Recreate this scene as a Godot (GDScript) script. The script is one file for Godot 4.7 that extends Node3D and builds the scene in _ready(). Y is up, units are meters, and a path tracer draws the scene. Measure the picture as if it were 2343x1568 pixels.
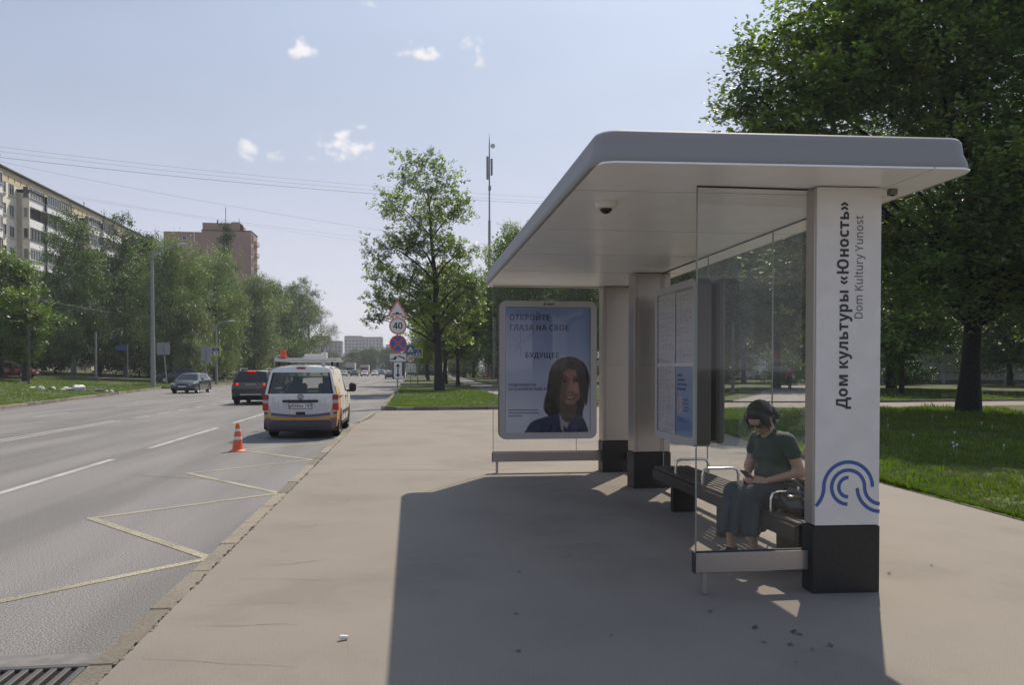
extends Node3D

class MB:
	var v := PackedVector3Array()
	var n := PackedVector3Array()
	var u := PackedVector2Array()
	func t(a: Vector3, b: Vector3, c: Vector3, ua := Vector2.ZERO, ub := Vector2.ZERO, uc := Vector2.ZERO) -> void:
		v.append(a); v.append(b); v.append(c)
		u.append(ua); u.append(ub); u.append(uc)
		n.append(Vector3.ZERO); n.append(Vector3.ZERO); n.append(Vector3.ZERO)
	func q(a: Vector3, b: Vector3, c: Vector3, d: Vector3, ua := Vector2.ZERO, ub := Vector2.ZERO, uc := Vector2.ZERO, ud := Vector2.ZERO) -> void:
		t(a, b, c, ua, ub, uc)
		t(a, c, d, ua, uc, ud)
	func tn(a: Vector3, b: Vector3, c: Vector3, na: Vector3, nb: Vector3, nc: Vector3) -> void:
		v.append(a); v.append(b); v.append(c)
		u.append(Vector2(a.x, a.z)); u.append(Vector2(b.x, b.z)); u.append(Vector2(c.x, c.z))
		n.append(na); n.append(nb); n.append(nc)

var R := RandomNumberGenerator.new()
var used := {}
var M := {}
var boxes := {}

func rf(a: float, b: float) -> float:
	return R.randf_range(a, b)

# ---------- mesh helpers ----------
func build(m: MB, angle := 40.0) -> ArrayMesh:
	var cnt := m.v.size()
	var fn := PackedVector3Array()
	fn.resize(cnt / 3)
	for i in cnt / 3:
		var w := (m.v[i * 3 + 1] - m.v[i * 3]).cross(m.v[i * 3 + 2] - m.v[i * 3])
		fn[i] = w.normalized() if w.length_squared() > 1e-16 else Vector3.UP
	var nn := m.n.duplicate()
	if angle <= 0.0:
		for i in cnt:
			if nn[i] == Vector3.ZERO:
				nn[i] = fn[i / 3]
	else:
		var lim := cos(deg_to_rad(angle))
		var at := {}
		for i in cnt:
			if m.n[i] != Vector3.ZERO:
				continue
			var k := Vector3i((m.v[i] * 5000.0).round())
			if at.has(k):
				at[k].append(i / 3)
			else:
				at[k] = [i / 3]
		for i in cnt:
			if m.n[i] != Vector3.ZERO:
				continue
			var s := Vector3.ZERO
			var me := fn[i / 3]
			for f in at[Vector3i((m.v[i] * 5000.0).round())]:
				if fn[f].dot(me) > lim:
					s += fn[f]
			nn[i] = s.normalized() if s.length_squared() > 1e-9 else me
	var vv := PackedVector3Array(); var n2 := PackedVector3Array(); var u2 := PackedVector2Array()
	vv.resize(cnt); n2.resize(cnt); u2.resize(cnt)
	for i in cnt / 3:
		for j in 3:
			var s2: int = i * 3 + [0, 2, 1][j]
			vv[i * 3 + j] = m.v[s2]; n2[i * 3 + j] = nn[s2]; u2[i * 3 + j] = m.u[s2]
	var arr := []
	arr.resize(Mesh.ARRAY_MAX)
	arr[Mesh.ARRAY_VERTEX] = vv
	arr[Mesh.ARRAY_NORMAL] = n2
	arr[Mesh.ARRAY_TEX_UV] = u2
	var am := ArrayMesh.new()
	am.add_surface_from_arrays(Mesh.PRIMITIVE_TRIANGLES, arr)
	return am

func numbered(called: String) -> String:
	if not used.has(called):
		used[called] = 0
		return called
	used[called] += 1
	return "%s_%03d" % [called, used[called]]

func meta(o: Node, label: String, cat: String, group := "") -> void:
	if label: o.set_meta("label", label)
	if cat: o.set_meta("category", cat)
	if group: o.set_meta("group", group)

func thing(called: String, label: String, cat: String, at := Vector3.ZERO, turn := 0.0, group := "") -> Node3D:
	var o := Node3D.new()
	o.name = numbered(called)
	add_child(o)
	o.position = at
	o.rotation.y = turn
	meta(o, label, cat, group)
	return o

func inst(par: Node, called: String, mesh: Mesh, mat: Material) -> MeshInstance3D:
	var o := MeshInstance3D.new()
	o.mesh = mesh
	o.material_override = mat
	if par == self:
		o.name = numbered(called)
		add_child(o)
	else:
		o.name = called
		par.add_child(o, true)
	return o

func part(par: Node, called: String, m: MB, mat: Material, angle := 40.0) -> MeshInstance3D:
	return inst(par, called, build(m, angle), mat)

func struct(called: String, m: MB, mat: Material, angle := 0.0) -> MeshInstance3D:
	var o := part(self, called, m, mat, angle)
	o.set_meta("kind", "structure")
	return o

func solo(called: String, m: MB, mat: Material, label: String, cat: String, group := "", angle := 40.0) -> MeshInstance3D:
	var o := part(self, called, m, mat, angle)
	meta(o, label, cat, group)
	return o

func copy(o: Node3D, at: Vector3, turn: float, label: String, group := "") -> Node3D:
	var base := String(o.name)
	var rx := RegEx.create_from_string("_\\d{3}$")
	base = rx.sub(base, "")
	var c: Node3D = o.duplicate()
	c.name = numbered(base)
	add_child(c)
	c.position = at
	c.rotation.y = turn
	if label: c.set_meta("label", label)
	if group: c.set_meta("group", group)
	return c

func xf(at: Vector3, rx := 0.0, ry := 0.0, rz := 0.0) -> Transform3D:
	return Transform3D(Basis.from_euler(Vector3(rx, ry, rz)), at)

func bx(m: MB, at: Vector3, size: Vector3, b := 0.0, bas := Basis()) -> void:
	var h := size * 0.5
	if b <= 0.0:
		var p := []
		for i in 8:
			p.append(at + bas * Vector3(h.x * (1 if i & 1 else -1), h.y * (1 if i & 2 else -1), h.z * (1 if i & 4 else -1)))
		for f in [[4, 5, 7, 6], [1, 0, 2, 3], [5, 1, 3, 7], [0, 4, 6, 2], [6, 7, 3, 2], [0, 1, 5, 4]]:
			m.q(p[f[0]], p[f[1]], p[f[2]], p[f[3]])
		return
	var k := h - Vector3(b, b, b)
	var P := func(i: int, ax: int) -> Vector3:
		var s := Vector3(1 if i & 1 else -1, 1 if i & 2 else -1, 1 if i & 4 else -1)
		var r := s * k
		r[ax] = s[ax] * h[ax]
		return at + bas * r
	for f in [[4, 5, 7, 6, 2], [1, 0, 2, 3, 2], [5, 1, 3, 7, 0], [0, 4, 6, 2, 0], [6, 7, 3, 2, 1], [0, 1, 5, 4, 1]]:
		m.q(P.call(f[0], f[4]), P.call(f[1], f[4]), P.call(f[2], f[4]), P.call(f[3], f[4]))
	for ax in 3:
		var o1 := (ax + 1) % 3
		var o2 := (ax + 2) % 3
		for s1 in 2:
			for s2 in 2:
				var i0: int = (s1 << o1) | (s2 << o2)
				var i1: int = i0 | (1 << ax)
				var a: Vector3 = P.call(i0, o1); var bb: Vector3 = P.call(i1, o1); var c: Vector3 = P.call(i1, o2); var d: Vector3 = P.call(i0, o2)
				if (s1 + s2) % 2 == 0:
					m.q(a, d, c, bb) if s1 == 0 else m.q(a, d, c, bb)
				else:
					m.q(a, bb, c, d)
	for i in 8:
		var a: Vector3 = P.call(i, 0); var bb: Vector3 = P.call(i, 1); var c: Vector3 = P.call(i, 2)
		var par := (i & 1) + ((i >> 1) & 1) + ((i >> 2) & 1)
		if par % 2 == 1: m.t(a, bb, c)
		else: m.t(a, c, bb)

func box(par: Node, called: String, at: Vector3, size: Vector3, mat: Material, b := 0.0, bas := Basis()) -> MeshInstance3D:
	var key := [size, b]
	if not boxes.has(key):
		var m := MB.new()
		bx(m, Vector3.ZERO, size, b)
		boxes[key] = build(m, 0.0)
	var o := inst(par, called, boxes[key], mat)
	o.transform = Transform3D(bas, at)
	return o

func tube(m: MB, pts: Array, rad: Array, seg := 8, cap := true) -> void:
	var prev: Array = []
	var prevn: Array = []
	var side := Vector3.ZERO
	for i in pts.size():
		var d: Vector3 = (pts[mini(i + 1, pts.size() - 1)] - pts[maxi(i - 1, 0)]).normalized()
		if side == Vector3.ZERO:
			side = d.cross(Vector3.UP if absf(d.y) < 0.9 else Vector3.RIGHT).normalized()
		else:
			side = (side - d * side.dot(d)).normalized()
		var up := d.cross(side)
		var ring := []; var rn := []
		for j in seg:
			var a := TAU * j / seg
			var nn := side * cos(a) + up * sin(a)
			rn.append(nn)
			ring.append(pts[i] + nn * rad[i])
		if i > 0:
			for j in seg:
				var k := (j + 1) % seg
				m.tn(prev[j], prev[k], ring[k], prevn[j], prevn[k], rn[k])
				m.tn(prev[j], ring[k], ring[j], prevn[j], rn[k], rn[j])
		if cap and (i == 0 or i == pts.size() - 1):
			for j in range(1, seg - 1):
				if i == 0: m.tn(ring[0], ring[j + 1], ring[j], -d, -d, -d)
				else: m.tn(ring[0], ring[j], ring[j + 1], d, d, d)
		prev = ring; prevn = rn

# profile of (radius, height) spun round y
func lathe(m: MB, prof: Array, seg := 16, tr := Transform3D()) -> void:
	for i in prof.size() - 1:
		for j in seg:
			var a := TAU * j / seg
			var b := TAU * (j + 1) / seg
			var p: Vector2 = prof[i]; var q: Vector2 = prof[i + 1]
			var A := tr * Vector3(p.x * cos(a), p.y, p.x * sin(a)); var B := tr * Vector3(p.x * cos(b), p.y, p.x * sin(b))
			var C := tr * Vector3(q.x * cos(b), q.y, q.x * sin(b)); var D := tr * Vector3(q.x * cos(a), q.y, q.x * sin(a))
			if p.x > 1e-6: m.t(A, C, B)
			if q.x > 1e-6: m.t(A, D, C)

# polygon (x, y) in tr's xy plane, from z = 0 to z = depth
func prism(m: MB, poly: PackedVector2Array, depth: float, tr := Transform3D(), back := true) -> void:
	var p := poly
	if Geometry2D.is_polygon_clockwise(p):
		p = p.duplicate(); p.reverse()
	var ix := Geometry2D.triangulate_polygon(p)
	for i in ix.size() / 3:
		var a := p[ix[i * 3]]; var b := p[ix[i * 3 + 1]]; var c := p[ix[i * 3 + 2]]
		if (b - a).cross(c - a) < 0.0:
			var w := b; b = c; c = w
		m.t(tr * Vector3(a.x, a.y, depth), tr * Vector3(b.x, b.y, depth), tr * Vector3(c.x, c.y, depth), a, b, c)
		if back:
			m.t(tr * Vector3(a.x, a.y, 0), tr * Vector3(c.x, c.y, 0), tr * Vector3(b.x, b.y, 0), a, c, b)
	if depth != 0.0:
		for i in p.size():
			var a := p[i]; var b := p[(i + 1) % p.size()]
			m.q(tr * Vector3(a.x, a.y, 0), tr * Vector3(b.x, b.y, 0), tr * Vector3(b.x, b.y, depth), tr * Vector3(a.x, a.y, depth))

# flat sheet on the ground: poly of (x, z)
func sheet(m: MB, pts: Array, y: float) -> void:
	var p := PackedVector2Array(pts)
	var ix := Geometry2D.triangulate_polygon(p)
	for i in ix.size() / 3:
		var a := p[ix[i * 3]]; var b := p[ix[i * 3 + 1]]; var c := p[ix[i * 3 + 2]]
		if (b - a).cross(c - a) > 0.0:
			var w := b; b = c; c = w
		m.t(Vector3(a.x, y, a.y), Vector3(b.x, y, b.y), Vector3(c.x, y, c.y))

func rrect(w: float, h: float, r: float, seg := 5) -> PackedVector2Array:
	var o := PackedVector2Array()
	for k in 4:
		var c := Vector2((w / 2 - r) * (1 if k in [0, 3] else -1), (h / 2 - r) * (1 if k < 2 else -1))
		for i in seg + 1:
			var a := PI / 2 * (k + float(i) / seg)
			o.append(c + Vector2(cos(a), sin(a)) * r)
	return o

func circ(r: float, seg := 28) -> PackedVector2Array:
	var o := PackedVector2Array()
	for i in seg: o.append(Vector2(cos(TAU * i / seg), sin(TAU * i / seg)) * r)
	return o

func text(par: Node, called: String, s: String, size: float, mat: Material, tr: Transform3D, bold := false, depth := 0.002, face := "Droid Sans") -> MeshInstance3D:
	var t := TextMesh.new()
	var f := SystemFont.new()
	f.font_names = PackedStringArray([face])
	f.font_weight = 700 if bold else 400
	t.font = f
	t.text = s
	t.font_size = 48
	t.pixel_size = size / 48.0
	t.depth = depth
	t.curve_step = 2.0
	var o := inst(par, called, t, mat)
	o.transform = tr
	return o

# ---------- materials ----------
func lin(r: float, g: float, b: float) -> Color:
	return Color(r, g, b).linear_to_srgb()

func mt(key: String, c: Color, rough := 0.7, metal := 0.0) -> StandardMaterial3D:
	if M.has(key): return M[key]
	var m := StandardMaterial3D.new()
	m.resource_name = key
	m.albedo_color = c.linear_to_srgb()
	m.roughness = rough
	m.metallic = metal
	M[key] = m
	return m

func noise(freq: float, oct := 4, type := FastNoiseLite.TYPE_SIMPLEX_SMOOTH, sd := 1) -> FastNoiseLite:
	var n := FastNoiseLite.new()
	n.noise_type = type
	n.frequency = freq
	n.fractal_octaves = oct
	n.seed = sd
	return n

func ntex(n: FastNoiseLite, cols: Array, offs: Array, size := 512) -> ImageTexture:
	var im := n.get_seamless_image(size, size, false, false, 0.15)
	var g := Gradient.new()
	g.offsets = PackedFloat32Array(offs)
	var pc := PackedColorArray()
	for c in cols: pc.append(c)
	g.colors = pc
	var lut := PackedByteArray()
	for i in 256:
		var c := g.sample(i / 255.0)
		lut.append(int(c.r * 255)); lut.append(int(c.g * 255)); lut.append(int(c.b * 255))
	im.convert(Image.FORMAT_L8)
	var src := im.get_data()
	var out := PackedByteArray()
	out.resize(size * size * 3)
	for i in size * size:
		var k := src[i] * 3
		out[i * 3] = lut[k]; out[i * 3 + 1] = lut[k + 1]; out[i * 3 + 2] = lut[k + 2]
	return ImageTexture.create_from_image(Image.create_from_data(size, size, false, Image.FORMAT_RGB8, out))

func g3(v: float) -> Color:
	return lin(v, v, v)

# world-triplanar surface: fine grain times broad patches, with relief
func surf(key: String, fine: Texture2D, fs: float, broad: Texture2D, bs: float, rough: float, relief := 0.0, rtex: Texture2D = null, world := true) -> StandardMaterial3D:
	var m := StandardMaterial3D.new()
	m.resource_name = key
	m.albedo_texture = fine
	m.roughness = rough
	m.uv1_triplanar = true
	m.uv1_world_triplanar = world
	m.uv1_scale = Vector3(fs, fs, fs)
	if broad:
		m.detail_enabled = true
		m.detail_albedo = broad
		m.detail_blend_mode = BaseMaterial3D.BLEND_MODE_MUL
		m.detail_uv_layer = BaseMaterial3D.DETAIL_UV_2
		m.uv2_triplanar = true
		m.uv2_world_triplanar = world
		m.uv2_scale = Vector3(bs, bs, bs)
	if relief > 0.0:
		m.heightmap_enabled = true
		m.heightmap_scale = relief
		m.heightmap_texture = rtex if rtex else fine
	M[key] = m
	return m

func glass(key: String, c: Color, a: float) -> StandardMaterial3D:
	var m := mt(key, c, 0.03)
	m.transparency = BaseMaterial3D.TRANSPARENCY_ALPHA
	m.albedo_color.a = a
	m.metallic_specular = 0.5
	return m

func _ready() -> void:
	R.seed = 20240611
	camera_and_light()
	textures()
	ground()
	shelter()
	street_things()
	vehicles()
	people()
	buildings()
	trees()
	grasses()

const EXPO := 1.0

func camera_and_light() -> void:
	var cam := Camera3D.new()
	cam.name = "camera"
	add_child(cam)
	cam.position = Vector3(0, 1.6, 0)
	cam.rotation = Vector3(deg_to_rad(-1.02), deg_to_rad(-7.3), 0)
	cam.projection = Camera3D.PROJECTION_FRUSTUM
	cam.near = 0.1
	cam.far = 4000.0
	cam.size = 0.1 * 1568.0 / 1800.0
	cam.frustum_offset = Vector2(0, 0.1 * 94.0 / 1800.0)
	cam.current = true
	var we := WorldEnvironment.new()
	we.name = "world_environment"
	var e := Environment.new()
	e.background_mode = Environment.BG_SKY
	e.tonemap_mode = Environment.TONE_MAPPER_LINEAR
	e.tonemap_exposure = EXPO
	var sk := Sky.new()
	var pm := PanoramaSkyMaterial.new()
	pm.panorama = sky_image()
	pm.energy_multiplier = 1.0
	sk.sky_material = pm
	e.sky = sk
	e.fog_enabled = true
	e.fog_density = 0.0005
	e.fog_light_color = lin(0.85, 0.88, 0.95)
	e.sdfgi_enabled = true
	e.ssao_enabled = true
	e.ssil_enabled = true
	we.environment = e
	add_child(we)
	var sun := DirectionalLight3D.new()
	sun.name = "sun"
	sun.light_energy = 1.55
	sun.light_color = Color(1.0, 0.95, 0.87)
	sun.light_angular_distance = 0.5
	sun.shadow_enabled = true
	add_child(sun)
	sun.look_at_from_position(Vector3(0.42, 1.0, -0.70) * 100.0, Vector3.ZERO)

func sky_image() -> ImageTexture:
	var w := 512; var h := 256
	var im := Image.create(w + 8, h, false, Image.FORMAT_RGBF)
	var sd := Vector3(0.42, 1.0, -0.70).normalized()
	var hn := noise(0.05, 4, FastNoiseLite.TYPE_SIMPLEX_SMOOTH, 15)
	for y in h:
		var el := PI / 2 - PI * (y + 0.5) / h
		for x in w + 8:
			var az := (x - 3.5) / w * TAU
			var d := Vector3(sin(az) * cos(el), sin(el), -cos(az) * cos(el))
			var g := rad_to_deg(d.angle_to(sd))
			var glow := exp(-g / 24.0)
			var hz := exp(-maxf(el, 0.0) / 0.2)
			var c := Vector3(0.13, 0.21, 0.37).lerp(Vector3(0.25, 0.37, 0.58), exp(-maxf(el, 0.0) / 0.5))
			c = c.lerp(Vector3(0.9, 0.835, 0.85), hz * 0.95)
			c += Vector3(1.3, 1.34, 1.4) * glow
			c *= 1.0 + 0.035 * hn.get_noise_3d(d.x * 60.0, d.y * 260.0, d.z * 60.0)
			if el < 0.0:
				c = c.lerp(Vector3(0.24, 0.23, 0.21), clampf(-el / 0.05, 0.0, 1.0))
			im.set_pixel(x, y, Color(c.x, c.y, c.z))
	im.resize(3120, 1536, Image.INTERPOLATE_CUBIC)
	im = im.get_region(Rect2i(24, 0, 3072, 1536))
	var n := noise(0.055, 5)
	var n2 := noise(0.02, 3, FastNoiseLite.TYPE_SIMPLEX_SMOOTH, 9)
	# azimuth right of the road, elevation, width and height in degrees, density
	var cl := [[-7.57, 21.2, 2.0, 1.2, 1.0], [0.71, 21.6, 3.0, 0.95, 0.95], [4.41, 22.2, 1.6, 1.0, 0.9], [4.98, 21.2, 1.5, 0.75, 0.55], [-11.09, 14.78, 1.5, 1.5, 0.8], [-9.36, 14.5, 1.6, 0.6, 0.45], [-4.61, 15.3, 3.7, 1.5, 1.1], [-4.76, 16.1, 1.7, 0.75, 0.9], [-2.81, 24.4, 0.9, 0.4, 0.5], [-7.0, 14.6, 1.0, 0.4, 0.4], [-3.6, 16.8, 0.7, 0.3, 0.6],
		[-40.0, 18.0, 7.0, 2.5, 0.9], [38.0, 30.0, 6.0, 2.2, 0.8], [-70.0, 24.0, 9.0, 3.0, 0.9], [110.0, 20.0, 8.0, 2.6, 0.9], [170.0, 17.0, 9.0, 3.0, 0.9], [-130.0, 26.0, 8.0, 3.0, 0.8]]
	var ppd := 3072.0 / 360.0
	for c in cl:
		var cx: float = fposmod(c[0], 360.0) * ppd
		var cy: float = (90.0 - c[1]) * ppd
		var rx: float = c[2] * 0.55 * ppd
		var ry: float = c[3] * 0.55 * ppd
		for y in range(int(cy - ry * 1.5), int(cy + ry * 1.5) + 1):
			for x in range(int(cx - rx * 1.5), int(cx + rx * 1.5) + 1):
				var u := (x - cx) / rx
				var v := (y - cy) / ry
				v = v * 0.8 if v < 0.0 else v * 1.25
				var f := 1.0 - sqrt(u * u + v * v)
				f += n.get_noise_2d(x * 1.9, y * 2.6) * 0.95 + n2.get_noise_2d(x, y * 1.5) * 0.35
				var a := smoothstep(0.05, 0.95, f) * float(c[4])
				if a > 0.0:
					var lo := clampf(v * 0.5 + 0.3, 0.0, 1.0)
					var px := posmod(x, 3072)
					im.set_pixel(px, y, im.get_pixel(px, y).lerp(Color(1.0 - 0.1 * lo, 0.98 - 0.12 * lo, 0.99 - 0.1 * lo), minf(a, 0.95)))
	return ImageTexture.create_from_image(im)

func textures() -> void:
	var broad := ntex(noise(0.008, 5), [g3(0.72), g3(0.88), g3(1.0)], [0.25, 0.5, 0.8])
	var streak := noise(0.009, 7, FastNoiseLite.TYPE_SIMPLEX_SMOOTH, 4)
	streak.fractal_gain = 0.62
	var grain := ntex(noise(0.15, 3, FastNoiseLite.TYPE_SIMPLEX, 2), [lin(0.085, 0.081, 0.079), lin(0.192, 0.184, 0.18), lin(0.222, 0.212, 0.208), lin(0.32, 0.306, 0.298)], [0.3, 0.42, 0.6, 0.74])
	surf("asphalt", grain, 0.75, broad, 0.06, 0.85, 0.35)
	M.asphalt.uv2_scale = Vector3(0.19, 0.1, 0.018)
	var grain2 := ntex(noise(0.25, 4, FastNoiseLite.TYPE_SIMPLEX, 3), [lin(0.18, 0.156, 0.132), lin(0.234, 0.204, 0.174), lin(0.275, 0.242, 0.209)], [0.25, 0.5, 0.8])
	var worn := ntex(streak, [g3(0.82), g3(0.94), g3(1.0)], [0.22, 0.45, 0.75])
	surf("pavement", grain2, 0.8, worn, 0.09, 0.88, 0.25)
	surf("path", ntex(noise(0.2, 4, FastNoiseLite.TYPE_SIMPLEX, 8), [lin(0.2, 0.18, 0.165), lin(0.26, 0.235, 0.215), lin(0.31, 0.285, 0.26)], [0.25, 0.5, 0.8]), 0.5, worn, 0.07, 0.9)
	var kg := ntex(noise(0.12, 4, FastNoiseLite.TYPE_SIMPLEX, 5), [lin(0.2, 0.172, 0.138), lin(0.26, 0.224, 0.18), lin(0.3, 0.262, 0.212)], [0.2, 0.5, 0.8], 256)
	for k in 3:
		var s: float = [0.92, 1.0, 0.82][k]
		var m := surf("kerb%d" % k, kg, 0.9, worn, 0.23 + 0.05 * k, 0.9, 0.3)
		m.albedo_color = Color(s, s, s)
	var gg := ntex(noise(0.14, 5, FastNoiseLite.TYPE_SIMPLEX, 6), [lin(0.03, 0.04, 0.01), lin(0.065, 0.085, 0.02), lin(0.095, 0.115, 0.028), lin(0.15, 0.145, 0.055)], [0.2, 0.42, 0.62, 0.88])
	var gb := ntex(noise(0.013, 5, FastNoiseLite.TYPE_SIMPLEX_SMOOTH, 7), [lin(0.62, 0.7, 0.6), lin(0.9, 0.9, 0.9), lin(1.0, 0.94, 0.8)], [0.25, 0.5, 0.8])
	surf("grass", gg, 0.35, gb, 0.05, 0.95, 3.0)
	surf("soil", ntex(noise(0.1, 5), [lin(0.05, 0.05, 0.03), lin(0.1, 0.1, 0.05)], [0.3, 0.7], 256), 0.1, gb, 0.02, 1.0)
	var pa := ntex(noise(0.1, 4, FastNoiseLite.TYPE_SIMPLEX, 11), [lin(0.21, 0.195, 0.16), lin(0.35, 0.32, 0.215), lin(0.4, 0.368, 0.25)], [0.32, 0.46, 0.7], 256)
	surf("yellow_paint", pa, 1.1, broad, 0.3, 0.7)
	surf("white_paint", ntex(noise(0.1, 4, FastNoiseLite.TYPE_SIMPLEX, 12), [lin(0.28, 0.265, 0.255), lin(0.43, 0.415, 0.4), lin(0.47, 0.455, 0.44)], [0.2, 0.42, 0.7], 256), 1.1, broad, 0.3, 0.7)
	M["grain"] = grain
	M["worn"] = worn

func line_at(pts: Array, z: float) -> float:   # pts: Vector2(z, x), z falling
	for i in pts.size() - 1:
		if z <= pts[i].x and z >= pts[i + 1].x:
			return lerpf(pts[i].y, pts[i + 1].y, (z - pts[i].x) / (pts[i + 1].x - pts[i].x))
	return pts[0].y if z > pts[0].x else pts[-1].y

const LK := [Vector2(20, -15.6), Vector2(-20, -16.2), Vector2(-35.7, -17.2), Vector2(-47, -18.6), Vector2(-60, -20.2), Vector2(-73, -21.9), Vector2(-75, -19.4), Vector2(-117, -20.5), Vector2(-150, -21.0), Vector2(-600, -21.0)]

func kl(z: float) -> float:
	return line_at(LK, z)

func gh(x: float, z: float) -> float:   # height of the ground left of the road
	var d := maxf(kl(z) - x, 0.0)
	return minf(0.02 + 0.068 * d, 1.5)

func stripe(m: MB, a: Vector2, b: Vector2, w: float, y: float) -> void:
	var d := (b - a).normalized() * 0.5 * w
	var s := Vector2(-d.y, d.x)
	sheet(m, [a - s, b - s, b + s, a + s], y)

func crack(m: MB, a: Vector2, b: Vector2, w: float, y: float, wob: float, fork := 0.0) -> void:
	var n := maxi(4, int(a.distance_to(b) / 0.06))
	var pts := []
	var off := 0.0
	var s := (b - a).normalized().orthogonal()
	for i in n + 1:
		off = off * 0.86 + rf(-1, 1) * wob
		pts.append(a.lerp(b, float(i) / n) + s * off)
	for i in n:
		var k0 := w * sin(PI * clampf((i + 0.4) / (n + 0.8), 0, 1)) * rf(0.6, 1.3)
		stripe(m, pts[i], pts[i + 1], maxf(k0, 0.002), y)
		if fork > 0.0 and R.randf() < 0.05:
			crack(m, pts[i], pts[i] + (b - a).normalized().rotated(rf(-1.2, 1.2)) * fork, w * 0.6, y, wob, 0.0)

func ground() -> void:
	var m := MB.new()
	sheet(m, [Vector2(-900, 150), Vector2(900, 150), Vector2(900, -1200), Vector2(-900, -1200)], -0.2)
	struct("terrain", m, M.soil)
	m = MB.new()
	var left := []; var right := []
	for z in [20, -20, -35.7, -47, -60, -73, -75, -117, -150, -600]:
		left.append(Vector2(kl(z) - 0.1, z))
	sheet(m, left + [Vector2(-1.0, -600), Vector2(-0.9, -33), Vector2(-1.2, -30), Vector2(-1.3, -26), Vector2(-1.7, -24), Vector2(-1.7, 20)], -0.1)
	struct("road", m, M.asphalt)
	# smooth patch of asphalt round the drain, and the tar seam across the road
	m = MB.new()
	sheet(m, [Vector2(-4.6, -5.02), Vector2(-3.4, -5.1), Vector2(-2.5, -4.98), Vector2(-1.74, -4.95), Vector2(-1.74, -2.5), Vector2(-4.6, -2.5)], -0.096)
	var pt := surf("asphalt_patch", ntex(noise(0.05, 4, FastNoiseLite.TYPE_SIMPLEX, 21), [lin(0.15, 0.143, 0.139), lin(0.19, 0.18, 0.176)], [0.3, 0.7], 256), 0.4, M.worn, 0.5, 0.8)
	struct("asphalt_patch", m, pt)
	# pavement of the stop and the side road that leaves behind it
	m = MB.new()
	sheet(m, [Vector2(-1.585, 15), Vector2(5.8, 15), Vector2(6.45, -7.6), Vector2(6.6, -10.3), Vector2(7.2, -15), Vector2(7.98, -19.8), Vector2(9.4, -27), Vector2(12.4, -31), Vector2(19.6, -30.8), Vector2(27.8, -32.4), Vector2(75, -40), Vector2(75, -45), Vector2(31.1, -36.5), Vector2(22.6, -35.6), Vector2(14.8, -36.6), Vector2(8.2, -34.6), Vector2(8.2, -33), Vector2(5.0, -33), Vector2(5.0, -31.6), Vector2(-1.2, -30.9), Vector2(-1.35, -26), Vector2(-1.585, -23.6)], 0.0)
	var pav := struct("pavement", m, M.pavement)
	var tar := mt("tar", Color(0.035, 0.032, 0.03), 0.9)
	var cr := mt("crack_dirt", Color(0.135, 0.112, 0.09), 0.95)
	var gum := MB.new()
	for k in 70:
		var gp := Vector2(rf(-1.3, 5.5), rf(-22, -3.8))
		var gr := rf(0.008, 0.022)
		var gs := []
		for j in 7: gs.append(gp + Vector2(cos(TAU * j / 7), sin(TAU * j / 7)) * gr * rf(0.7, 1.2))
		sheet(gum, gs, 0.003)
	m = MB.new()
	crack(m, Vector2(-1.5, -12.85), Vector2(1.9, -12.35), 0.016, 0.004, 0.012)
	crack(m, Vector2(-1.45, -25.6), Vector2(0.3, -25.2), 0.05, 0.004, 0.02)
	for z in [-5.0, -5.5, -6.1, -6.6, -8.2, -4.5]:
		crack(m, Vector2(-1.45 + rf(-0.05, 0.3), z + rf(-0.1, 0.1)), Vector2(-0.6 + rf(-0.3, 0.45), z + rf(-0.15, 0.25)), rf(0.003, 0.006), 0.004, 0.009)
	crack(m, Vector2(1.0, -28.5), Vector2(6.5, -26.5), 0.05, 0.004, 0.02)
	part(pav, "crack", m, cr, 0.0)
	part(pav, "gum_spot", gum, mt("gum", Color(0.115, 0.1, 0.088), 0.9), 0.0).set_meta("kind", "stuff")
	# joint dirt between kerb and pavement
	m = MB.new()
	for k in 240:
		var z := rf(-19, -3.6)
		var s := rf(0.006, 0.02)
		bx(m, Vector3(-1.59 + rf(-0.01, 0.012), -0.006 + rf(0, 0.006), z), Vector3(s, s * 0.7, s * 1.4), 0.0, Basis(Vector3.UP, rf(0, 3)))
	part(pav, "joint_grit", m, cr, 0.0).set_meta("kind", "stuff")
	m = MB.new()
	crack(m, Vector2(-16, -27.6), Vector2(-1.8, -29.2), 0.04, -0.092, 0.05)
	crack(m, Vector2(-2.2, -12.2), Vector2(-5.0, -13.6), 0.012, -0.092, 0.03)
	crack(m, Vector2(-14, -95), Vector2(-1.2, -90), 0.2, -0.092, 0.1)
	crack(m, Vector2(-16, -128), Vector2(-1.2, -124), 0.3, -0.092, 0.1)
	struct("road_seam", m, tar)
	# kerb of the stop: stones set flush with the pavement
	var kerb := Node3D.new()
	kerb.name = "kerb"; add_child(kerb); kerb.set_meta("kind", "structure")
	for i in 28:
		var z := 3.0 - i * 1.0
		box(kerb, "kerb_stone", Vector3(-1.675 + rf(-0.006, 0.006), -0.1 + rf(-0.005, 0.004), z), Vector3(0.15, 0.2, 0.992), M["kerb%d" % (R.randi() % 3)], 0.012, Basis(Vector3.UP, rf(-0.008, 0.008)))
	for i in 5:
		box(kerb, "kerb_stone", Vector3(-1.60 + i * 0.045, -0.1, -25.0 - i), Vector3(0.15, 0.2, 0.992), M["kerb%d" % (R.randi() % 3)], 0.012, Basis(Vector3.UP, -0.05))
	# left kerb
	var k2 := Node3D.new()
	k2.name = "kerb_001"; used["kerb"] = 1; add_child(k2); k2.set_meta("kind", "structure")
	var z2 := -22.0
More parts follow.
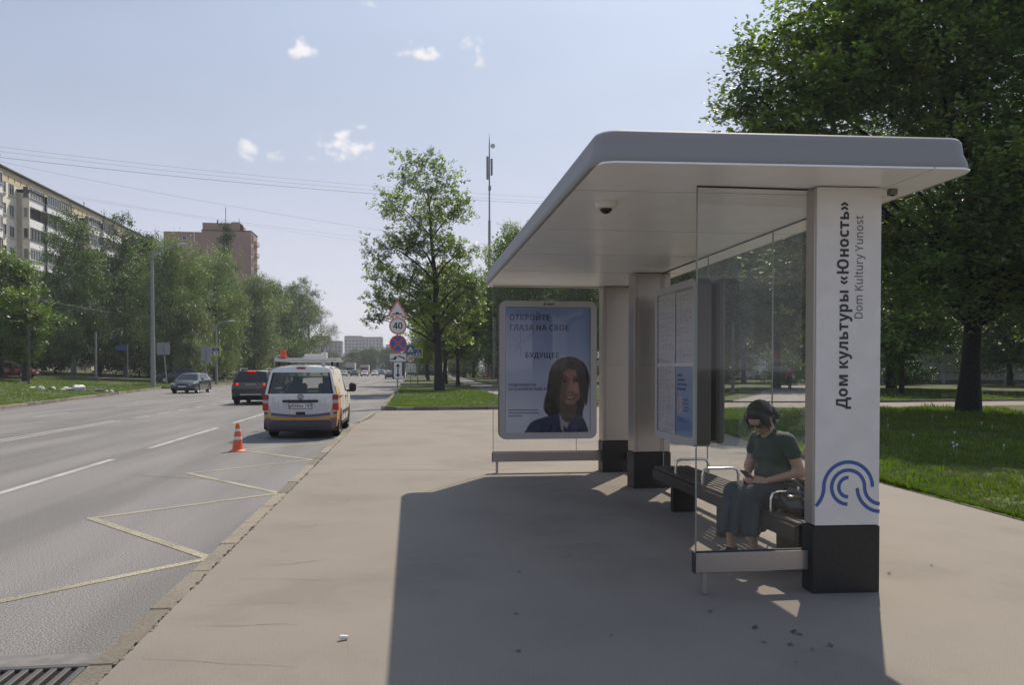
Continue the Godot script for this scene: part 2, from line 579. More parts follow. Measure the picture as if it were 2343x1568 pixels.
	while z2 > -150.0:
		var L := 1.0 if z2 > -80.0 else 4.0
		var a := Vector3(kl(z2), 0, z2); var b := Vector3(kl(z2 - L), 0, z2 - L)
		box(k2, "kerb_stone", (a + b) * 0.5 + Vector3(-0.08, -0.04 + rf(-0.008, 0.008), 0), Vector3(0.16, 0.2, L * 0.985), M["kerb%d" % (R.randi() % 3)], 0.015, Basis(Vector3.UP, atan2(a.x - b.x, a.z - b.z)))
		z2 -= L
	# island: front and left kerb, then grass
	var k3 := Node3D.new()
	k3.name = "kerb_002"; used["kerb"] = 2; add_child(k3); k3.set_meta("kind", "structure")
	var ed := [Vector2(5.0, -31.6), Vector2(4.0, -31.42), Vector2(3.0, -31.3), Vector2(2.0, -31.2), Vector2(1.0, -31.12), Vector2(0.1, -31.05), Vector2(-0.6, -31.1), Vector2(-1.0, -31.5), Vector2(-1.12, -32.2)]
	for i in 30: ed.append(Vector2(-1.1 + 0.004 * i, -33.2 - i * 1.0))
	for i in 18: ed.append(Vector2(-1.0, -66.0 - i * 4.0))
	for i in ed.size() - 1:
		var a := Vector3(ed[i].x, 0, ed[i].y); var b := Vector3(ed[i + 1].x, 0, ed[i + 1].y)
		box(k3, "kerb_stone", (a + b) * 0.5 + Vector3(0, 0.03 + rf(-0.012, 0.012), 0), Vector3(0.16, 0.24, a.distance_to(b) * 0.99), M["kerb%d" % (R.randi() % 3)], 0.02, Basis(Vector3.UP, atan2(a.x - b.x, a.z - b.z) + rf(-0.015, 0.015)))
	m = MB.new()
	sheet(m, [Vector2(-1.0, -31.9), Vector2(-0.6, -31.2), Vector2(0.1, -31.13), Vector2(5.0, -31.68), Vector2(5.0, -48), Vector2(5.9, -98), Vector2(-0.95, -98), Vector2(-0.95, -40)], 0.12)
	sheet(m, [Vector2(-0.95, -104), Vector2(6.0, -104), Vector2(12, -330), Vector2(-0.95, -330)], 0.12)
	struct("verge", m, M.grass)
	m = MB.new()
	sheet(m, [Vector2(5.05, -32.5), Vector2(8.2, -34), Vector2(8.2, -80), Vector2(10.4, -190), Vector2(7.2, -190), Vector2(5.05, -48)], 0.02)
	sheet(m, [Vector2(-0.9, -98), Vector2(5.95, -98), Vector2(6.0, -104), Vector2(-0.9, -104)], 0.02)
	struct("footpath", m, M.path)
	# lawns to the right
	m = MB.new()
	sheet(m, [Vector2(5.75, 12), Vector2(6.4, -7.6), Vector2(6.55, -10.3), Vector2(7.15, -15), Vector2(7.93, -19.8), Vector2(9.35, -27), Vector2(12.35, -31.05), Vector2(19.6, -30.7), Vector2(27.8, -32.3), Vector2(75, -39.9), Vector2(75, 12)], 0.008)
	struct("lawn", m, M.grass)
	m = MB.new()
	sheet(m, [Vector2(8.25, -35), Vector2(14.8, -36.75), Vector2(22.6, -35.75), Vector2(31.1, -36.65), Vector2(75, -45.1), Vector2(110, -50), Vector2(110, -150), Vector2(10.5, -150), Vector2(8.25, -80)], 0.05)
	struct("lawn_001", m, M.grass); used["lawn"] = 1
	m = MB.new()
	sheet(m, [Vector2(15.5, -36.7), Vector2(20.5, -36.0), Vector2(22.5, -41), Vector2(25.5, -48), Vector2(31.5, -58), Vector2(45, -76), Vector2(50, -84), Vector2(40, -84), Vector2(33, -68), Vector2(26.5, -57), Vector2(21.5, -46.5), Vector2(17.6, -40.2)], 0.054)
	struct("footpath_001", m, M.path); used["footpath"] = 1
	var k4 := Node3D.new()
	k4.name = "kerb_003"; used["kerb"] = 3; add_child(k4); k4.set_meta("kind", "structure")
	var e4 := [Vector2(8.3, -34.8), Vector2(14.8, -36.7), Vector2(15.5, -36.6)]
	var e5 := [Vector2(20.5, -35.9), Vector2(22.6, -35.65), Vector2(31.1, -36.6), Vector2(60, -42.0)]
	for e in [e4, e5]:
		for i in e.size() - 1:
			var n: int = maxi(1, int(e[i].distance_to(e[i + 1])))
			for k in n:
				var a2: Vector2 = e[i].lerp(e[i + 1], float(k) / n); var b2: Vector2 = e[i].lerp(e[i + 1], (k + 1.0) / n)
				box(k4, "kerb_stone", Vector3((a2.x + b2.x) / 2, 0.02, (a2.y + b2.y) / 2), Vector3(0.15, 0.2, a2.distance_to(b2) * 0.985), M["kerb%d" % (R.randi() % 3)], 0.015, Basis(Vector3.UP, atan2(a2.x - b2.x, a2.y - b2.y)))
	# ground left of the road
	m = MB.new()
	var zs := [20.0, -20.0, -35.7, -47.0, -60.0, -73.0, -75.0, -117.0, -150.0, -600.0]
	var ds := [0.16, 5.0, 10.0, 15.0, 21.8, 90.0]
	for i in zs.size() - 1:
		for j in ds.size() - 1:
			var P := []
			for c in [[i, j], [i + 1, j], [i + 1, j + 1], [i, j + 1]]:
				var x: float = kl(zs[c[0]]) - ds[c[1]]
				P.append(Vector3(x, gh(x, zs[c[0]]), zs[c[0]]))
			m.q(P[0], P[1], P[2], P[3])
	struct("verge_001", m, M.grass); used["verge"] = 1
	# footpath across the left verge
	m = MB.new()
	var pp := [Vector3(-44, 0, -55), Vector3(-38, 0, -66), Vector3(-33, 0, -78), Vector3(-28.5, 0, -86), Vector3(-25.5, 0, -93)]
	for i in pp.size() - 1:
		var d: Vector3 = (pp[i + 1] - pp[i]).normalized().cross(Vector3.UP) * 0.9
		var Q := [pp[i] - d, pp[i] + d, pp[i + 1] + d, pp[i + 1] - d]
		for k in 4: Q[k].y = gh(Q[k].x, Q[k].z) + 0.025
		m.q(Q[0], Q[1], Q[2], Q[3])
	struct("footpath_002", m, M.path); used["footpath"] = 2
	# parking strip off the road at the left, behind the parked hatchback
	m = MB.new()
	sheet(m, [Vector2(-22.2, -70), Vector2(-24.2, -90), Vector2(-36, -92), Vector2(-36, -80)], 0.0)
	# painted markings
	m = MB.new()
	var zp := [Vector2(-3.6, -5.55), Vector2(-1.8, -7.34), Vector2(-3.62, -9.48), Vector2(-1.8, -11.1), Vector2(-3.62, -13.4), Vector2(-1.84, -15.1), Vector2(-3.62, -17.2), Vector2(-1.84, -18.6)]
	for i in zp.size() - 1:
		var d: Vector2 = (zp[i + 1] - zp[i]).normalized() * 0.05
		stripe(m, zp[i] - d, zp[i + 1] + d, 0.1, -0.096 + 0.001 * (i % 2))
	struct("zigzag_marking", m, M.yellow_paint)
	m = MB.new()
	for k in range(-1, 40):
		var z0 := -9.7 - 8.1 * k
		stripe(m, Vector2(-5.6, z0), Vector2(-5.6, z0 - 6.0), 0.13, -0.0965)
	for s in [-9.55, -9.8]:
		stripe(m, Vector2(s, 10), Vector2(s, -27.6), 0.1, -0.0965)
		stripe(m, Vector2(s, -42.0), Vector2(s, -400), 0.12, -0.0965)
	for k in 5:
		stripe(m, Vector2(-9.6, -29.0 - k * 2.6), Vector2(-9.6, -30.5 - k * 2.6), 0.12, -0.0965)
	for k in 20:
		stripe(m, Vector2(-13.4, -6 - k * 8.0), Vector2(-13.4, -9.0 - k * 8.0), 0.12, -0.0965)
	struct("lane_marking", m, M.white_paint)

# ---------- the shelter ----------
const RX0 := 1.14
const RX1 := 3.69
const RZ0 := -4.86
const RZ1 := -12.32

func skew(x: float, z: float) -> float:   # the near end of the roof is cut a little askew
	return z + 0.13 * (x - RX0) / (RX1 - RX0) * clampf((z - RZ1) / (RZ0 - RZ1) * 3.0 - 2.0, 0.0, 1.0)

func roof_ring(ins: float, y: float) -> Array:
	var o := []
	var w := RX1 - RX0 - 2 * ins
	var d := RZ0 - RZ1 - 2 * ins
	for p in rrect(w, d, maxf(0.16 - ins * 0.5, 0.05), 6):
		var x := (RX0 + RX1) / 2 + p.x
		var z := (RZ0 + RZ1) / 2 - p.y
		o.append(Vector3(x, y, skew(x, z)))
	return o

func loft(m: MB, rings: Array) -> void:   # closed rings, counterclockwise seen from above, going up
	for i in rings.size() - 1:
		var a: Array = rings[i]; var b: Array = rings[i + 1]
		for j in a.size():
			var k := (j + 1) % a.size()
			m.q(a[j], a[k], b[k], b[j])

func ribbon(m: MB, pts: Array, w: float, y: float) -> void:   # flat band in the xy plane at z = y
	for i in pts.size() - 1:
		var n0: Vector2 = (pts[mini(i + 1, pts.size() - 1)] - pts[maxi(i - 1, 0)]).normalized().orthogonal() * w / 2
		var n1: Vector2 = (pts[mini(i + 2, pts.size() - 1)] - pts[i]).normalized().orthogonal() * w / 2
		var P: Vector2 = pts[i]; var Q: Vector2 = pts[i + 1]
		m.q(Vector3(P.x + n0.x, P.y + n0.y, y), Vector3(Q.x + n1.x, Q.y + n1.y, y), Vector3(Q.x - n1.x, Q.y - n1.y, y), Vector3(P.x - n0.x, P.y - n0.y, y))

func arc(c: Vector2, r: float, a0: float, a1: float, n := 18) -> Array:
	var o := []
	for i in n + 1:
		var a := deg_to_rad(lerpf(a0, a1, float(i) / n))
		o.append(c + Vector2(cos(a), sin(a)) * r)
	return o

func shelter() -> void:
	var steel := mt("steel", Color(0.42, 0.385, 0.355), 0.38, 0.7)
	var sn := noise(0.02, 4, FastNoiseLite.TYPE_SIMPLEX, 31)
	steel.roughness_texture = ntex(sn, [Color(0.92, 0.92, 0.92), Color(1, 1, 1)], [0.3, 0.7], 256)
	steel.uv1_triplanar = true; steel.uv1_scale = Vector3(0.8, 0.8, 0.8)
	var fascia := mt("fascia_paint", Color(0.285, 0.28, 0.28), 0.6, 0.0)
	var white := surf("white_panel", ntex(noise(0.02, 4, FastNoiseLite.TYPE_SIMPLEX, 33), [lin(0.67, 0.65, 0.63), lin(0.71, 0.69, 0.67)], [0.3, 0.7], 256), 0.7, null, 1.0, 0.3, 0.0, null, false)
	var ceil := surf("ceiling_panel", ntex(noise(0.015, 4, FastNoiseLite.TYPE_SIMPLEX, 34), [lin(0.9, 0.9, 0.91), lin(0.94, 0.94, 0.95)], [0.3, 0.7], 256), 0.5, null, 1.0, 0.25, 0.0, null, false)
	var black := surf("black_plinth", ntex(noise(0.12, 4, FastNoiseLite.TYPE_SIMPLEX, 35), [lin(0.011, 0.011, 0.011), lin(0.015, 0.015, 0.015), lin(0.024, 0.022, 0.02)], [0.3, 0.6, 0.95], 256), 0.8, null, 1.0, 0.5, 0.0, null, false)
	var dark := mt("dark_trim", Color(0.03, 0.03, 0.032), 0.5)
	var gl := glass("clear_glass", Color(0.3, 0.36, 0.34), 0.035)
	var edge := mt("glass_edge", Color(0.22, 0.26, 0.23), 0.2)
	var t := thing("bus_shelter", "white and steel bus shelter with flat grey roof and glass walls on the pavement", "bus shelter")
	# roof
	var m := MB.new()
	loft(m, [roof_ring(0.1, 2.908), roof_ring(0.034, 2.902), roof_ring(0.008, 2.902), roof_ring(0.0, 2.916), roof_ring(0.006, 2.965), roof_ring(0.025, 3.02), roof_ring(0.03, 3.07), roof_ring(0.034, 3.1), roof_ring(0.048, 3.122), roof_ring(0.075, 3.13)])
	var top := []
	for p in roof_ring(0.075, 3.13): top.append(Vector2(p.x, p.z))
	sheet(m, top, 3.13)
	var roof := part(t, "roof", m, fascia, 50.0)
	m = MB.new()
	var bk := []
	for p in roof_ring(0.02, 3): bk.append(Vector2(p.x, p.z))
	sheet(m, bk, 2.935)
	part(roof, "roof_deck", m, dark, 0.0)
	var js := [RZ0 + 0.03, -5.62, -7.19, -8.75, -10.3, -11.88, RZ1 + 0.03]
	for i in js.size() - 1:
		for strip in 2:
			var x0: float = [RX0 + 0.035, 3.369][strip]
			var x1: float = [3.357, RX1 - 0.035][strip]
			m = MB.new()
			var z0: float = js[i] - 0.013; var z1: float = js[i + 1] + 0.013
			var P := [Vector3(x0, 2.9, skew(x0, z0)), Vector3(x1, 2.9, skew(x1, z0)), Vector3(x1, 2.9, skew(x1, z1)), Vector3(x0, 2.9, skew(x0, z1))]
			if i == 0:
				if strip == 0: P = [P[0] + Vector3(0.1, 0, 0), P[1], P[2], P[3], P[0] + Vector3(0, 0, -0.1), P[0] + Vector3(0.03, 0, -0.03)]
				else: P = [P[0], P[1] + Vector3(-0.1, 0, 0), P[1] + Vector3(-0.03, 0, -0.03), P[1] + Vector3(0, 0, -0.1), P[2], P[3]]
			var up := []
			for p in P: up.append(p + Vector3(0, 0.012, 0))
			for k in range(1, P.size() - 1): m.t(P[0], P[k + 1], P[k])
			for k in P.size():
				var kk := (k + 1) % P.size()
				m.q(P[k], P[kk], up[kk], up[k])
			part(t, "ceiling_panel", m, ceil, 0.0)
	# columns
	var cols := [[3.085, -5.34, 0.485, 0.14], [3.22, -10.42, 0.5, 0.3], [3.18, -12.1, 0.44, 0.26]]
	for i in 3:
		var c: Array = cols[i]
		var bas := Basis(Vector3.UP, -0.05 if i == 0 else 0.0)
		var at := Vector3(c[0], 0, c[1])
		var cl := box(t, "column", at + Vector3(0, 1.69, 0), Vector3(c[2], 2.41, c[3]), steel, 0.008, bas)
		box(cl, "plinth", Vector3(0, -1.69 + 0.24, 0.0), Vector3(c[2] + 0.012, 0.482, c[3] + 0.03), black, 0.004)
		if i == 0:
			var pn := box(cl, "name_panel", Vector3(0.004, 0.0, c[3] / 2 + 0.009), Vector3(c[2] - 0.012, 2.405, 0.016), white, 0.003)
			var ink := mt("dark_lettering", Color(0.035, 0.035, 0.04), 0.5)
			var z := 0.0095
			text(pn, "lettering", "Дом культуры «Юность»", 0.118, ink, Transform3D(Basis(Vector3.BACK, PI / 2), Vector3(-0.044, 0.365, z)), true)
			text(pn, "lettering", "Dom Kultury Yunost", 0.082, mt("grey_lettering", Color(0.11, 0.11, 0.12), 0.5), Transform3D(Basis(Vector3.BACK, PI / 2), Vector3(0.073, 0.635, z)), false)
			# the emblem of waves
			var blue := mt("blue_print", Color(0.045, 0.105, 0.3), 0.4)
			m = MB.new()
			var o := Vector2(0.005, -0.93)
			var w := 0.026
			ribbon(m, arc(o + Vector2(-0.357, 0), 0.177, -48, 0, 10) + arc(o, 0.18, 178, 0, 26), w, z)
			ribbon(m, arc(o, 0.122, 268, 0, 30) + arc(o + Vector2(0.244, 0.0), 0.122, 182, 266, 14), w, z)
			ribbon(m, arc(o, 0.069, 270, 88, 20), w, z)
			ribbon(m, arc(o + Vector2(0.244, 0.0), 0.177, 182, 267, 16), w, z)
			part(pn, "wave_emblem", m, blue, 0.0)
		else:
			box(cl, "side_strip", Vector3(-c[2] / 2 + 0.012, 0, c[3] / 2 + 0.004), Vector3(0.03, 2.4, 0.012), steel, 0.002)
			box(cl, "cladding", Vector3(0.02, -0.61, c[3] / 2 + 0.004), Vector3(c[2] - 0.05, 1.17, 0.01), steel, 0.002)
			box(cl, "cladding", Vector3(0.02, 0.59, c[3] / 2 + 0.004), Vector3(c[2] - 0.05, 1.215, 0.01), steel, 0.002)
	# end walls of glass with a steel beam and a foot
	for e in [[2.0, 2.84, -5.37, 0.155, 0.14], [1.25, 2.955, -12.1, 0.17, 0.15]]:
		var x0: float = e[0]; var x1: float = e[1]; var z: float = e[2]
		var bm := box(t, "beam", Vector3((x0 + x1) / 2 + 0.004, e[3] + e[4] / 2, z), Vector3(x1 - x0 + 0.02, e[4], 0.06), steel, 0.004)
		box(bm, "end_cap", Vector3(-(x1 - x0) / 2 - 0.013, 0, 0), Vector3(0.006, e[4] + 0.004, 0.064), dark)
		box(t, "foot", Vector3(x0 + 0.065, e[3] / 2, z), Vector3(0.035, e[3], 0.05), steel, 0.004)
		var g0: float = e[3] + e[4]
		var cuts := [x0, x1] if z > -8 else [x0, 2.56, x1]
		for k in cuts.size() - 1:
			var pw: float = cuts[k + 1] - cuts[k] - 0.01
			m = MB.new()
			var xa: float = cuts[k] + 0.005
			m.q(Vector3(xa, g0, z), Vector3(xa + pw, g0, z), Vector3(xa + pw, 2.898, z), Vector3(xa, 2.898, z))
			var pane := part(t, "glass_pane", m, gl, 0.0)
			box(pane, "glass_rim", Vector3(xa, (g0 + 2.898) / 2, z), Vector3(0.008, 2.896 - g0, 0.012), edge)
			box(pane, "glass_rim", Vector3(xa + pw / 2, g0 + 0.006, z), Vector3(pw, 0.008, 0.02), dark)
			box(pane, "glass_rim", Vector3(xa + pw / 2, 2.893, z), Vector3(pw, 0.009, 0.014), dark)
	# rear wall
	var zc := [-5.45, -7.02, -8.64, -10.22, -12.0]
	for k in zc.size() - 1:
		m = MB.new()
		var za: float = zc[k] - 0.006; var zb: float = zc[k + 1] + 0.006
		m.q(Vector3(3.36, 0.3, za), Vector3(3.36, 0.3, zb), Vector3(3.36, 2.898, zb), Vector3(3.36, 2.898, za))
		var pane := part(t, "glass_pane", m, gl, 0.0)
		box(pane, "glass_rim", Vector3(3.36, 1.6, zb - 0.003), Vector3(0.012, 2.59, 0.008), edge)
		box(pane, "glass_rim", Vector3(3.36, 2.893, (za + zb) / 2), Vector3(0.014, 0.009, za - zb), dark)
		box(t, "beam", Vector3(3.36, 0.24, (za + zb) / 2), Vector3(0.05, 0.12, za - zb - 0.01), steel, 0.004)
	# camera dome under the ceiling, and a sensor by the column
	var d := thing("security_camera", "white dome security camera under the shelter ceiling", "camera", Vector3(1.5, 2.9, -5.98))
	m = MB.new()
	lathe(m, [Vector2(0.0, -0.055), Vector2(0.05, -0.055), Vector2(0.07, -0.05), Vector2(0.082, -0.035), Vector2(0.086, -0.012), Vector2(0.086, 0.0)], 24)
	part(d, "housing", m, mt("camera_white", Color(0.75, 0.73, 0.7), 0.4), 30.0)
	m = MB.new()
	lathe(m, [Vector2(0.0, -0.092), Vector2(0.018, -0.09), Vector2(0.036, -0.081), Vector2(0.046, -0.067), Vector2(0.049, -0.05)], 20)
	part(d, "dome", m, mt("dark_gloss", Color(0.012, 0.012, 0.014), 0.06), 60.0)
	d = thing("lamp_sensor", "small grey box on the ceiling by the name column", "sensor", Vector3(3.44, 2.9, -5.3))
	box(d, "housing", Vector3(0, -0.022, 0), Vector3(0.06, 0.04, 0.05), mt("grey_plastic", Color(0.16, 0.16, 0.15), 0.5), 0.006)
	box(d, "lens", Vector3(0, -0.045, 0), Vector3(0.03, 0.006, 0.03), mt("dark_gloss", Color(0.01, 0.01, 0.01)), 0.002)
	lightboxes()
	bench()

func poly_fill(im: Image, pts: Array, col: Color) -> void:
	var y0 := 1e9; var y1 := -1e9
	for p in pts: y0 = minf(y0, p.y); y1 = maxf(y1, p.y)
	for y in range(maxi(0, int(y0)), mini(im.get_height() - 1, int(y1)) + 1):
		var xs := []
		for i in pts.size():
			var a: Vector2 = pts[i]; var b: Vector2 = pts[(i + 1) % pts.size()]
			if (a.y <= y + 0.5) != (b.y <= y + 0.5):
				xs.append(a.x + (y + 0.5 - a.y) / (b.y - a.y) * (b.x - a.x))
		xs.sort()
		for k in range(0, xs.size() - 1, 2):
			im.fill_rect(Rect2i(int(xs[k]), y, int(xs[k + 1]) - int(xs[k]) + 1, 1), col)

func ell(im: Image, c: Vector2, rx: float, ry: float, col: Color, rot := 0.0) -> void:
	var o := []
	for i in 36: o.append(c + Vector2(cos(TAU * i / 36) * rx, sin(TAU * i / 36) * ry).rotated(rot))
	poly_fill(im, o, col)

func blur(im: Image, k: int) -> void:
	var w := im.get_width(); var h := im.get_height()
	im.resize(w / k, h / k, Image.INTERPOLATE_LANCZOS)
	im.resize(w, h, Image.INTERPOLATE_CUBIC)

func smooth(pts: Array, n := 4) -> Array:
	var o := []
	for i in pts.size():
		var a: Vector2 = pts[(i - 1 + pts.size()) % pts.size()]; var b: Vector2 = pts[i]; var c: Vector2 = pts[(i + 1) % pts.size()]; var d: Vector2 = pts[(i + 2) % pts.size()]
		for k in n: o.append(b.cubic_interpolate(c, a, d, float(k) / n))
	return o

func poster_print() -> ImageTexture:
	var w := 512; var h := 760
	var bg := Image.create(16, 24, false, Image.FORMAT_RGB8)
	for y in 24:
		for x in 16:
			var c := Color(0.44, 0.53, 0.7).lerp(Color(0.78, 0.79, 0.84), clampf(y / 23.0 * 0.95 - x / 15.0 * 0.15 + 0.06, 0, 1))
			bg.set_pixel(x, y, c)
	bg.resize(w, h, Image.INTERPOLATE_CUBIC)
	var V := func(a: Array) -> Array:
		var o := []
		for i in a.size() / 2: o.append(Vector2(a[i * 2], a[i * 2 + 1]))
		return o
	# a woman with long dark hair in a navy jacket, half in shade
	var r := RandomNumberGenerator.new(); r.seed = 12
	var hair := Color(0.13, 0.11, 0.12)
	poly_fill(bg, smooth(V.call([375, 300, 300, 325, 262, 400, 258, 480, 235, 560, 232, 620, 262, 660, 330, 700, 450, 690, 470, 600, 500, 500, 505, 420, 480, 345, 430, 308])), hair)
	poly_fill(bg, smooth(V.call([120, 800, 125, 740, 165, 690, 260, 660, 330, 640, 400, 650, 470, 675, 474, 800])), Color(0.17, 0.2, 0.33))
	poly_fill(bg, V.call([322, 640, 420, 640, 375, 720, 370, 762, 335, 762]), Color(0.58, 0.57, 0.6))
	poly_fill(bg, smooth(V.call([330, 560, 420, 560, 425, 650, 375, 700, 330, 655])), Color(0.33, 0.25, 0.24))
	for k in 26:   # folds of the jacket
		var x := r.randf_range(205, 430)
		ell(bg, Vector2(x, r.randf_range(725, 765)), r.randf_range(3, 9), r.randf_range(20, 34), Color(0.13, 0.15, 0.27) if r.randf() < 0.6 else Color(0.22, 0.26, 0.4), r.randf_range(-0.7, 0.7))
	blur(bg, 4)
	poly_fill(bg, smooth(V.call([338, 392, 388, 370, 440, 388, 466, 440, 464, 510, 444, 556, 408, 586, 376, 588, 340, 558, 316, 500, 317, 440])), Color(0.5, 0.375, 0.345))
	blur(bg, 4)
	# planes of the face: lit right cheek and brow, shaded left
	for q in [[340, 480, 30, 85, 0.40, 0.30, 0.285, 0.1], [334, 540, 26, 40, 0.37, 0.28, 0.265, -0.3], [408, 408, 46, 22, 0.57, 0.435, 0.4, 0.1], [432, 488, 28, 34, 0.62, 0.475, 0.435, 0.2], [385, 500, 14, 34, 0.56, 0.425, 0.39, 0.0], [398, 470, 8, 44, 0.62, 0.48, 0.44, 0.0], [428, 540, 24, 22, 0.5, 0.375, 0.345, 0.4], [392, 574, 30, 14, 0.55, 0.42, 0.385, 0.0]]:
		ell(bg, Vector2(q[0], q[1]), q[2], q[3], Color(q[4], q[5], q[6]), q[7])
		blur(bg, 5)
	for q in [[353, 449], [429, 443]]:
		ell(bg, Vector2(q[0], q[1] - 2), 27, 15, Color(0.36, 0.265, 0.25))
	blur(bg, 6)
	for q in [[353, 449], [429, 443]]:
		poly_fill(bg, smooth(V.call([q[0] - 26, q[1] - 20, q[0] - 4, q[1] - 28, q[0] + 25, q[1] - 21, q[0], q[1] - 22])), Color(0.19, 0.14, 0.14))
		ell(bg, Vector2(q[0], q[1]), 14, 5.5, Color(0.52, 0.46, 0.44))
		ell(bg, Vector2(q[0] + 1, q[1]), 7, 6.5, Color(0.1, 0.08, 0.08))
		poly_fill(bg, smooth(V.call([q[0] - 17, q[1] + 1, q[0], q[1] - 9, q[0] + 17, q[1] - 1, q[0], q[1] - 5])), Color(0.1, 0.08, 0.08))
	ell(bg, Vector2(380, 513), 6, 3.5, Color(0.25, 0.17, 0.17)); ell(bg, Vector2(402, 511), 6, 3.5, Color(0.27, 0.18, 0.18))
	poly_fill(bg, smooth(V.call([354, 541, 378, 535, 392, 538, 406, 534, 430, 537, 412, 556, 390, 561, 368, 555])), Color(0.44, 0.25, 0.25))
	poly_fill(bg, smooth(V.call([364, 543, 392, 541, 420, 540, 392, 551])), Color(0.68, 0.6, 0.58))
	blur(bg, 3)
	# locks of hair over the shade of it
	for k in 150:
		var left := k % 2 == 0
		var t0 := r.randf()
		var x0 := (362.0 - t0 * 72.0) if left else (385.0 + t0 * 84.0)
		var x1 := (320.0 - t0 * 74.0) if left else (466.0 + t0 * 26.0)
		var c := hair.lerp(Color(0.3, 0.23, 0.21), r.randf() * r.randf())
		var wd := r.randf_range(1.0, 3.2)
		var ye := r.randf_range(-30.0, 25.0)
		var L := []; var Rr := []
		for j in 9:
			var f := j / 8.0
			var x := lerpf(x0, x1, pow(f, 0.55)) + sin(f * 7.0 + t0 * 9.0) * 5.0 * f + (-9.0 if left else 10.0) * sin(PI * f) * t0
			var y := lerpf(306.0 + t0 * t0 * 62.0, (640.0 if left else 610.0) - t0 * 50.0 + ye, f)
			L.append(Vector2(x - wd * sin(PI * (0.1 + 0.85 * f)), y)); Rr.push_front(Vector2(x + wd * sin(PI * (0.1 + 0.85 * f)), y))
		poly_fill(bg, L + Rr, c)
	blur(bg, 2)
	return ImageTexture.create_from_image(bg)

func timetable_print(k: int) -> ImageTexture:
	var im := Image.create(192, 256, false, Image.FORMAT_RGB8)
	var r := RandomNumberGenerator.new(); r.seed = 77 + k
	if k < 3:
		im.fill(Color(0.74, 0.73, 0.74))
		for row in 30:
			var y := 14 + row * 8
			if r.randf() < 0.2: continue
			for c in r.randi_range(2, 5):
				var x := 10 + c * 36
				im.fill_rect(Rect2i(x, y, r.randi_range(8, 28), 2), Color(0.4, 0.4, 0.44) if r.randf() < 0.85 else Color(0.6, 0.3, 0.3))
	else:
		for y in 256: im.fill_rect(Rect2i(0, y, 192, 1), Color(0.56, 0.6, 0.68).lerp(Color(0.36, 0.5, 0.66), y / 255.0))
		for b in [[24, 24, 60, 10], [24, 42, 90, 10], [24, 60, 110, 10], [24, 78, 100, 10], [100, 120, 50, 8], [90, 134, 60, 8], [100, 148, 55, 8], [100, 162, 40, 8], [24, 196, 80, 4], [24, 206, 120, 4]]:
			im.fill_rect(Rect2i(b[0], b[1], b[2], b[3]), Color(0.2, 0.27, 0.45))
		im.fill_rect(Rect2i(20, 110, 56, 66), Color(0.7, 0.62, 0.62))
	return ImageTexture.create_from_image(im)

func textured(key: String, tex: Texture2D, rough: float) -> StandardMaterial3D:
	var m := mt(key, Color(1, 1, 1), rough)
	m.albedo_texture = tex
	return m

func case_box(t: Node3D, w: float, h: float, depth: float, border: float, frame_mat: Material, side_mat: Material) -> void:
	var m := MB.new()
	prism(m, rrect(w, h, 0.11, 8), depth, xf(Vector3(0, 0, -depth)))
	part(t, "casing", m, side_mat, 30.0)
	# front frame with its opening
	m = MB.new()
	var a := rrect(w - 0.012, h - 0.012, 0.106, 8)
	var b := rrect(w - border * 2, h - border * 2, 0.015, 8)
	for i in a.size():
		var k := (i + 1) % a.size()
		var A := Vector3(a[i].x, a[i].y, 0.018); var B := Vector3(a[k].x, a[k].y, 0.018)
		var C := Vector3(b[k].x, b[k].y, 0.018); var D := Vector3(b[i].x, b[i].y, 0.018)
		m.q(A, B, C, D)
		m.q(Vector3(A.x, A.y, 0.0), Vector3(B.x, B.y, 0.0), B, A)
		m.q(D, C, Vector3(C.x, C.y, 0.002), Vector3(D.x, D.y, 0.002))
	part(t, "front_frame", m, frame_mat, 30.0)

func quad_uv(w: float, h: float, z: float, at := Vector2.ZERO) -> MB:
	var m := MB.new()
	m.q(Vector3(at.x - w / 2, at.y - h / 2, z), Vector3(at.x + w / 2, at.y - h / 2, z), Vector3(at.x + w / 2, at.y + h / 2, z), Vector3(at.x - w / 2, at.y + h / 2, z), Vector2(0, 1), Vector2(1, 1), Vector2(1, 0), Vector2(0, 0))
	return m

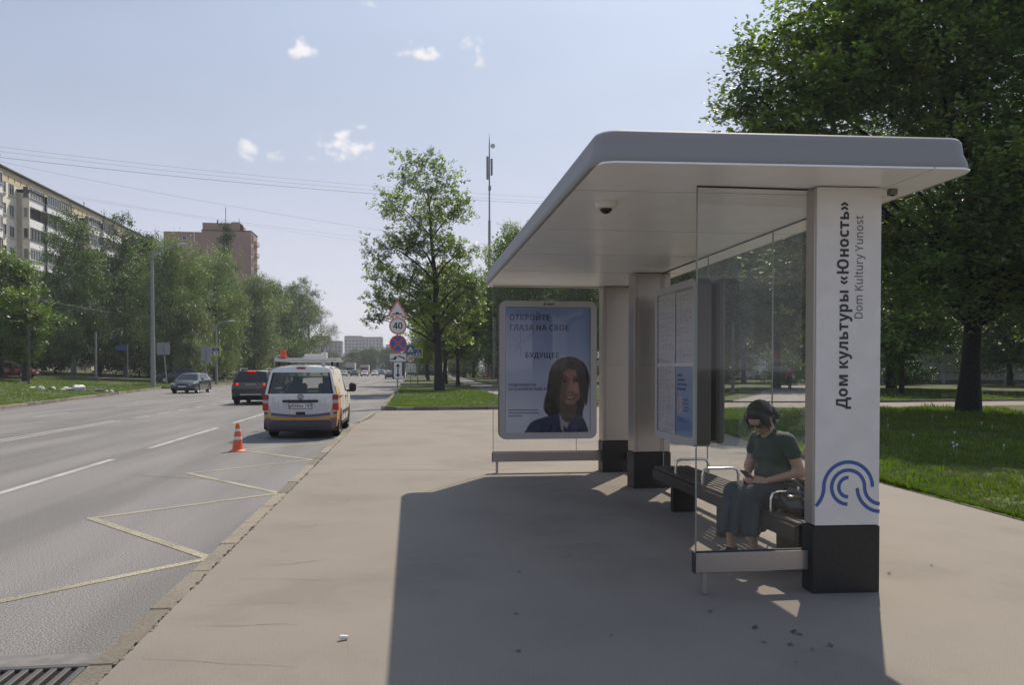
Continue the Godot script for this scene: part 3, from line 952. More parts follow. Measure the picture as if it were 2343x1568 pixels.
func lightboxes() -> void:
	var frame := mt("case_grey", Color(0.42, 0.42, 0.43), 0.4)
	var side := mt("case_dark", Color(0.06, 0.055, 0.055), 0.5, 0.3)
	var t := thing("advertising_case", "rounded grey poster case with a woman's portrait poster on the far glass wall", "poster case", Vector3(2.085, 1.595, -11.9))
	case_box(t, 1.52, 2.12, 0.14, 0.1, frame, side)
	var w := 1.31; var h := 1.915
	var pm := textured("poster_print", poster_print(), 0.25)
	var po := part(t, "poster", quad_uv(w, h, 0.003, Vector2(0.0, -0.005)), pm, 0.0)
	var ink := mt("poster_ink", Color(0.03, 0.04, 0.085), 0.5)
	# text: size, x of the left edge, height, on a sheet 1.31 by 1.915
	for s in [["ОТКРОЙТЕ", 0.122, -0.605, 0.80, true], ["ГЛАЗА НА СВОЕ", 0.122, -0.605, 0.645, true], ["БУДУЩЕЕ", 0.113, -0.365, 0.225, true], ["ПОДРОБНОСТИ", 0.056, -0.615, -0.23, true], ["НА ОТКРОЙТЕГЛАЗА.РФ", 0.053, -0.615, -0.295, true]]:
		var o := text(po, "lettering", s[0], s[1], ink, Transform3D(), s[4], 0.001)
		(o.mesh as TextMesh).horizontal_alignment = HORIZONTAL_ALIGNMENT_LEFT
		o.position = Vector3(s[2], s[3], 0.0045)
	var m := MB.new()
	for a in [0, 45, 90, 135, 180, 225, 270]:
		var d := Vector2(cos(deg_to_rad(a)), sin(deg_to_rad(a)))
		if a == 0: continue
		ribbon(m, [Vector2(-0.43, 0.385) + d * 0.02, Vector2(-0.43, 0.385) + d * (0.29 if a == 45 else (0.23 if a == 90 else 0.17))], 0.006, 0.0045)
	for k in 3: ribbon(m, [Vector2(-0.615, -0.615 - k * 0.045), Vector2([-0.16, -0.14, -0.4][k], -0.615 - k * 0.045)], 0.016, 0.0045)
	part(po, "star_print", m, mt("poster_thin", Color(0.1, 0.13, 0.22), 0.5), 0.0).set_meta("kind", "stuff")
	m = MB.new()
	prism(m, circ(0.02, 16), 0.001, xf(Vector3(-0.06, 1.005, 0.0185)))
	ribbon(m, [Vector2(-0.03, 1.005), Vector2(0.09, 1.005)], 0.026, 0.0195)
	part(t, "maker_badge", m, mt("badge", Color(0.1, 0.1, 0.11), 0.5), 0.0)
	part(t, "cover_glass", quad_uv(1.32, 1.92, 0.012), glass("case_glass", Color(0.3, 0.32, 0.33), 0.03), 0.0)
	# the information case on the rear glass
	t = thing("information_case", "rounded grey timetable case on the rear glass between bench and steel column", "timetable case", Vector3(3.12, 1.68, -9.06), -PI / 2)
	case_box(t, 1.46, 1.88, 0.16, 0.09, frame, side)
	box(t, "rear_casing", Vector3(0, 0, -0.29), Vector3(1.4, 1.82, 0.1), side, 0.03)
	var bg := quad_uv(1.29, 1.71, 0.002)
	part(t, "backing", bg, mt("case_backing", Color(0.3, 0.3, 0.31), 0.6), 0.0)
	var spots := [[-0.3, 0.415, 0.62, 0.86], [0.33, 0.4, 0.56, 0.84], [-0.3, -0.44, 0.6, 0.8], [0.32, -0.44, 0.58, 0.76]]
	for k in 4:
		var s: Array = spots[k]
		m = MB.new()
		for i in 8:   # the sheets bulge a little
			var x0: float = -s[2] / 2 + s[2] * i / 8; var x1: float = x0 + s[2] / 8
			var z0: float = 0.006 + 0.006 * sin(PI * i / 8.0) * (1 if k % 2 else -0.3); var z1: float = 0.006 + 0.006 * sin(PI * (i + 1) / 8.0) * (1 if k % 2 else -0.3)
			m.q(Vector3(s[0] + x0, s[1] - s[3] / 2, z0), Vector3(s[0] + x1, s[1] - s[3] / 2, z1), Vector3(s[0] + x1, s[1] + s[3] / 2, z1), Vector3(s[0] + x0, s[1] + s[3] / 2, z0), Vector2(i / 8.0, 1), Vector2((i + 1) / 8.0, 1), Vector2((i + 1) / 8.0, 0), Vector2(i / 8.0, 0))
		part(t, "timetable_sheet", m, textured("sheet%d" % k, timetable_print(k), 0.5), 60.0)
	var cw := mt("case_white", Color(0.62, 0.61, 0.61), 0.5)
	box(t, "divider", Vector3(0, -0.025, 0.012), Vector3(1.27, 0.045, 0.012), cw, 0.002)
	box(t, "divider", Vector3(0.02, 0.4, 0.013), Vector3(0.025, 0.8, 0.01), cw, 0.002)
	box(t, "divider", Vector3(0.02, -0.45, 0.013), Vector3(0.025, 0.8, 0.01), cw, 0.002)
	part(t, "cover_glass", quad_uv(1.28, 1.7, 0.019), M.case_glass, 0.0)

func bench() -> void:
	var t := thing("bench", "dark slatted bench with chrome armrests inside the bus shelter", "bench", Vector3(3.05, 0, -7.25))
	var wood := surf("bench_slat", ntex(noise(0.09, 4, FastNoiseLite.TYPE_SIMPLEX, 41), [lin(0.03, 0.024, 0.02), lin(0.062, 0.05, 0.042)], [0.3, 0.7], 128), 2.0, null, 1.0, 0.45, 0.0, null, false)
	var steel := mt("bench_frame", Color(0.03, 0.028, 0.027), 0.45, 0.3)
	for i in 7:
		box(t, "slat", Vector3(-0.185 + i * 0.062, 0.445, 0), Vector3(0.045, 0.03, 3.5), wood, 0.005)
	for s in [-1, 1]:
		box(t, "side_rail", Vector3(0.215 * s, 0.375, 0), Vector3(0.03, 0.11, 3.46), steel, 0.004)
	for z in [-1.3, 0.05, 1.3]:
		box(t, "leg", Vector3(0.0, 0.19, z), Vector3(0.28, 0.38, 0.09), steel, 0.005)
		box(t, "cross_bar", Vector3(0, 0.41, z), Vector3(0.4, 0.035, 0.05), steel)
	var chrome := mt("chrome", Color(0.75, 0.74, 0.73), 0.18, 1.0)
	for z in [-1.05, -0.25, 1.25]:
		var m := MB.new()
		var pts := [Vector3(-0.18, 0.46, z), Vector3(-0.18, 0.56, z), Vector3(-0.165, 0.6, z), Vector3(-0.12, 0.615, z), Vector3(0.13, 0.615, z), Vector3(0.175, 0.6, z), Vector3(0.19, 0.56, z), Vector3(0.19, 0.46, z)]
		tube(m, pts, [0.014, 0.014, 0.014, 0.014, 0.014, 0.014, 0.014, 0.014], 10)
		part(t, "armrest", m, chrome)

# ---------- signs, poles, small things ----------
func pole(par: Node, h: float, r: float, mat: Material, lean := Vector3.ZERO) -> void:
	var m := MB.new()
	tube(m, [Vector3.ZERO, Vector3(0, h * 0.5, 0) + lean * 0.5, Vector3(0, h, 0) + lean], [r, r * 0.95, r * 0.9], 10)
	part(par, "pole", m, mat)

func plate(par: Node, called: String, poly: PackedVector2Array, at: Vector3, d: float, mat: Material) -> MeshInstance3D:
	var m := MB.new()
	prism(m, poly, d)
	var o := part(par, called, m, mat, 20.0)
	o.position = at
	return o

func P2(a: Array) -> PackedVector2Array:
	var o := PackedVector2Array()
	for i in a.size() / 2: o.append(Vector2(a[i * 2], a[i * 2 + 1]))
	return o

func street_lamp(at: Vector3, h: float, reach: float, label: String, grp: String, r := 0.11) -> Node3D:
	var t := thing("street_lamp", label, "street lamp", at, 0.0, grp)
	var mat := mt("lamp_pole", Color(0.28, 0.285, 0.295), 0.6, 0.1)
	var m := MB.new()
	tube(m, [Vector3(0, -0.1, 0), Vector3(0, h * 0.35, 0), Vector3(0, h * 0.351, 0), Vector3(0, h * 0.88, 0)], [r * 1.25, r * 1.2, r, r * 0.75], 10)
	part(t, "pole", m, mat)
	m = MB.new()
	tube(m, [Vector3(0, h * 0.86, 0), Vector3(reach * 0.04, h * 0.93, 0), Vector3(reach * 0.25, h * 0.975, 0), Vector3(reach * 0.8, h * 1.0, 0)], [r * 0.5, r * 0.4, r * 0.35, r * 0.35], 8)
	part(t, "arm", m, mat)
	m = MB.new()
	var rings := []
	for k in 7:
		var s := k / 6.0
		var w: float = 0.17 * sqrt(maxf(sin(PI * (0.06 + 0.9 * s)), 0.02))
		var ring := []
		for j in 10:
			var a := TAU * j / 10
			ring.append(Vector3(reach * 0.78 + s * 0.9, h * 1.0 + sin(a) * w * 0.55 + s * 0.08, -cos(a) * w))
		rings.append(ring)
	loft(m, rings)
	part(t, "lamp_head", m, mt("lamp_head", Color(0.5, 0.5, 0.5), 0.45), 60.0)
	box(t, "lens", Vector3(reach * 0.78 + 0.5, h * 1.0 - 0.045, 0), Vector3(0.6, 0.03, 0.24), mt("lamp_lens", Color(0.65, 0.65, 0.62), 0.2), 0.01)
	return t

func street_things() -> void:
	var galv := mt("galvanised", Color(0.3, 0.31, 0.32), 0.55, 0.5)
	var back := mt("sign_back", Color(0.3, 0.315, 0.34), 0.6, 0.2)
	var red := mt("sign_red", Color(0.5, 0.07, 0.07), 0.4)
	var pale := mt("sign_faded_red", Color(0.6, 0.2, 0.19), 0.45)
	var wh := mt("sign_white", Color(0.72, 0.7, 0.68), 0.4)
	var bl := mt("sign_blue", Color(0.035, 0.1, 0.36), 0.4)
	var bk := mt("sign_black", Color(0.02, 0.02, 0.022), 0.5)
	var ylw := mt("sign_yellow", Color(0.62, 0.68, 0.06), 0.4)
	# the near post with five signs
	var t := thing("sign_post", "grey post with hump, 40, no stopping, tow and arrow signs on the island", "road sign", Vector3(-0.6, 0.12, -35.4))
	pole(t, 4.5, 0.035, galv)
	var z := 0.04
	var tri := P2([-0.42, -0.3, 0.42, -0.3, 0.455, -0.27, 0.03, 0.44, -0.03, 0.44, -0.455, -0.27])
	var s := plate(t, "warning_sign", tri, Vector3(0, 4.12, z), 0.012, pale)
	plate(s, "face", P2([-0.36, -0.255, 0.36, -0.255, 0, 0.345]), Vector3(0, 0, 0.012), 0.004, wh)
	var hump := PackedVector2Array()
	for p in [[-0.25, -0.17], [-0.1, -0.15], [-0.05, -0.1], [0.0, -0.085], [0.05, -0.1], [0.1, -0.15], [0.25, -0.17], [0.25, -0.19], [-0.25, -0.19]]: hump.append(Vector2(p[0], p[1]))
	plate(s, "hump_symbol", hump, Vector3(0, 0.0, 0.016), 0.003, bk)
	s = plate(t, "speed_limit_sign", circ(0.385), Vector3(0.02, 3.42, z), 0.012, pale)
	plate(s, "face", circ(0.32), Vector3(0, 0, 0.012), 0.004, wh)
	text(s, "lettering", "40", 0.4, bk, xf(Vector3(0, 0, 0.018)), true, 0.003)
	s = plate(t, "no_stopping_sign", circ(0.385), Vector3(0.03, 2.63, z), 0.012, pale)
	plate(s, "rim", circ(0.365), Vector3(0, 0, 0.012), 0.003, red)
	plate(s, "face", circ(0.305), Vector3(0, 0, 0.015), 0.003, bl)
	for a in [PI / 4, -PI / 4]:
		var mm := MB.new()
		var d := Vector2(cos(a), sin(a)) * 0.31
		ribbon(mm, [-d, d], 0.085, 0.0205 + (0.001 if a > 0 else 0.0))
		part(s, "bar_edge", mm, pale, 0.0)
	for a in [PI / 4, -PI / 4]:
		var mm := MB.new()
		var d := Vector2(cos(a), sin(a)) * 0.31
		ribbon(mm, [-d, d], 0.055, 0.0235 + (0.001 if a > 0 else 0.0))
		part(s, "bar", mm, red, 0.0)
	s = plate(t, "tow_plate", rrect(0.74, 0.36, 0.02), Vector3(0.02, 2.01, z), 0.01, bk)
	plate(s, "face", rrect(0.72, 0.34, 0.02), Vector3(0, 0, 0.01), 0.003, wh)
	plate(s, "tow_truck_symbol", P2([-0.33, -0.1, -0.33, -0.05, -0.2, -0.05, -0.17, 0.04, -0.1, 0.05, -0.09, 0.12, -0.07, 0.05, 0.0, -0.02, -0.02, -0.04, -0.08, 0.0, -0.08, -0.1]), Vector3(0, 0, 0.013), 0.003, bk)
	plate(s, "car_symbol", P2([-0.02, 0.07, 0.04, 0.09, 0.24, 0.03, 0.3, -0.03, 0.3, -0.1, 0.26, -0.1, 0.22, -0.03, 0.08, 0.02, 0.0, 0.04]), Vector3(0, 0, 0.013), 0.003, bk)
	s = plate(t, "arrow_plate", rrect(0.37, 0.74, 0.02), Vector3(0.02, 1.44, z), 0.01, bk)
	plate(s, "face", rrect(0.355, 0.725, 0.02), Vector3(0, 0, 0.01), 0.003, wh)
	plate(s, "arrow_symbol", P2([0, 0.31, 0.1, 0.17, 0.028, 0.17, 0.028, -0.17, 0.1, -0.17, 0, -0.31, -0.1, -0.17, -0.028, -0.17, -0.028, 0.17, -0.1, 0.17]), Vector3(0, 0, 0.013), 0.003, bk)
	# second post, farther along the island
	t = thing("sign_post", "post with blue hump sign, 20 limit and distance plate on the island grass", "road sign", Vector3(-0.05, 0.12, -64.0))
	pole(t, 3.5, 0.035, galv)
	s = plate(t, "hump_sign", rrect(0.68, 0.68, 0.04), Vector3(0, 3.1, z), 0.012, bl)
	plate(s, "face", P2([-0.26, -0.2, 0.26, -0.2, 0, 0.26]), Vector3(0, 0.0, 0.012), 0.004, wh)
	plate(s, "hump_symbol", P2([-0.14, -0.14, -0.03, -0.06, 0.03, -0.06, 0.14, -0.14]), Vector3(0, 0, 0.016), 0.003, bk)
	s = plate(t, "speed_limit_sign", circ(0.34), Vector3(0.0, 2.37, z), 0.012, pale)
	plate(s, "face", circ(0.27), Vector3(0, 0, 0.012), 0.004, wh)
	text(s, "lettering", "20", 0.34, bk, xf(Vector3(0, 0, 0.018)), true, 0.003)
	s = plate(t, "distance_plate", rrect(0.7, 0.34, 0.02), Vector3(0, 1.78, z), 0.012, wh)
	for x in [-0.26, 0.26]:
		plate(s, "arrow_symbol", P2([x, 0.12, x + 0.06, 0.03, x + 0.02, 0.03, x + 0.02, -0.1, x - 0.02, -0.1, x - 0.02, 0.03, x - 0.06, 0.03]), Vector3(0, 0, 0.012), 0.003, bk)
	text(s, "lettering", "30 м", 0.15, mt("faded_ink", Color(0.35, 0.35, 0.36), 0.6), xf(Vector3(0, 0, 0.014)), false, 0.003)
	# pedestrian crossing signs
	for c in [[Vector3(0.65, 0.12, -80.0), 3.6, 0.0, "yellow bordered pedestrian crossing sign behind the 20 limit post", 3.15, 0.06], [Vector3(-20.1, 0.05, -85.0), 0.0, 0.0, "yellow bordered pedestrian crossing sign on the lamp pole left of the road", 3.45, 0.16]]:
		t = thing("crossing_sign", c[3], "road sign", c[0])
		if c[1] > 0: pole(t, c[1], 0.05, galv)
		s = plate(t, "panel", rrect(0.95, 1.0, 0.02), Vector3(0.05, c[4], c[5]), 0.014, ylw)
		plate(s, "face", rrect(0.7, 0.74, 0.02), Vector3(0, 0, 0.014), 0.004, bl)
		plate(s, "triangle", P2([-0.3, -0.3, 0.3, -0.3, 0, 0.3]), Vector3(0, 0, 0.018), 0.003, wh)
		plate(s, "walker_symbol", P2([-0.14, -0.26, -0.08, -0.26, -0.01, -0.12, 0.06, -0.26, 0.12, -0.26, 0.05, -0.06, 0.04, 0.06, 0.12, 0.0, 0.13, 0.03, 0.03, 0.12, 0.03, 0.2, -0.03, 0.2, -0.03, 0.11, -0.1, 0.03, -0.08, 0.0, -0.03, 0.04, -0.03, -0.08]), Vector3(0, 0, 0.021), 0.003, bk)
	# signs seen from behind, left of the road
	t = thing("road_sign", "grey back of a wide road sign on a leaning pole left of the road", "road sign", Vector3(-22.3, gh(-22.3, -76), -76))
	pole(t, 3.9, 0.06, galv, Vector3(-0.35, 0, 0))
	box(t, "panel", Vector3(-0.34, 3.3, -0.08), Vector3(1.15, 1.1, 0.03), back, 0.01)
	t = thing("road_sign", "tall grey sign back on a thin pole before the crossing sign", "road sign", Vector3(-19.6, gh(-19.6, -79), -79))
	pole(t, 3.9, 0.045, galv)
	box(t, "panel", Vector3(0.0, 3.1, -0.06), Vector3(0.9, 1.35, 0.03), back, 0.01)
	t = thing("street_sign", "faded blue street sign high on a thin pole before the birches", "street sign", Vector3(-26.4, gh(-26.4, -78), -78))
	pole(t, 3.5, 0.05, galv)
	box(t, "panel", Vector3(-0.55, 3.15, 0.0), Vector3(1.0, 0.42, 0.03), mt("dull_blue", Color(0.06, 0.1, 0.25), 0.5), 0.01)
	for q in [[Vector3(-27.9, 0, -62), 4.2, "dark bare pole in the grass near the red car", Color(0.05, 0.055, 0.05)], [Vector3(-28.1, 0, -75), 4.4, "bare grey pole before the dark birch trunks", Color(0.26, 0.27, 0.27)], [Vector3(19.75, 0.05, -46.6), 4.5, "grey pole in the grass behind the timetable case", Color(0.09, 0.1, 0.11)]]:
		var at: Vector3 = q[0]
		if at.x < 0: at.y = gh(at.x, at.z)
		t = thing("bare_pole", q[2], "pole", at)
		pole(t, q[1], 0.09, mt("pole_%d" % int(at.x), q[3], 0.7))
		box(t, "base", Vector3(0, 0.12, 0), Vector3(0.24, 0.28, 0.24), mt("pole_base", Color(0.13, 0.13, 0.12), 0.8), 0.03)
	# street lamps
	street_lamp(Vector3(-22.45, 0.08, -72.5), 12.5, 2.7, "tall grey street lamp at the left kerb, before the willows", "", 0.16)
	street_lamp(Vector3(-20.1, 0.02, -85.2), 6.6, 1.4, "short grey lamp pole carrying the crossing sign", "", 0.12)
	street_lamp(Vector3(-21.3, 0.02, -127), 12.0, 2.6, "street lamp rising behind the dark car, among left trees", "", 0.14)
	street_lamp(Vector3(-21.5, 0.02, -172), 12.0, 2.4, "far street lamp before the airy left tree", "", 0.17)
	street_lamp(Vector3(-21.5, 0.02, -215), 11.5, 3.0, "farthest street lamp, curved arm against the pale sky", "", 0.18)
	# overhead wires
	var wm := mt("wire", Color(0.22, 0.23, 0.25), 0.6)
	var wires := [[Vector3(-44.5, 18.3, -56.4), Vector3(21, 19.4, -81), 1.0, 0.016, "upper power cable across the road"], [Vector3(-45.5, 18.5, -58.4), Vector3(21.5, 19.4, -83), 1.0, 0.016, "second power cable from the top"], [Vector3(-44.5, 17.5, -56.4), Vector3(21, 18.8, -81), 1.0, 0.027, "thick power cable just under the top pair"], [Vector3(-49, 22.4, -73.3), Vector3(10.4, 14.2, -81), 0.9, 0.016, "steep thin cable in front of the brick tower"], [Vector3(-56, 23.2, -86.5), Vector3(12, 17.2, -102), 1.3, 0.016, "lower cable passing above the brick tower"], [Vector3(-56, 22.6, -86.5), Vector3(12, 16.0, -102), 0.6, 0.014, "lowest cable above the brick tower"], [Vector3(-33, 8.2, -55), Vector3(-22.45, 6.1, -72.5), 0.3, 0.02, "dark cable running to the tall left street lamp"], [Vector3(-21.5, 11.3, -215), Vector3(10, 10.9, -225), 0.2, 0.03, "cable at the farthest street lamp"]]
	for w in wires:
		var m := MB.new()
		var pts := []; var rad := []
		for i in 17:
			var k := i / 16.0
			pts.append((w[0] as Vector3).lerp(w[1], k) + Vector3(0, -4.0 * float(w[2]) * k * (1 - k), 0)); rad.append(w[3] * 0.55)
		tube(m, pts, rad, 5, false)
		solo("overhead_cable", m, wm, w[4], "cable", "cables over the road")
	# mast
	t = thing("antenna_mast", "slender mobile phone mast with antennas above the trees", "mast", Vector3(14.87, 0, -150))
	var mm2 := mt("mast_steel", Color(0.2, 0.21, 0.23), 0.6, 0.2)
	var m2 := MB.new()
	tube(m2, [Vector3(0, 0, 0), Vector3(0, 30, 0), Vector3(0, 30.1, 0), Vector3(0, 44.4, 0), Vector3(0, 46.5, 0)], [0.35, 0.24, 0.16, 0.12, 0.02], 10)
	part(t, "pole", m2, mm2)
	box(t, "antenna_panel", Vector3(-0.38, 40.0, 0.1), Vector3(0.42, 4.4, 0.3), mm2, 0.05)
	box(t, "antenna_panel", Vector3(0.42, 40.2, 0.1), Vector3(0.4, 3.2, 0.3), mm2, 0.05)
	box(t, "junction_box", Vector3(0.05, 36.2, 0.1), Vector3(0.5, 0.9, 0.4), mm2, 0.05)
	m2 = MB.new()
	lathe(m2, [Vector2(0, 0.12), Vector2(0.42, 0.12), Vector2(0.45, 0), Vector2(0.3, -0.1), Vector2(0, -0.15)], 16, xf(Vector3(0.65, 44.2, 0.1), PI / 2, 0, 0))
	part(t, "dish", m2, mt("dish", Color(0.5, 0.5, 0.52), 0.5), 40.0)
	# traffic cone
	t = thing("traffic_cone", "orange traffic cone with two white bands behind the parked van", "traffic cone", Vector3(-3.58, -0.1, -16.95))
	var org := mt("cone_orange", Color(0.66, 0.12, 0.04), 0.5)
	t.scale = Vector3(0.94, 0.94, 0.94)
	m2 = MB.new()
	lathe(m2, [Vector2(0.135, 0.03), Vector2(0.118, 0.05), Vector2(0.098, 0.22), Vector2(0.073, 0.4), Vector2(0.05, 0.56), Vector2(0.034, 0.615), Vector2(0.026, 0.61), Vector2(0.0, 0.6)], 20)
	part(t, "cone_body", m2, org, 50.0)
	m2 = MB.new()
	lathe(m2, [Vector2(0.0, 0.0), Vector2(0.19, 0.0), Vector2(0.195, 0.012), Vector2(0.15, 0.034), Vector2(0.128, 0.045)], 20)
	part(t, "base", m2, org, 30.0)
	for b in [[0.26, 0.33, 0.0935, 0.084], [0.44, 0.5, 0.0695, 0.061]]:
		m2 = MB.new()
		lathe(m2, [Vector2(b[2] + 0.001, b[0]), Vector2(b[3] + 0.001, b[1])], 20)
		part(t, "band", m2, mt("cone_band", Color(0.66, 0.63, 0.6), 0.35), 60.0)
	# storm drain
	t = thing("storm_drain", "black iron storm drain grate set in the gutter by the kerb", "drain", Vector3(-2.06, -0.096, -4.3))
	var iron := mt("cast_iron", Color(0.11, 0.105, 0.1), 0.55, 0.5)
	box(t, "pit", Vector3(0, 0.002, 0), Vector3(0.52, 0.004, 0.76), mt("pit_black", Color(0.004, 0.004, 0.004), 1.0))
	for x in [-0.28, 0.28]: box(t, "frame_bar", Vector3(x, 0.012, 0), Vector3(0.05, 0.024, 0.84), iron, 0.004)
	for q in [-0.4, 0.4]: box(t, "frame_bar", Vector3(0, 0.012, q), Vector3(0.51, 0.024, 0.05), iron, 0.004)
	for i in 7:
		box(t, "grate_bar", Vector3(-0.222 + i * 0.074, 0.012, 0), Vector3(0.036, 0.022, 0.74), iron, 0.004)
	box(t, "centre_bar", Vector3(0, 0.009, 0), Vector3(0.5, 0.014, 0.04), iron, 0.003)
	# rockery with the big white stone
	var rn := RandomNumberGenerator.new(); rn.seed = 5
	for i in 46:
		var big := i == 0
		var rx: float = -22.1 if big else -22.4 + rn.randf_range(-2.7, 2.9)
		var rz: float = -56.0 if big else -56.4 + rn.randf_range(-1.0, 1.0) + (rx + 22.2) * -0.35
		var sz: float = 0.42 if big else rn.randf_range(0.06, 0.15) * (1.5 if rn.randf() < 0.15 else 1.0)
		var m := MB.new()
		var nz := noise(0.9, 2, FastNoiseLite.TYPE_SIMPLEX, 50 + i)
		var rings := []
		for k in 6:
			var ph := -PI / 2 + PI * k / 5.0
			var ring := []
			for j in 9:
				var a := -TAU * j / 9
				var d := Vector3(cos(a) * cos(ph), sin(ph), sin(a) * cos(ph))
				ring.append(d * sz * Vector3(1.35 if big else 1.1, 0.72, 1.0) * (1.0 + 0.55 * nz.get_noise_3dv(d)))
			rings.append(ring)
		loft(m, rings)
		var wt := big or rn.randf() < 0.55
		var o := solo("rock", m, mt("rock_white", Color(0.62, 0.6, 0.57), 0.8) if wt else mt("rock_dark", Color(0.09, 0.085, 0.08), 0.85), "large white boulder in the middle of the rockery" if big else ("small whitewashed stone in the rockery ring" if wt else "small dark stone in the rockery ring"), "rock", "" if big else ("white stones of the rockery" if wt else "dark stones of the rockery"), 45.0)
		o.position = Vector3(rx, gh(rx, rz) + sz * 0.35, rz)
		o.rotation.y = rn.randf_range(0, 3)
	# litter on the pavement
	var m3 := MB.new()
	lathe(m3, [Vector2(0.012, 0), Vector2(0.014, 0.03), Vector2(0.013, 0.05), Vector2(0.0, 0.05)], 8, xf(Vector3(-0.375, 0.014, -4.72), 0, 0.3, PI / 2 - 0.15))
	solo("paper_scrap", m3, mt("paper", Color(0.72, 0.7, 0.68), 0.8), "crumpled white scrap lying on the sunlit pavement", "litter")
	for q in [[2.18, -4.3], [2.3, -4.5], [2.32, -4.46], [2.05, -4.36], [2.26, -4.2], [2.4, -4.25], [2.1, -4.6], [1.95, -4.95], [1.35, -6.6], [0.6, -4.4], [3.7, -5.7], [4.2, -5.9]]:
		var mm := MB.new()
		var s3 := rf(0.012, 0.022)
		mm.t(Vector3(-s3, 0.002, 0), Vector3(0, 0.002, s3), Vector3(s3, 0.012, 0))
		mm.t(Vector3(-s3, 0.002, 0), Vector3(s3, 0.012, 0), Vector3(0, 0.014, -s3))
		var o := solo("fallen_leaf", mm, mt("dry_leaf", Color(0.07, 0.055, 0.035), 0.8), "dry fallen leaf or crumb on the pavement", "leaf", "dry leaves on the pavement")
		o.position = Vector3(q[0], 0.003, q[1]); o.rotation.y = rf(0, 6)

# ---------- vehicles: origin on the ground under the middle, nose towards -z ----------
func cv(pts: Array, t: float) -> float:   # smooth curve through Vector2(z, y), z rising
	if t <= pts[0].x: return pts[0].y
	for i in pts.size() - 1:
		if t <= pts[i + 1].x:
			var k: float = (t - pts[i].x) / (pts[i + 1].x - pts[i].x)
			return lerpf(pts[i].y, pts[i + 1].y, k)
	return pts[-1].y

func wheel_mesh(r: float, w: float) -> Array:
	var key := "wheel%d%d" % [int(r * 100), int(w * 100)]
	if M.has(key): return M[key]
	var T := MB.new()
	lathe(T, [Vector2(r * 0.66, -w / 2 + 0.01), Vector2(r * 0.9, -w / 2), Vector2(r * 0.985, -w / 2 + 0.025), Vector2(r, -w / 4), Vector2(r, w / 4), Vector2(r * 0.985, w / 2 - 0.025), Vector2(r * 0.9, w / 2), Vector2(r * 0.66, w / 2 - 0.01)], 24, Transform3D(Basis(Vector3.BACK, PI / 2), Vector3.ZERO))
	var rim := MB.new()
	var tr := Transform3D(Basis(Vector3.BACK, PI / 2), Vector3.ZERO)
	for s in [-1, 1]:
		lathe(rim, [Vector2(r * 0.67, s * (w / 2 - 0.012)), Vector2(r * 0.6, s * (w / 2 - 0.05)), Vector2(r * 0.18, s * (w / 2 - 0.05)), Vector2(r * 0.15, s * (w / 2 - 0.02)), Vector2(0, s * (w / 2 - 0.018))], 20, tr)
	for k in 5:
		var a := TAU * k / 5
		for s in [-1, 1]:
			bx(rim, Vector3(s * (w / 2 - 0.028), sin(a) * r * 0.38, cos(a) * r * 0.38), Vector3(0.02, r * 0.52, r * 0.13), 0.0, Basis(Vector3.RIGHT, a + PI / 2).rotated(Vector3.RIGHT, -2 * a + 0.0) if false else Basis(Vector3.RIGHT, -a + PI / 2))
	M[key] = [build(T, 40.0), build(rim, 30.0)]
	return M[key]

func add_wheels(t: Node3D, tw: float, zf: float, zr: float, r: float, rimmat: Material) -> void:
	var ms := wheel_mesh(r, 0.2)
	for q in [[-1, zf], [1, zf], [-1, zr], [1, zr]]:
		var w := inst(t, "wheel", ms[0], mt("tyre", Color(0.018, 0.018, 0.018), 0.85))
		w.position = Vector3(q[0] * (tw / 2 - 0.1), r, q[1])
		inst(w, "rim", ms[1], rimmat)

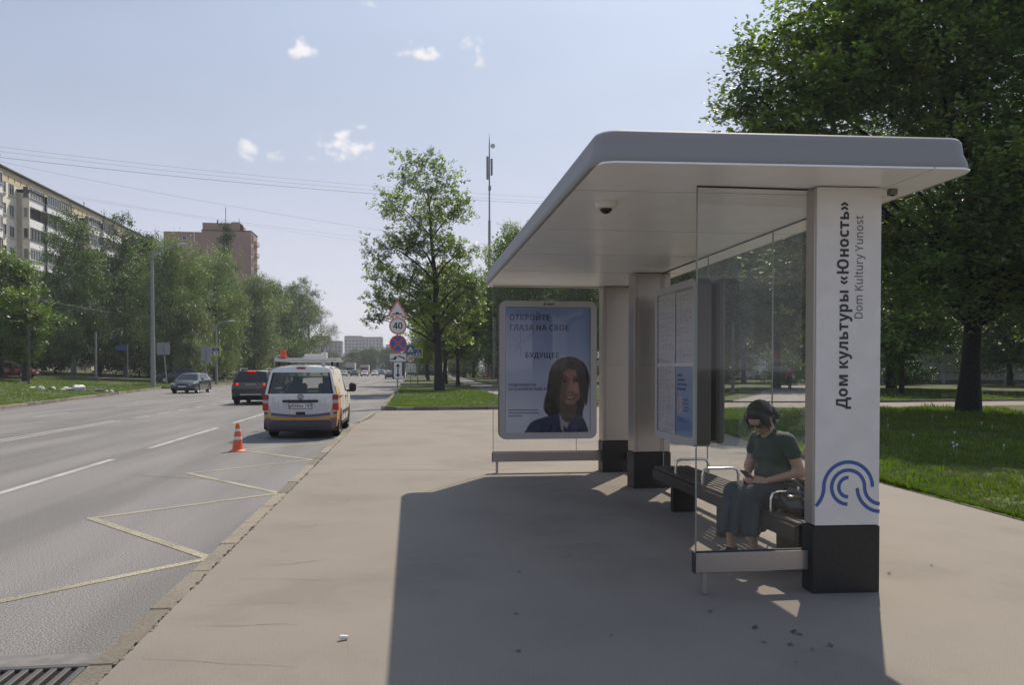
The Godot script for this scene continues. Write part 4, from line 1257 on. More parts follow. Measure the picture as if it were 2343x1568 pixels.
# o: W, zf, zr (ends), wf, wr (axles), r, top (hood/belt/deck line), roof ([z, y] from cowl to tail), rw (half roof width), belt half width, pillars [z..]
func car(t: Node3D, o: Dictionary, paint: Material) -> void:
	var W: float = o.W
	var zf: float = o.zf; var zr: float = o.zr
	var ra: float = o.r + 0.06
	var zs := []
	var z := zf
	while z < zr + 0.001:
		zs.append(z)
		var e := minf(z - zf, zr - z)
		z += 0.035 if e < 0.3 else 0.06
	if zs[-1] < zr - 0.01: zs.append(zr)
	var m := MB.new()
	var low := MB.new()
	var rings := []
	for zz in zs:
		var ef := clampf((zz - zf) / 0.55, 0.0, 1.0)
		var er := clampf((zr - zz) / 0.4, 0.0, 1.0)
		var plan: float = sqrt(1 - pow(1 - ef, 2.4)) * 0.22 + 0.78
		plan = minf(plan, sqrt(1 - pow(1 - er, 2.6)) * 0.14 + 0.86)
		var hw := W / 2 * plan
		var yt: float = cv(o.top, zz)
		var yb := 0.22
		yb = maxf(yb, lerpf(0.36, 0.2, clampf((zz - zf) / 0.35, 0, 1)))
		yb = maxf(yb, lerpf(0.42, 0.2, clampf((zr - zz) / 0.35, 0, 1)))
		for ax in [o.wf, o.wr]:
			var d: float = absf(zz - ax)
			if d < ra: yb = maxf(yb, o.r + sqrt(ra * ra - d * d) * 0.98)
		var sh: float = yt - 0.05
		var mid := lerpf(0.3, sh, 0.55)
		var P := [Vector2(0, yb), Vector2(hw * 0.86, yb), Vector2(hw * 0.975, yb + 0.015), Vector2(hw * 0.985, maxf(yb + 0.02, 0.4)), Vector2(hw, maxf(yb + 0.03, mid)), Vector2(hw * 0.985, maxf(yb + 0.04, lerpf(mid, sh, 0.65))), Vector2(hw * 0.95, maxf(yb + 0.05, sh)), Vector2(hw * 0.88, yt), Vector2(hw * 0.5, yt + 0.018), Vector2(0, yt + 0.025)]
		var ring := []
		for p in P: ring.append(Vector3(p.x, p.y, zz))
		for k in range(P.size() - 2, 0, -1): ring.append(Vector3(-P[k].x, P[k].y, zz))
		rings.append(ring)
	var N: int = rings[0].size()
	for i in rings.size() - 1:
		for j in N:
			var k := (j + 1) % N
			var tgt := low if (j in [0, 1, N - 2, N - 1] or (o.get("clad", false) and j in [2, N - 3])) else m
			tgt.q(rings[i][j], rings[i][k], rings[i + 1][k], rings[i + 1][j])
	for e in [0, rings.size() - 1]:
		var rg: Array = rings[e]
		for j in range(1, 9):
			var a: Vector3 = rg[j]; var b: Vector3 = rg[j + 1] if j + 1 <= 9 else rg[9]
			var c: Vector3 = rg[N - j - 1] if j + 1 <= 9 else rg[9]; var d: Vector3 = rg[N - j]
			var tgt: MB = low if j <= 2 else m
			if e == 0: tgt.q(a, d, c, b)
			else: tgt.q(a, b, c, d)
	# greenhouse
	var roof: Array = o.roof
	var g0: float = roof[0].x; var g1: float = roof[-1].x
	var gz := []
	for p in roof: gz.append(p.x)
	for p in o.pillars: gz.append(p)
	for k in 16: gz.append(lerpf(g0, g1, (k + 0.5) / 16.0))
	gz.sort()
	var gm := MB.new(); var ws := MB.new(); var sw := MB.new(); var rwn := MB.new()
	var prev := []
	var peak := 0.0
	for p in roof: peak = maxf(peak, p.y)
	for zz in gz:
		var yr: float = cv(roof, zz)
		var yb: float = cv(o.top, zz) - 0.01
		yr = maxf(yr, yb + 0.004)
		var k0 := clampf((yr - yb) / (peak - yb), 0.0, 1.0)
		var bw: float = o.bw
		var hr := lerpf(bw, o.rw, k0)
		var P := [Vector2(bw, yb), Vector2(lerpf(bw, hr, 0.1), lerpf(yb, yr, 0.08)), Vector2(lerpf(bw, hr, 0.86), lerpf(yb, yr, 0.8)), Vector2(hr, lerpf(yb, yr, 0.93)), Vector2(hr * 0.9, yr - 0.002), Vector2(hr * 0.5, yr + 0.02 * k0), Vector2(0, yr + 0.028 * k0)]
		var ring := []
		for p in P: ring.append(Vector3(p.x, p.y, zz))
		for k in range(P.size() - 2, -1, -1): ring.append(Vector3(-P[k].x, P[k].y, zz))
		if prev.size():
			var zm: float = (zz + prev[0].z) / 2
			var inw: bool = zm < o.wsz
			var inr: bool = zm > o.rwz and zm < o.rwe
			var ins := false
			for q in o.side: if zm > q[0] and zm < q[1]: ins = true
			for j in ring.size() - 1:
				var tgt := gm
				if (j in [4, 5, 6, 7]) and inw: tgt = ws
				elif (j in [4, 5, 6, 7]) and inr: tgt = rwn
				elif (j == 1 or j == 10) and ins: tgt = sw
				tgt.q(prev[j], prev[j + 1], ring[j + 1], ring[j])
		prev = ring
	var gl := mt("car_glass", Color(0.012, 0.015, 0.017), 0.04)
	var dk := mt("car_black", Color(0.014, 0.014, 0.015), 0.6)
	var body := part(t, "body", m, paint, 32.0)
	part(t, "sill", low, dk, 32.0)
	part(body, "roof", gm, paint, 32.0)
	part(t, "windscreen", ws, gl, 40.0)
	part(t, "side_window", sw, gl, 40.0)
	if rwn.v.size(): part(t, "rear_window", rwn, gl, 40.0)
	var uf: float = o.get("under", 0.2)
	box(t, "underbody", Vector3(0, uf + 0.16, (zf + zr) / 2), Vector3(W * 0.72, 0.3, (zr - zf) * 0.9), dk)
	add_wheels(t, W - 0.03, o.wf, o.wr, o.r, o.get("rimmat", mt("rim_grey", Color(0.4, 0.4, 0.41), 0.35, 0.8)))
	for s in [-1, 1]:
		var mr := MB.new()
		bx(mr, Vector3(s * (W / 2 + 0.06), cv(o.top, g0 + 0.5) + 0.05, g0 + 0.55), Vector3(0.2, 0.14, 0.1), 0.035)
		part(t, "mirror", mr, o.get("mirrormat", paint), 50.0)
	# lamps and plates
	var yf: float = o.get("yl", 0.66)
	if o.get("front", true):
		for s in [-1, 1]:
			var hm := MB.new()
			prism(hm, smooth_poly([-0.17, -0.05, 0.12, -0.085, 0.2, 0.0, 0.17, 0.08, 0.02, 0.06, -0.16, 0.0], s), 0.05, xf(Vector3(s * W * 0.345, yf, zf + 0.085), 0, PI - s * 0.42, 0))
			part(t, "headlight", hm, mt("headlight", Color(0.5, 0.52, 0.55), 0.12, 0.3), 40.0)
		box(t, "grille", Vector3(0, yf - 0.03, zf - 0.005), Vector3(W * 0.36, 0.12, 0.03), dk, 0.01)
		box(t, "air_intake", Vector3(0, 0.36, zf + 0.02), Vector3(W * 0.6, 0.16, 0.06), dk, 0.02)
		box(t, "number_plate", Vector3(0, 0.5, zf - 0.012), Vector3(0.52, 0.112, 0.015), mt("plate_grey", Color(0.5, 0.5, 0.5), 0.4), 0.004)
	if o.get("rear", true):
		for s in [-1, 1]:
			var lm := MB.new()
			bx(lm, Vector3(s * W * 0.385, o.get("yt", 0.85), zr - 0.075), Vector3(0.34, 0.13, 0.1), 0.03, Basis(Vector3.UP, s * 0.35))
			part(t, "tail_light", lm, o.get("tailmat", mt("tail_red", Color(0.35, 0.015, 0.015), 0.15)), 50.0)
		box(t, "rear_number_plate", Vector3(0, o.get("ypl", 0.75), zr + 0.008), Vector3(0.52, 0.112, 0.015), mt("plate_dim", Color(0.2, 0.2, 0.2), 0.4), 0.004)

func smooth_poly(a: Array, s: int) -> PackedVector2Array:
	var v := []
	for i in a.size() / 2: v.append(Vector2(a[i * 2] * (-s), a[i * 2 + 1]))
	return PackedVector2Array(smooth(v, 3))

func car_paint(key: String, c: Color, metal := 0.35) -> StandardMaterial3D:
	var m := mt(key, c, 0.3, metal)
	m.clearcoat_enabled = true
	m.clearcoat = 1.0
	m.clearcoat_roughness = 0.04
	return m

const HATCH := {W = 1.78, zf = -2.1, zr = 2.1, wf = -1.28, wr = 1.3, r = 0.31, top = [Vector2(-2.1, 0.62), Vector2(-1.95, 0.76), Vector2(-1.2, 0.9), Vector2(-0.95, 0.95), Vector2(1.2, 1.0), Vector2(2.1, 0.98)], roof = [Vector2(-1.1, 0.93), Vector2(-0.35, 1.38), Vector2(0.1, 1.47), Vector2(0.9, 1.46), Vector2(1.6, 1.38), Vector2(2.05, 1.0)], bw = 0.8, rw = 0.6, pillars = [-0.45, -0.1, 0.45, 0.55, 1.3], wsz = -0.42, rwz = 1.62, rwe = 2.0, side = [[-0.5, 0.45], [0.55, 1.3]]}
const SEDAN := {W = 1.78, zf = -2.25, zr = 2.25, wf = -1.4, wr = 1.3, r = 0.31, top = [Vector2(-2.25, 0.6), Vector2(-2.1, 0.74), Vector2(-1.2, 0.9), Vector2(-0.95, 0.94), Vector2(1.0, 0.98), Vector2(1.6, 1.0), Vector2(2.15, 0.96), Vector2(2.25, 0.9)], roof = [Vector2(-1.15, 0.92), Vector2(-0.35, 1.36), Vector2(0.1, 1.44), Vector2(0.7, 1.43), Vector2(1.15, 1.3), Vector2(1.75, 1.0)], bw = 0.8, rw = 0.58, pillars = [-0.45, -0.1, 0.4, 0.5, 1.1], wsz = -0.42, rwz = 0.95, rwe = 1.7, side = [[-0.5, 0.4], [0.5, 1.1]]}
const SUV := {W = 1.9, zf = -2.3, zr = 2.3, wf = -1.4, wr = 1.4, r = 0.365, top = [Vector2(-2.3, 0.75), Vector2(-2.15, 0.95), Vector2(-1.2, 1.06), Vector2(-0.95, 1.08), Vector2(1.4, 1.14), Vector2(2.3, 1.1)], roof = [Vector2(-1.15, 1.07), Vector2(-0.4, 1.56), Vector2(0.1, 1.66), Vector2(1.2, 1.65), Vector2(1.85, 1.6), Vector2(2.28, 1.12)], bw = 0.87, rw = 0.66, pillars = [-0.5, -0.1, 0.5, 0.62, 1.45], wsz = -0.45, rwz = 1.86, rwe = 2.24, side = [[-0.55, 0.5], [0.62, 1.7]], clad = true, yl = 0.86, yt = 1.0, ypl = 0.98, under = 0.26}

func livery_rear() -> ImageTexture:   # 0..1 across, 0.28..1.1 m upwards
	var im := Image.create(256, 256, false, Image.FORMAT_RGB8)
	im.fill(Color(0.80, 0.79, 0.79))
	var r := RandomNumberGenerator.new(); r.seed = 3
	for c in 40:   # stacks of little grey blocks
		var x := 26 + c * 5
		var hgt := int(40 + 60 * absf(sin(c * 0.9)) + 40 * absf(sin(c * 0.37 + 1.0)))
		if (c > 12 and c < 26) : hgt = int(hgt * 0.55)
		for k in hgt / 9:
			im.fill_rect(Rect2i(x, 148 - k * 9 - (4 if c % 2 else 0), 4, 7), Color(0.69, 0.69, 0.72))
	for x in 256:
		var u := (x - 128) / 128.0
		var y := int(157 - 27 * u * u)
		im.fill_rect(Rect2i(x, y, 1, 120), Color(0.55, 0.4, 0.42) if absf(u) < 0.8 else Color(0.42, 0.3, 0.35))
		im.fill_rect(Rect2i(x, y, 1, 21), Color(0.24, 0.26, 0.42))
		im.fill_rect(Rect2i(x, y + 21, 1, 27), Color(0.68, 0.58, 0.27).lerp(Color(0.7, 0.5, 0.3), 1.0 - absf(u)))
	for s in [-1, 1]:
		poly_fill(im, smooth([Vector2(128 + s * 128, 0), Vector2(128 + s * 112, 0), Vector2(128 + s * 108, 30), Vector2(128 + s * 114, 60), Vector2(128 + s * 128, 66)]), Color(0.12, 0.42, 0.2))
		poly_fill(im, [Vector2(128 + s * 108, 80), Vector2(128 + s * 100, 150), Vector2(128 + s * 104, 178), Vector2(128 + s * 112, 160)], Color(0.72, 0.6, 0.45))
	return ImageTexture.create_from_image(im)

func livery_side() -> ImageTexture:   # u from tail (0) to nose (1), v 0 = 1.8 m, 1 = 0.3 m
	var im := Image.create(512, 192, false, Image.FORMAT_RGB8)
	im.fill(Color(0.82, 0.8, 0.77))
	poly_fill(im, smooth([Vector2(0, 60), Vector2(14, 70), Vector2(20, 100), Vector2(12, 118), Vector2(0, 120)]), Color(0.12, 0.42, 0.2))
	for k in 9:
		var x := 4.0 + k * 11
		var c: Color = [Color(0.85, 0.52, 0.18), Color(0.86, 0.66, 0.2), Color(0.8, 0.36, 0.2), Color(0.5, 0.36, 0.48)][k % 4]
		poly_fill(im, smooth([Vector2(x - 6, 190), Vector2(x - 8 + k, 140), Vector2(x + 6, 100 - 30 * sin(k * 1.7)), Vector2(x + 12, 62 - 20 * sin(k * 2.3)), Vector2(x + 13, 110), Vector2(x + 8, 150), Vector2(x + 12, 190)]), c)
	for k in 4:
		poly_fill(im, [Vector2(0, 76 + k * 10), Vector2(16, 84 + k * 9), Vector2(0, 79 + k * 10)], Color(0.55, 0.75, 0.5))
	im.fill_rect(Rect2i(150, 46, 40, 4), Color(0.45, 0.45, 0.5))
	im.fill_rect(Rect2i(150, 53, 24, 3), Color(0.55, 0.55, 0.6))
	return ImageTexture.create_from_image(im)

func van() -> void:
	var t := thing("parked_van", "white van with painted tailgate, roof rack and orange beacon parked by the kerb", "van", Vector3(-2.68, -0.1, -21.95))
	var L2 := 2.2
	var white := car_paint("van_white", Color(0.72, 0.7, 0.67), 0.0)
	var side := mt("van_side", Color(1, 1, 1), 0.45)
	side.albedo_texture = livery_side()
	var rearm := car_paint("van_rear", Color(1, 1, 1), 0.0)
	rearm.albedo_texture = livery_rear()
	var dk := mt("car_black", Color(0.014, 0.014, 0.015), 0.6)
	var bump := mt("van_bumper", Color(0.04, 0.04, 0.043), 0.55)
	# section: half width and height, from the sill to the middle of the roof
	var S := [Vector2(0.80, 0.27), Vector2(0.865, 0.30), Vector2(0.885, 0.42), Vector2(0.893, 0.58), Vector2(0.895, 0.74), Vector2(0.89, 0.90), Vector2(0.878, 1.06), Vector2(0.868, 1.11), Vector2(0.81, 1.4), Vector2(0.755, 1.655), Vector2(0.728, 1.72), Vector2(0.66, 1.765), Vector2(0.5, 1.8), Vector2(0.25, 1.818), Vector2(0.0, 1.824)]
	var belt := 6
	var roofy := [Vector2(-2.2, 0.74), Vector2(-2.12, 0.9), Vector2(-1.95, 1.0), Vector2(-1.35, 1.13), Vector2(-0.55, 1.72), Vector2(-0.25, 1.8), Vector2(0.3, 1.824), Vector2(1.5, 1.822), Vector2(2.2, 1.79)]
	var rake := func(y: float) -> float: return -0.17 * pow(clampf((y - 1.0) / 0.82, 0, 1), 1.25) - 0.03 * clampf((0.62 - y) / 0.35, 0, 1)
	var zs := []
	for k in 38: zs.append(lerpf(-L2, L2, k / 37.0))
	zs += [-1.3, -0.62, -1.38, -0.2, -0.28]
	zs.sort()
	var rings := []
	for zz in zs:
		var top: float = cv(roofy, zz)
		var ef := clampf((zz + L2) / 0.5, 0.0, 1.0)
		var er := clampf((L2 - zz) / 0.16, 0.0, 1.0)
		var plan: float = minf(sqrt(1 - pow(1 - ef, 2.2)) * 0.2 + 0.8, sqrt(1 - pow(1 - er, 2.0)) * 0.025 + 0.975)
		var yb := 0.27
		for ax in [-1.36, 1.32]:
			var d: float = absf(zz - ax)
			if d < 0.375: yb = maxf(yb, 0.31 + sqrt(0.375 * 0.375 - d * d))
		var ring := []
		for i in S.size():
			var y: float = S[i].y
			var x: float = S[i].x
			if top < 1.82:
				var b := minf(1.07, top - 0.06)
				y = S[i].y * (b / 1.07) if i <= belt else lerpf(b, top, (S[i].y - 1.07) / (1.824 - 1.07))
				var kk := clampf((top - 1.07) / 0.75, 0, 1)
				if i > belt and i < 14: x = lerpf(lerpf(0.875, 0.0, pow(float(i - belt) / 8.0, 1.6)), S[i].x, kk)
			if i < 6: y = maxf(y, yb + i * 0.008)
			var fade := pow(clampf((zz - 0.2) / 2.0, 0, 1), 2.0)
			ring.append(Vector3(x * plan, y, zz + float(rake.call(S[i].y)) * fade))
		rings.append(ring)
	var body := MB.new(); var sd := MB.new(); var win := MB.new(); var ws := MB.new()
	var n := S.size()
	for i in rings.size() - 1:
		var zm: float = (zs[i] + zs[i + 1]) / 2
		for j in n - 1:
			for s in [-1, 1]:
				var q := []
				for p in [rings[i][j], rings[i][j + 1], rings[i + 1][j + 1], rings[i + 1][j]]: q.append(Vector3(p.x * s, p.y, p.z))
				var uv := []
				for p in q: uv.append(Vector2((L2 - p.z) / (2 * L2), (1.8 - p.y) / 1.5))
				var tgt := body
				if j >= 10 and zm > -1.3 and zm < -0.62: tgt = ws
				elif j >= 7 and j < 9 and zm > -0.9 and zm < -0.2: tgt = win
				elif j < 10: tgt = sd
				if s > 0: tgt.q(q[0], q[1], q[2], q[3], uv[0], uv[1], uv[2], uv[3])
				else: tgt.q(q[0], q[3], q[2], q[1], uv[0], uv[3], uv[2], uv[1])
	# underside and nose cap
	for i in rings.size() - 1:
		var a: Vector3 = rings[i][0]; var b: Vector3 = rings[i + 1][0]
		body.q(Vector3(-a.x, a.y, a.z), Vector3(a.x, a.y, a.z), Vector3(b.x, b.y, b.z), Vector3(-b.x, b.y, b.z))
	for j in n - 1:
		var a: Vector3 = rings[0][j]; var b: Vector3 = rings[0][j + 1]
		body.q(Vector3(-a.x, a.y, a.z), Vector3(-b.x, b.y, b.z), b, a)
	var bo := part(t, "body", body, white, 35.0)
	part(bo, "side_panel", sd, side, 35.0)
	var tint := glass("van_glass", Color(0.1, 0.12, 0.13), 0.35)
	part(t, "side_window", win, mt("car_glass", Color(0.012, 0.015, 0.017), 0.04), 40.0)
	part(t, "windscreen", ws, glass("clear_screen", Color(0.7, 0.8, 0.78), 0.1), 40.0)
	# tailgate: a grid across and up, its window left open for the pane
	var tg := MB.new(); var tw := MB.new(); var pane := MB.new(); var gk := MB.new()
	var us := [-1.0, -0.93, -0.87, -0.6, -0.3, 0.0, 0.3, 0.6, 0.87, 0.93, 1.0]
	var last: Array = rings[-1]
	var G := func(u: float, j: int, off: float) -> Vector3:
		var p: Vector3 = last[j]
		return Vector3(p.x * u, p.y, p.z + 0.045 * (1 - u * u) + off)
	for j in n - 1:
		for k in us.size() - 1:
			var P := [G.call(us[k], j, 0.0), G.call(us[k + 1], j, 0.0), G.call(us[k + 1], j + 1, 0.0), G.call(us[k], j + 1, 0.0)]
			var uv := []
			for p in P: uv.append(Vector2(p.x / 1.79 + 0.5, 1.0 - (p.y - 0.28) / 0.82))
			if j >= 7 and j < 9 and k >= 1 and k <= 8:
				if k >= 2 and k <= 7: pane.q(G.call(us[k], j, 0.004), G.call(us[k + 1], j, 0.004), G.call(us[k + 1], j + 1, 0.004), G.call(us[k], j + 1, 0.004))
				else: gk.q(P[0], P[1], P[2], P[3])
			elif P[2].y <= 1.1: tg.q(P[0], P[1], P[2], P[3], uv[0], uv[1], uv[2], uv[3])
			else: tw.q(P[0], P[1], P[2], P[3])
	var tail := part(t, "tailgate", tg, rearm, 35.0)
	part(tail, "tailgate_frame", tw, white, 35.0)
	part(t, "rear_window", pane, tint, 40.0)
	part(t, "window_seal", gk, mt("dark_gloss", Color(0.012, 0.012, 0.014), 0.06), 40.0)
	# black bands that close the window's edges
	var zr0: float = G.call(0.0, 7, 0.0).z
	# bumper
	var bm := MB.new()
	var prof := [[0.19, 0.02], [0.22, 0.09], [0.28, 0.11], [0.4, 0.11], [0.445, 0.08], [0.46, 0.0]]
	for i in prof.size() - 1:
		for k in 16:
			var A := []
			for c in [[i, k], [i, k + 1], [i + 1, k + 1], [i + 1, k]]:
				var u: float = -1.0 + 2.0 * c[1] / 16.0
				var zc := 1 - pow(absf(u), 6.0)
				A.append(Vector3(u * (0.875 + prof[c[0]][1] * 0.2), prof[c[0]][0], L2 - 0.27 + (0.27 + prof[c[0]][1]) * zc + 0.03 * (1 - u * u)))
			bm.q(A[0], A[1], A[2], A[3])
	var bp := part(t, "bumper", bm, bump, 40.0)
	for s in [-1, 1]:
		box(bp, "bumper_side", Vector3(s * 0.888, 0.35, L2 - 0.3), Vector3(0.03, 0.24, 0.32), bump, 0.012)
	# lamps: tall clusters on the corners
	for s in [-1, 1]:
		var parts := [[0.96, 1.09, "tail_light", Color(0.28, 0.03, 0.04)], [0.87, 0.96, "indicator_light", Color(0.5, 0.38, 0.38)], [0.7, 0.87, "brake_light", Color(0.42, 0.025, 0.02)]]
		for q in parts:
			var lm := MB.new()
			bx(lm, Vector3(s * 0.835, (q[0] + q[1]) / 2, L2 - 0.035), Vector3(0.135, q[1] - q[0], 0.12), 0.012)
			part(t, q[2], lm, mt("van_lamp_%d" % int(q[0] * 100), q[3], 0.12), 30.0)
	# handle bar, plate, badge, high brake light
	var hb := MB.new()
	bx(hb, Vector3(0, 0.93, L2 + 0.055), Vector3(0.86, 0.06, 0.05), 0.02)
	part(t, "tailgate_handle", hb, dk, 50.0)
	var pl := box(t, "number_plate", Vector3(0, 0.815, L2 + 0.05), Vector3(0.53, 0.115, 0.016), mt("plate_white", Color(0.72, 0.72, 0.72), 0.4), 0.003)
	box(pl, "plate_frame", Vector3(0, 0, -0.006), Vector3(0.56, 0.145, 0.012), dk)
	text(pl, "lettering", "у034ох 197", 0.103, mt("plate_ink", Color(0.015, 0.015, 0.015), 0.5), xf(Vector3(0, 0.0, 0.0095)), true, 0.002)
	box(t, "tailgate_latch", Vector3(0, 0.63, L2 + 0.05), Vector3(0.22, 0.07, 0.03), dk, 0.012)
	box(t, "high_brake_light", Vector3(0, 1.735, L2 - 0.115), Vector3(0.21, 0.045, 0.05), mt("dull_red", Color(0.16, 0.02, 0.03), 0.3), 0.008)
	var bd := MB.new()
	var tr := xf(Vector3(0, 1.03, L2 + 0.043))
	lathe(bd, [Vector2(0.058, 0.0), Vector2(0.062, 0.006), Vector2(0.07, 0.006), Vector2(0.074, 0.0)], 20, tr * Transform3D(Basis(Vector3.RIGHT, PI / 2), Vector3.ZERO))
	var vw := MB.new()
	for q in [[Vector2(-0.028, 0.052), Vector2(0.0, -0.002)], [Vector2(0.028, 0.052), Vector2(0.0, -0.002)], [Vector2(-0.05, 0.032), Vector2(-0.02, -0.052)], [Vector2(0.05, 0.032), Vector2(0.02, -0.052)], [Vector2(-0.02, -0.052), Vector2(0.0, -0.006)], [Vector2(0.02, -0.052), Vector2(0.0, -0.006)]]:
		ribbon(vw, [q[0], q[1]], 0.013, 0.006)
	for i in vw.v.size(): vw.v[i] = tr * vw.v[i]
	bd.v.append_array(vw.v); bd.u.append_array(vw.u); bd.n.append_array(vw.n)
	part(t, "maker_badge", bd, mt("badge_steel", Color(0.14, 0.14, 0.15), 0.3, 0.6), 30.0)
	# right hand details: door handle, gap lines, rub strip, mirrors
	for s in [-1, 1]:
		box(t, "door_handle", Vector3(s * 0.902, 0.98, -0.1), Vector3(0.03, 0.04, 0.2), dk, 0.01)
		box(t, "slide_rail", Vector3(s * 0.893, 1.03, 1.35), Vector3(0.02, 0.025, 0.75), dk, 0.005)
		box(t, "rub_strip", Vector3(s * 0.9, 0.6, 0.0), Vector3(0.025, 0.09, 1.75), bump, 0.01)
		box(t, "sill_strip", Vector3(s * 0.878, 0.32, 0.0), Vector3(0.03, 0.09, 1.9), bump, 0.01)
		for zz in [-0.1, 0.75]:
			box(t, "door_gap", Vector3(s * 0.8935, 0.72, zz), Vector3(0.006, 0.62, 0.012), dk)
		var mr := MB.new()
		bx(mr, Vector3(s * 1.02, 1.2, -0.95), Vector3(0.2, 0.26, 0.13), 0.05)
		bx(mr, Vector3(s * 0.9, 1.1, -0.95), Vector3(0.12, 0.06, 0.08), 0.015)
		part(t, "mirror", mr, dk, 60.0)
		var fl := MB.new()
		for ax in [-1.36, 1.32]:
			for i in 14:
				var a0 := PI * i / 14.0; var a1 := PI * (i + 1) / 14.0
				var A := Vector3(s * 0.905, 0.31 + sin(a0) * 0.375, ax + cos(a0) * 0.375); var B := Vector3(s * 0.905, 0.31 + sin(a1) * 0.375, ax + cos(a1) * 0.375)
				var C := Vector3(s * 0.9, 0.31 + sin(a1) * 0.41, ax + cos(a1) * 0.41); var D := Vector3(s * 0.9, 0.31 + sin(a0) * 0.41, ax + cos(a0) * 0.41)
				if s > 0: fl.q(A, B, C, D)
				else: fl.q(A, D, C, B)
		part(t, "wheel_arch", fl, bump, 60.0)
	add_wheels(t, 1.75, -1.36, 1.32, 0.315, mt("rim_black", Color(0.05, 0.05, 0.052), 0.5, 0.3))
	box(t, "underbody", Vector3(0, 0.4, 0), Vector3(1.3, 0.28, 4.0), dk)
	# inside: floor, dashboard, two seats, a partition bar
	box(t, "load_floor", Vector3(0, 0.62, 0.6), Vector3(1.6, 0.04, 3.0), dk)
	box(t, "dashboard", Vector3(0, 0.98, -1.15), Vector3(1.5, 0.24, 0.5), dk, 0.05)
	var fab := mt("seat_cloth", Color(0.03, 0.031, 0.034), 0.9)
	for s in [-0.4, 0.4]:
		var sm := MB.new()
		bx(sm, Vector3(s, 0.7, -0.45), Vector3(0.52, 0.2, 0.5), 0.05)
		bx(sm, Vector3(s, 1.02, -0.2), Vector3(0.5, 0.62, 0.14), 0.05)
		bx(sm, Vector3(s, 1.42, -0.17), Vector3(0.27, 0.2, 0.1), 0.04)
		part(t, "seat", sm, fab, 50.0)
	box(t, "partition_bar", Vector3(0, 1.5, 0.2), Vector3(1.45, 0.03, 0.03), mt("grey_bar", Color(0.25, 0.26, 0.28), 0.5))
	box(t, "partition_post", Vector3(0.33, 1.1, 0.15), Vector3(0.025, 0.9, 0.025), dk)
	# roof rack with board, beacon and a white box
	var alu := mt("rack_aluminium", Color(0.5, 0.49, 0.48), 0.4, 0.6)
	for zz in [-0.3, 1.2]:
		box(t, "rack_bar", Vector3(0.05, 1.93, zz), Vector3(1.52, 0.06, 0.08), alu, 0.008)
		for s in [-0.66, 0.66]: box(t, "rack_foot", Vector3(s, 1.855, zz), Vector3(0.06, 0.13, 0.06), dk, 0.01)
	box(t, "rack_beam", Vector3(0.1, 1.945, 1.62), Vector3(1.62, 0.09, 0.13), alu, 0.02)
	box(t, "rack_end", Vector3(0.86, 1.945, 1.62), Vector3(0.12, 0.075, 0.14), mt("pale_plastic", Color(0.66, 0.64, 0.6), 0.4), 0.01)
	var lp := MB.new()
	tube(lp, [Vector3(-0.66, 1.92, 1.25), Vector3(-0.73, 1.97, 1.22), Vector3(-0.74, 2.04, 1.2), Vector3(-0.68, 2.06, 1.2), Vector3(-0.52, 2.06, 1.2)], [0.018, 0.018, 0.018, 0.018, 0.018], 8)
	part(t, "rack_loop", lp, alu)
	box(t, "rack_leg", Vector3(0.49, 1.85, 1.62), Vector3(0.1, 0.12, 0.08), alu, 0.01)
	box(t, "roof_box", Vector3(0.18, 2.04, 0.75), Vector3(0.5, 0.12, 0.5), mt("pale_plastic", Color(0.66, 0.64, 0.6), 0.4), 0.02)
	box(t, "roof_box", Vector3(0.42, 2.06, 0.75), Vector3(0.13, 0.17, 0.4), mt("pale_plastic", Color(0.66, 0.64, 0.6), 0.4), 0.01)
	var bc := MB.new()
	lathe(bc, [Vector2(0.1, 0.0), Vector2(0.1, 0.03), Vector2(0.078, 0.035), Vector2(0.072, 0.17), Vector2(0.062, 0.19), Vector2(0, 0.195)], 18, xf(Vector3(-0.5, 2.0, 1.6)))
	part(t, "beacon", bc, mt("beacon_orange", Color(0.7, 0.1, 0.03), 0.15), 40.0)
	var ss := MB.new()
	ribbon(ss, [Vector2(-0.6, 1.25), Vector2(-0.42, 1.25)], 0.035, 0.0)
	for i in ss.v.size(): ss.v[i] += Vector3(0, 0, G.call(-0.7, 7, 0.012).z)
	part(t, "window_sticker", ss, mt("sticker", Color(0.3, 0.3, 0.32), 0.6), 0.0)

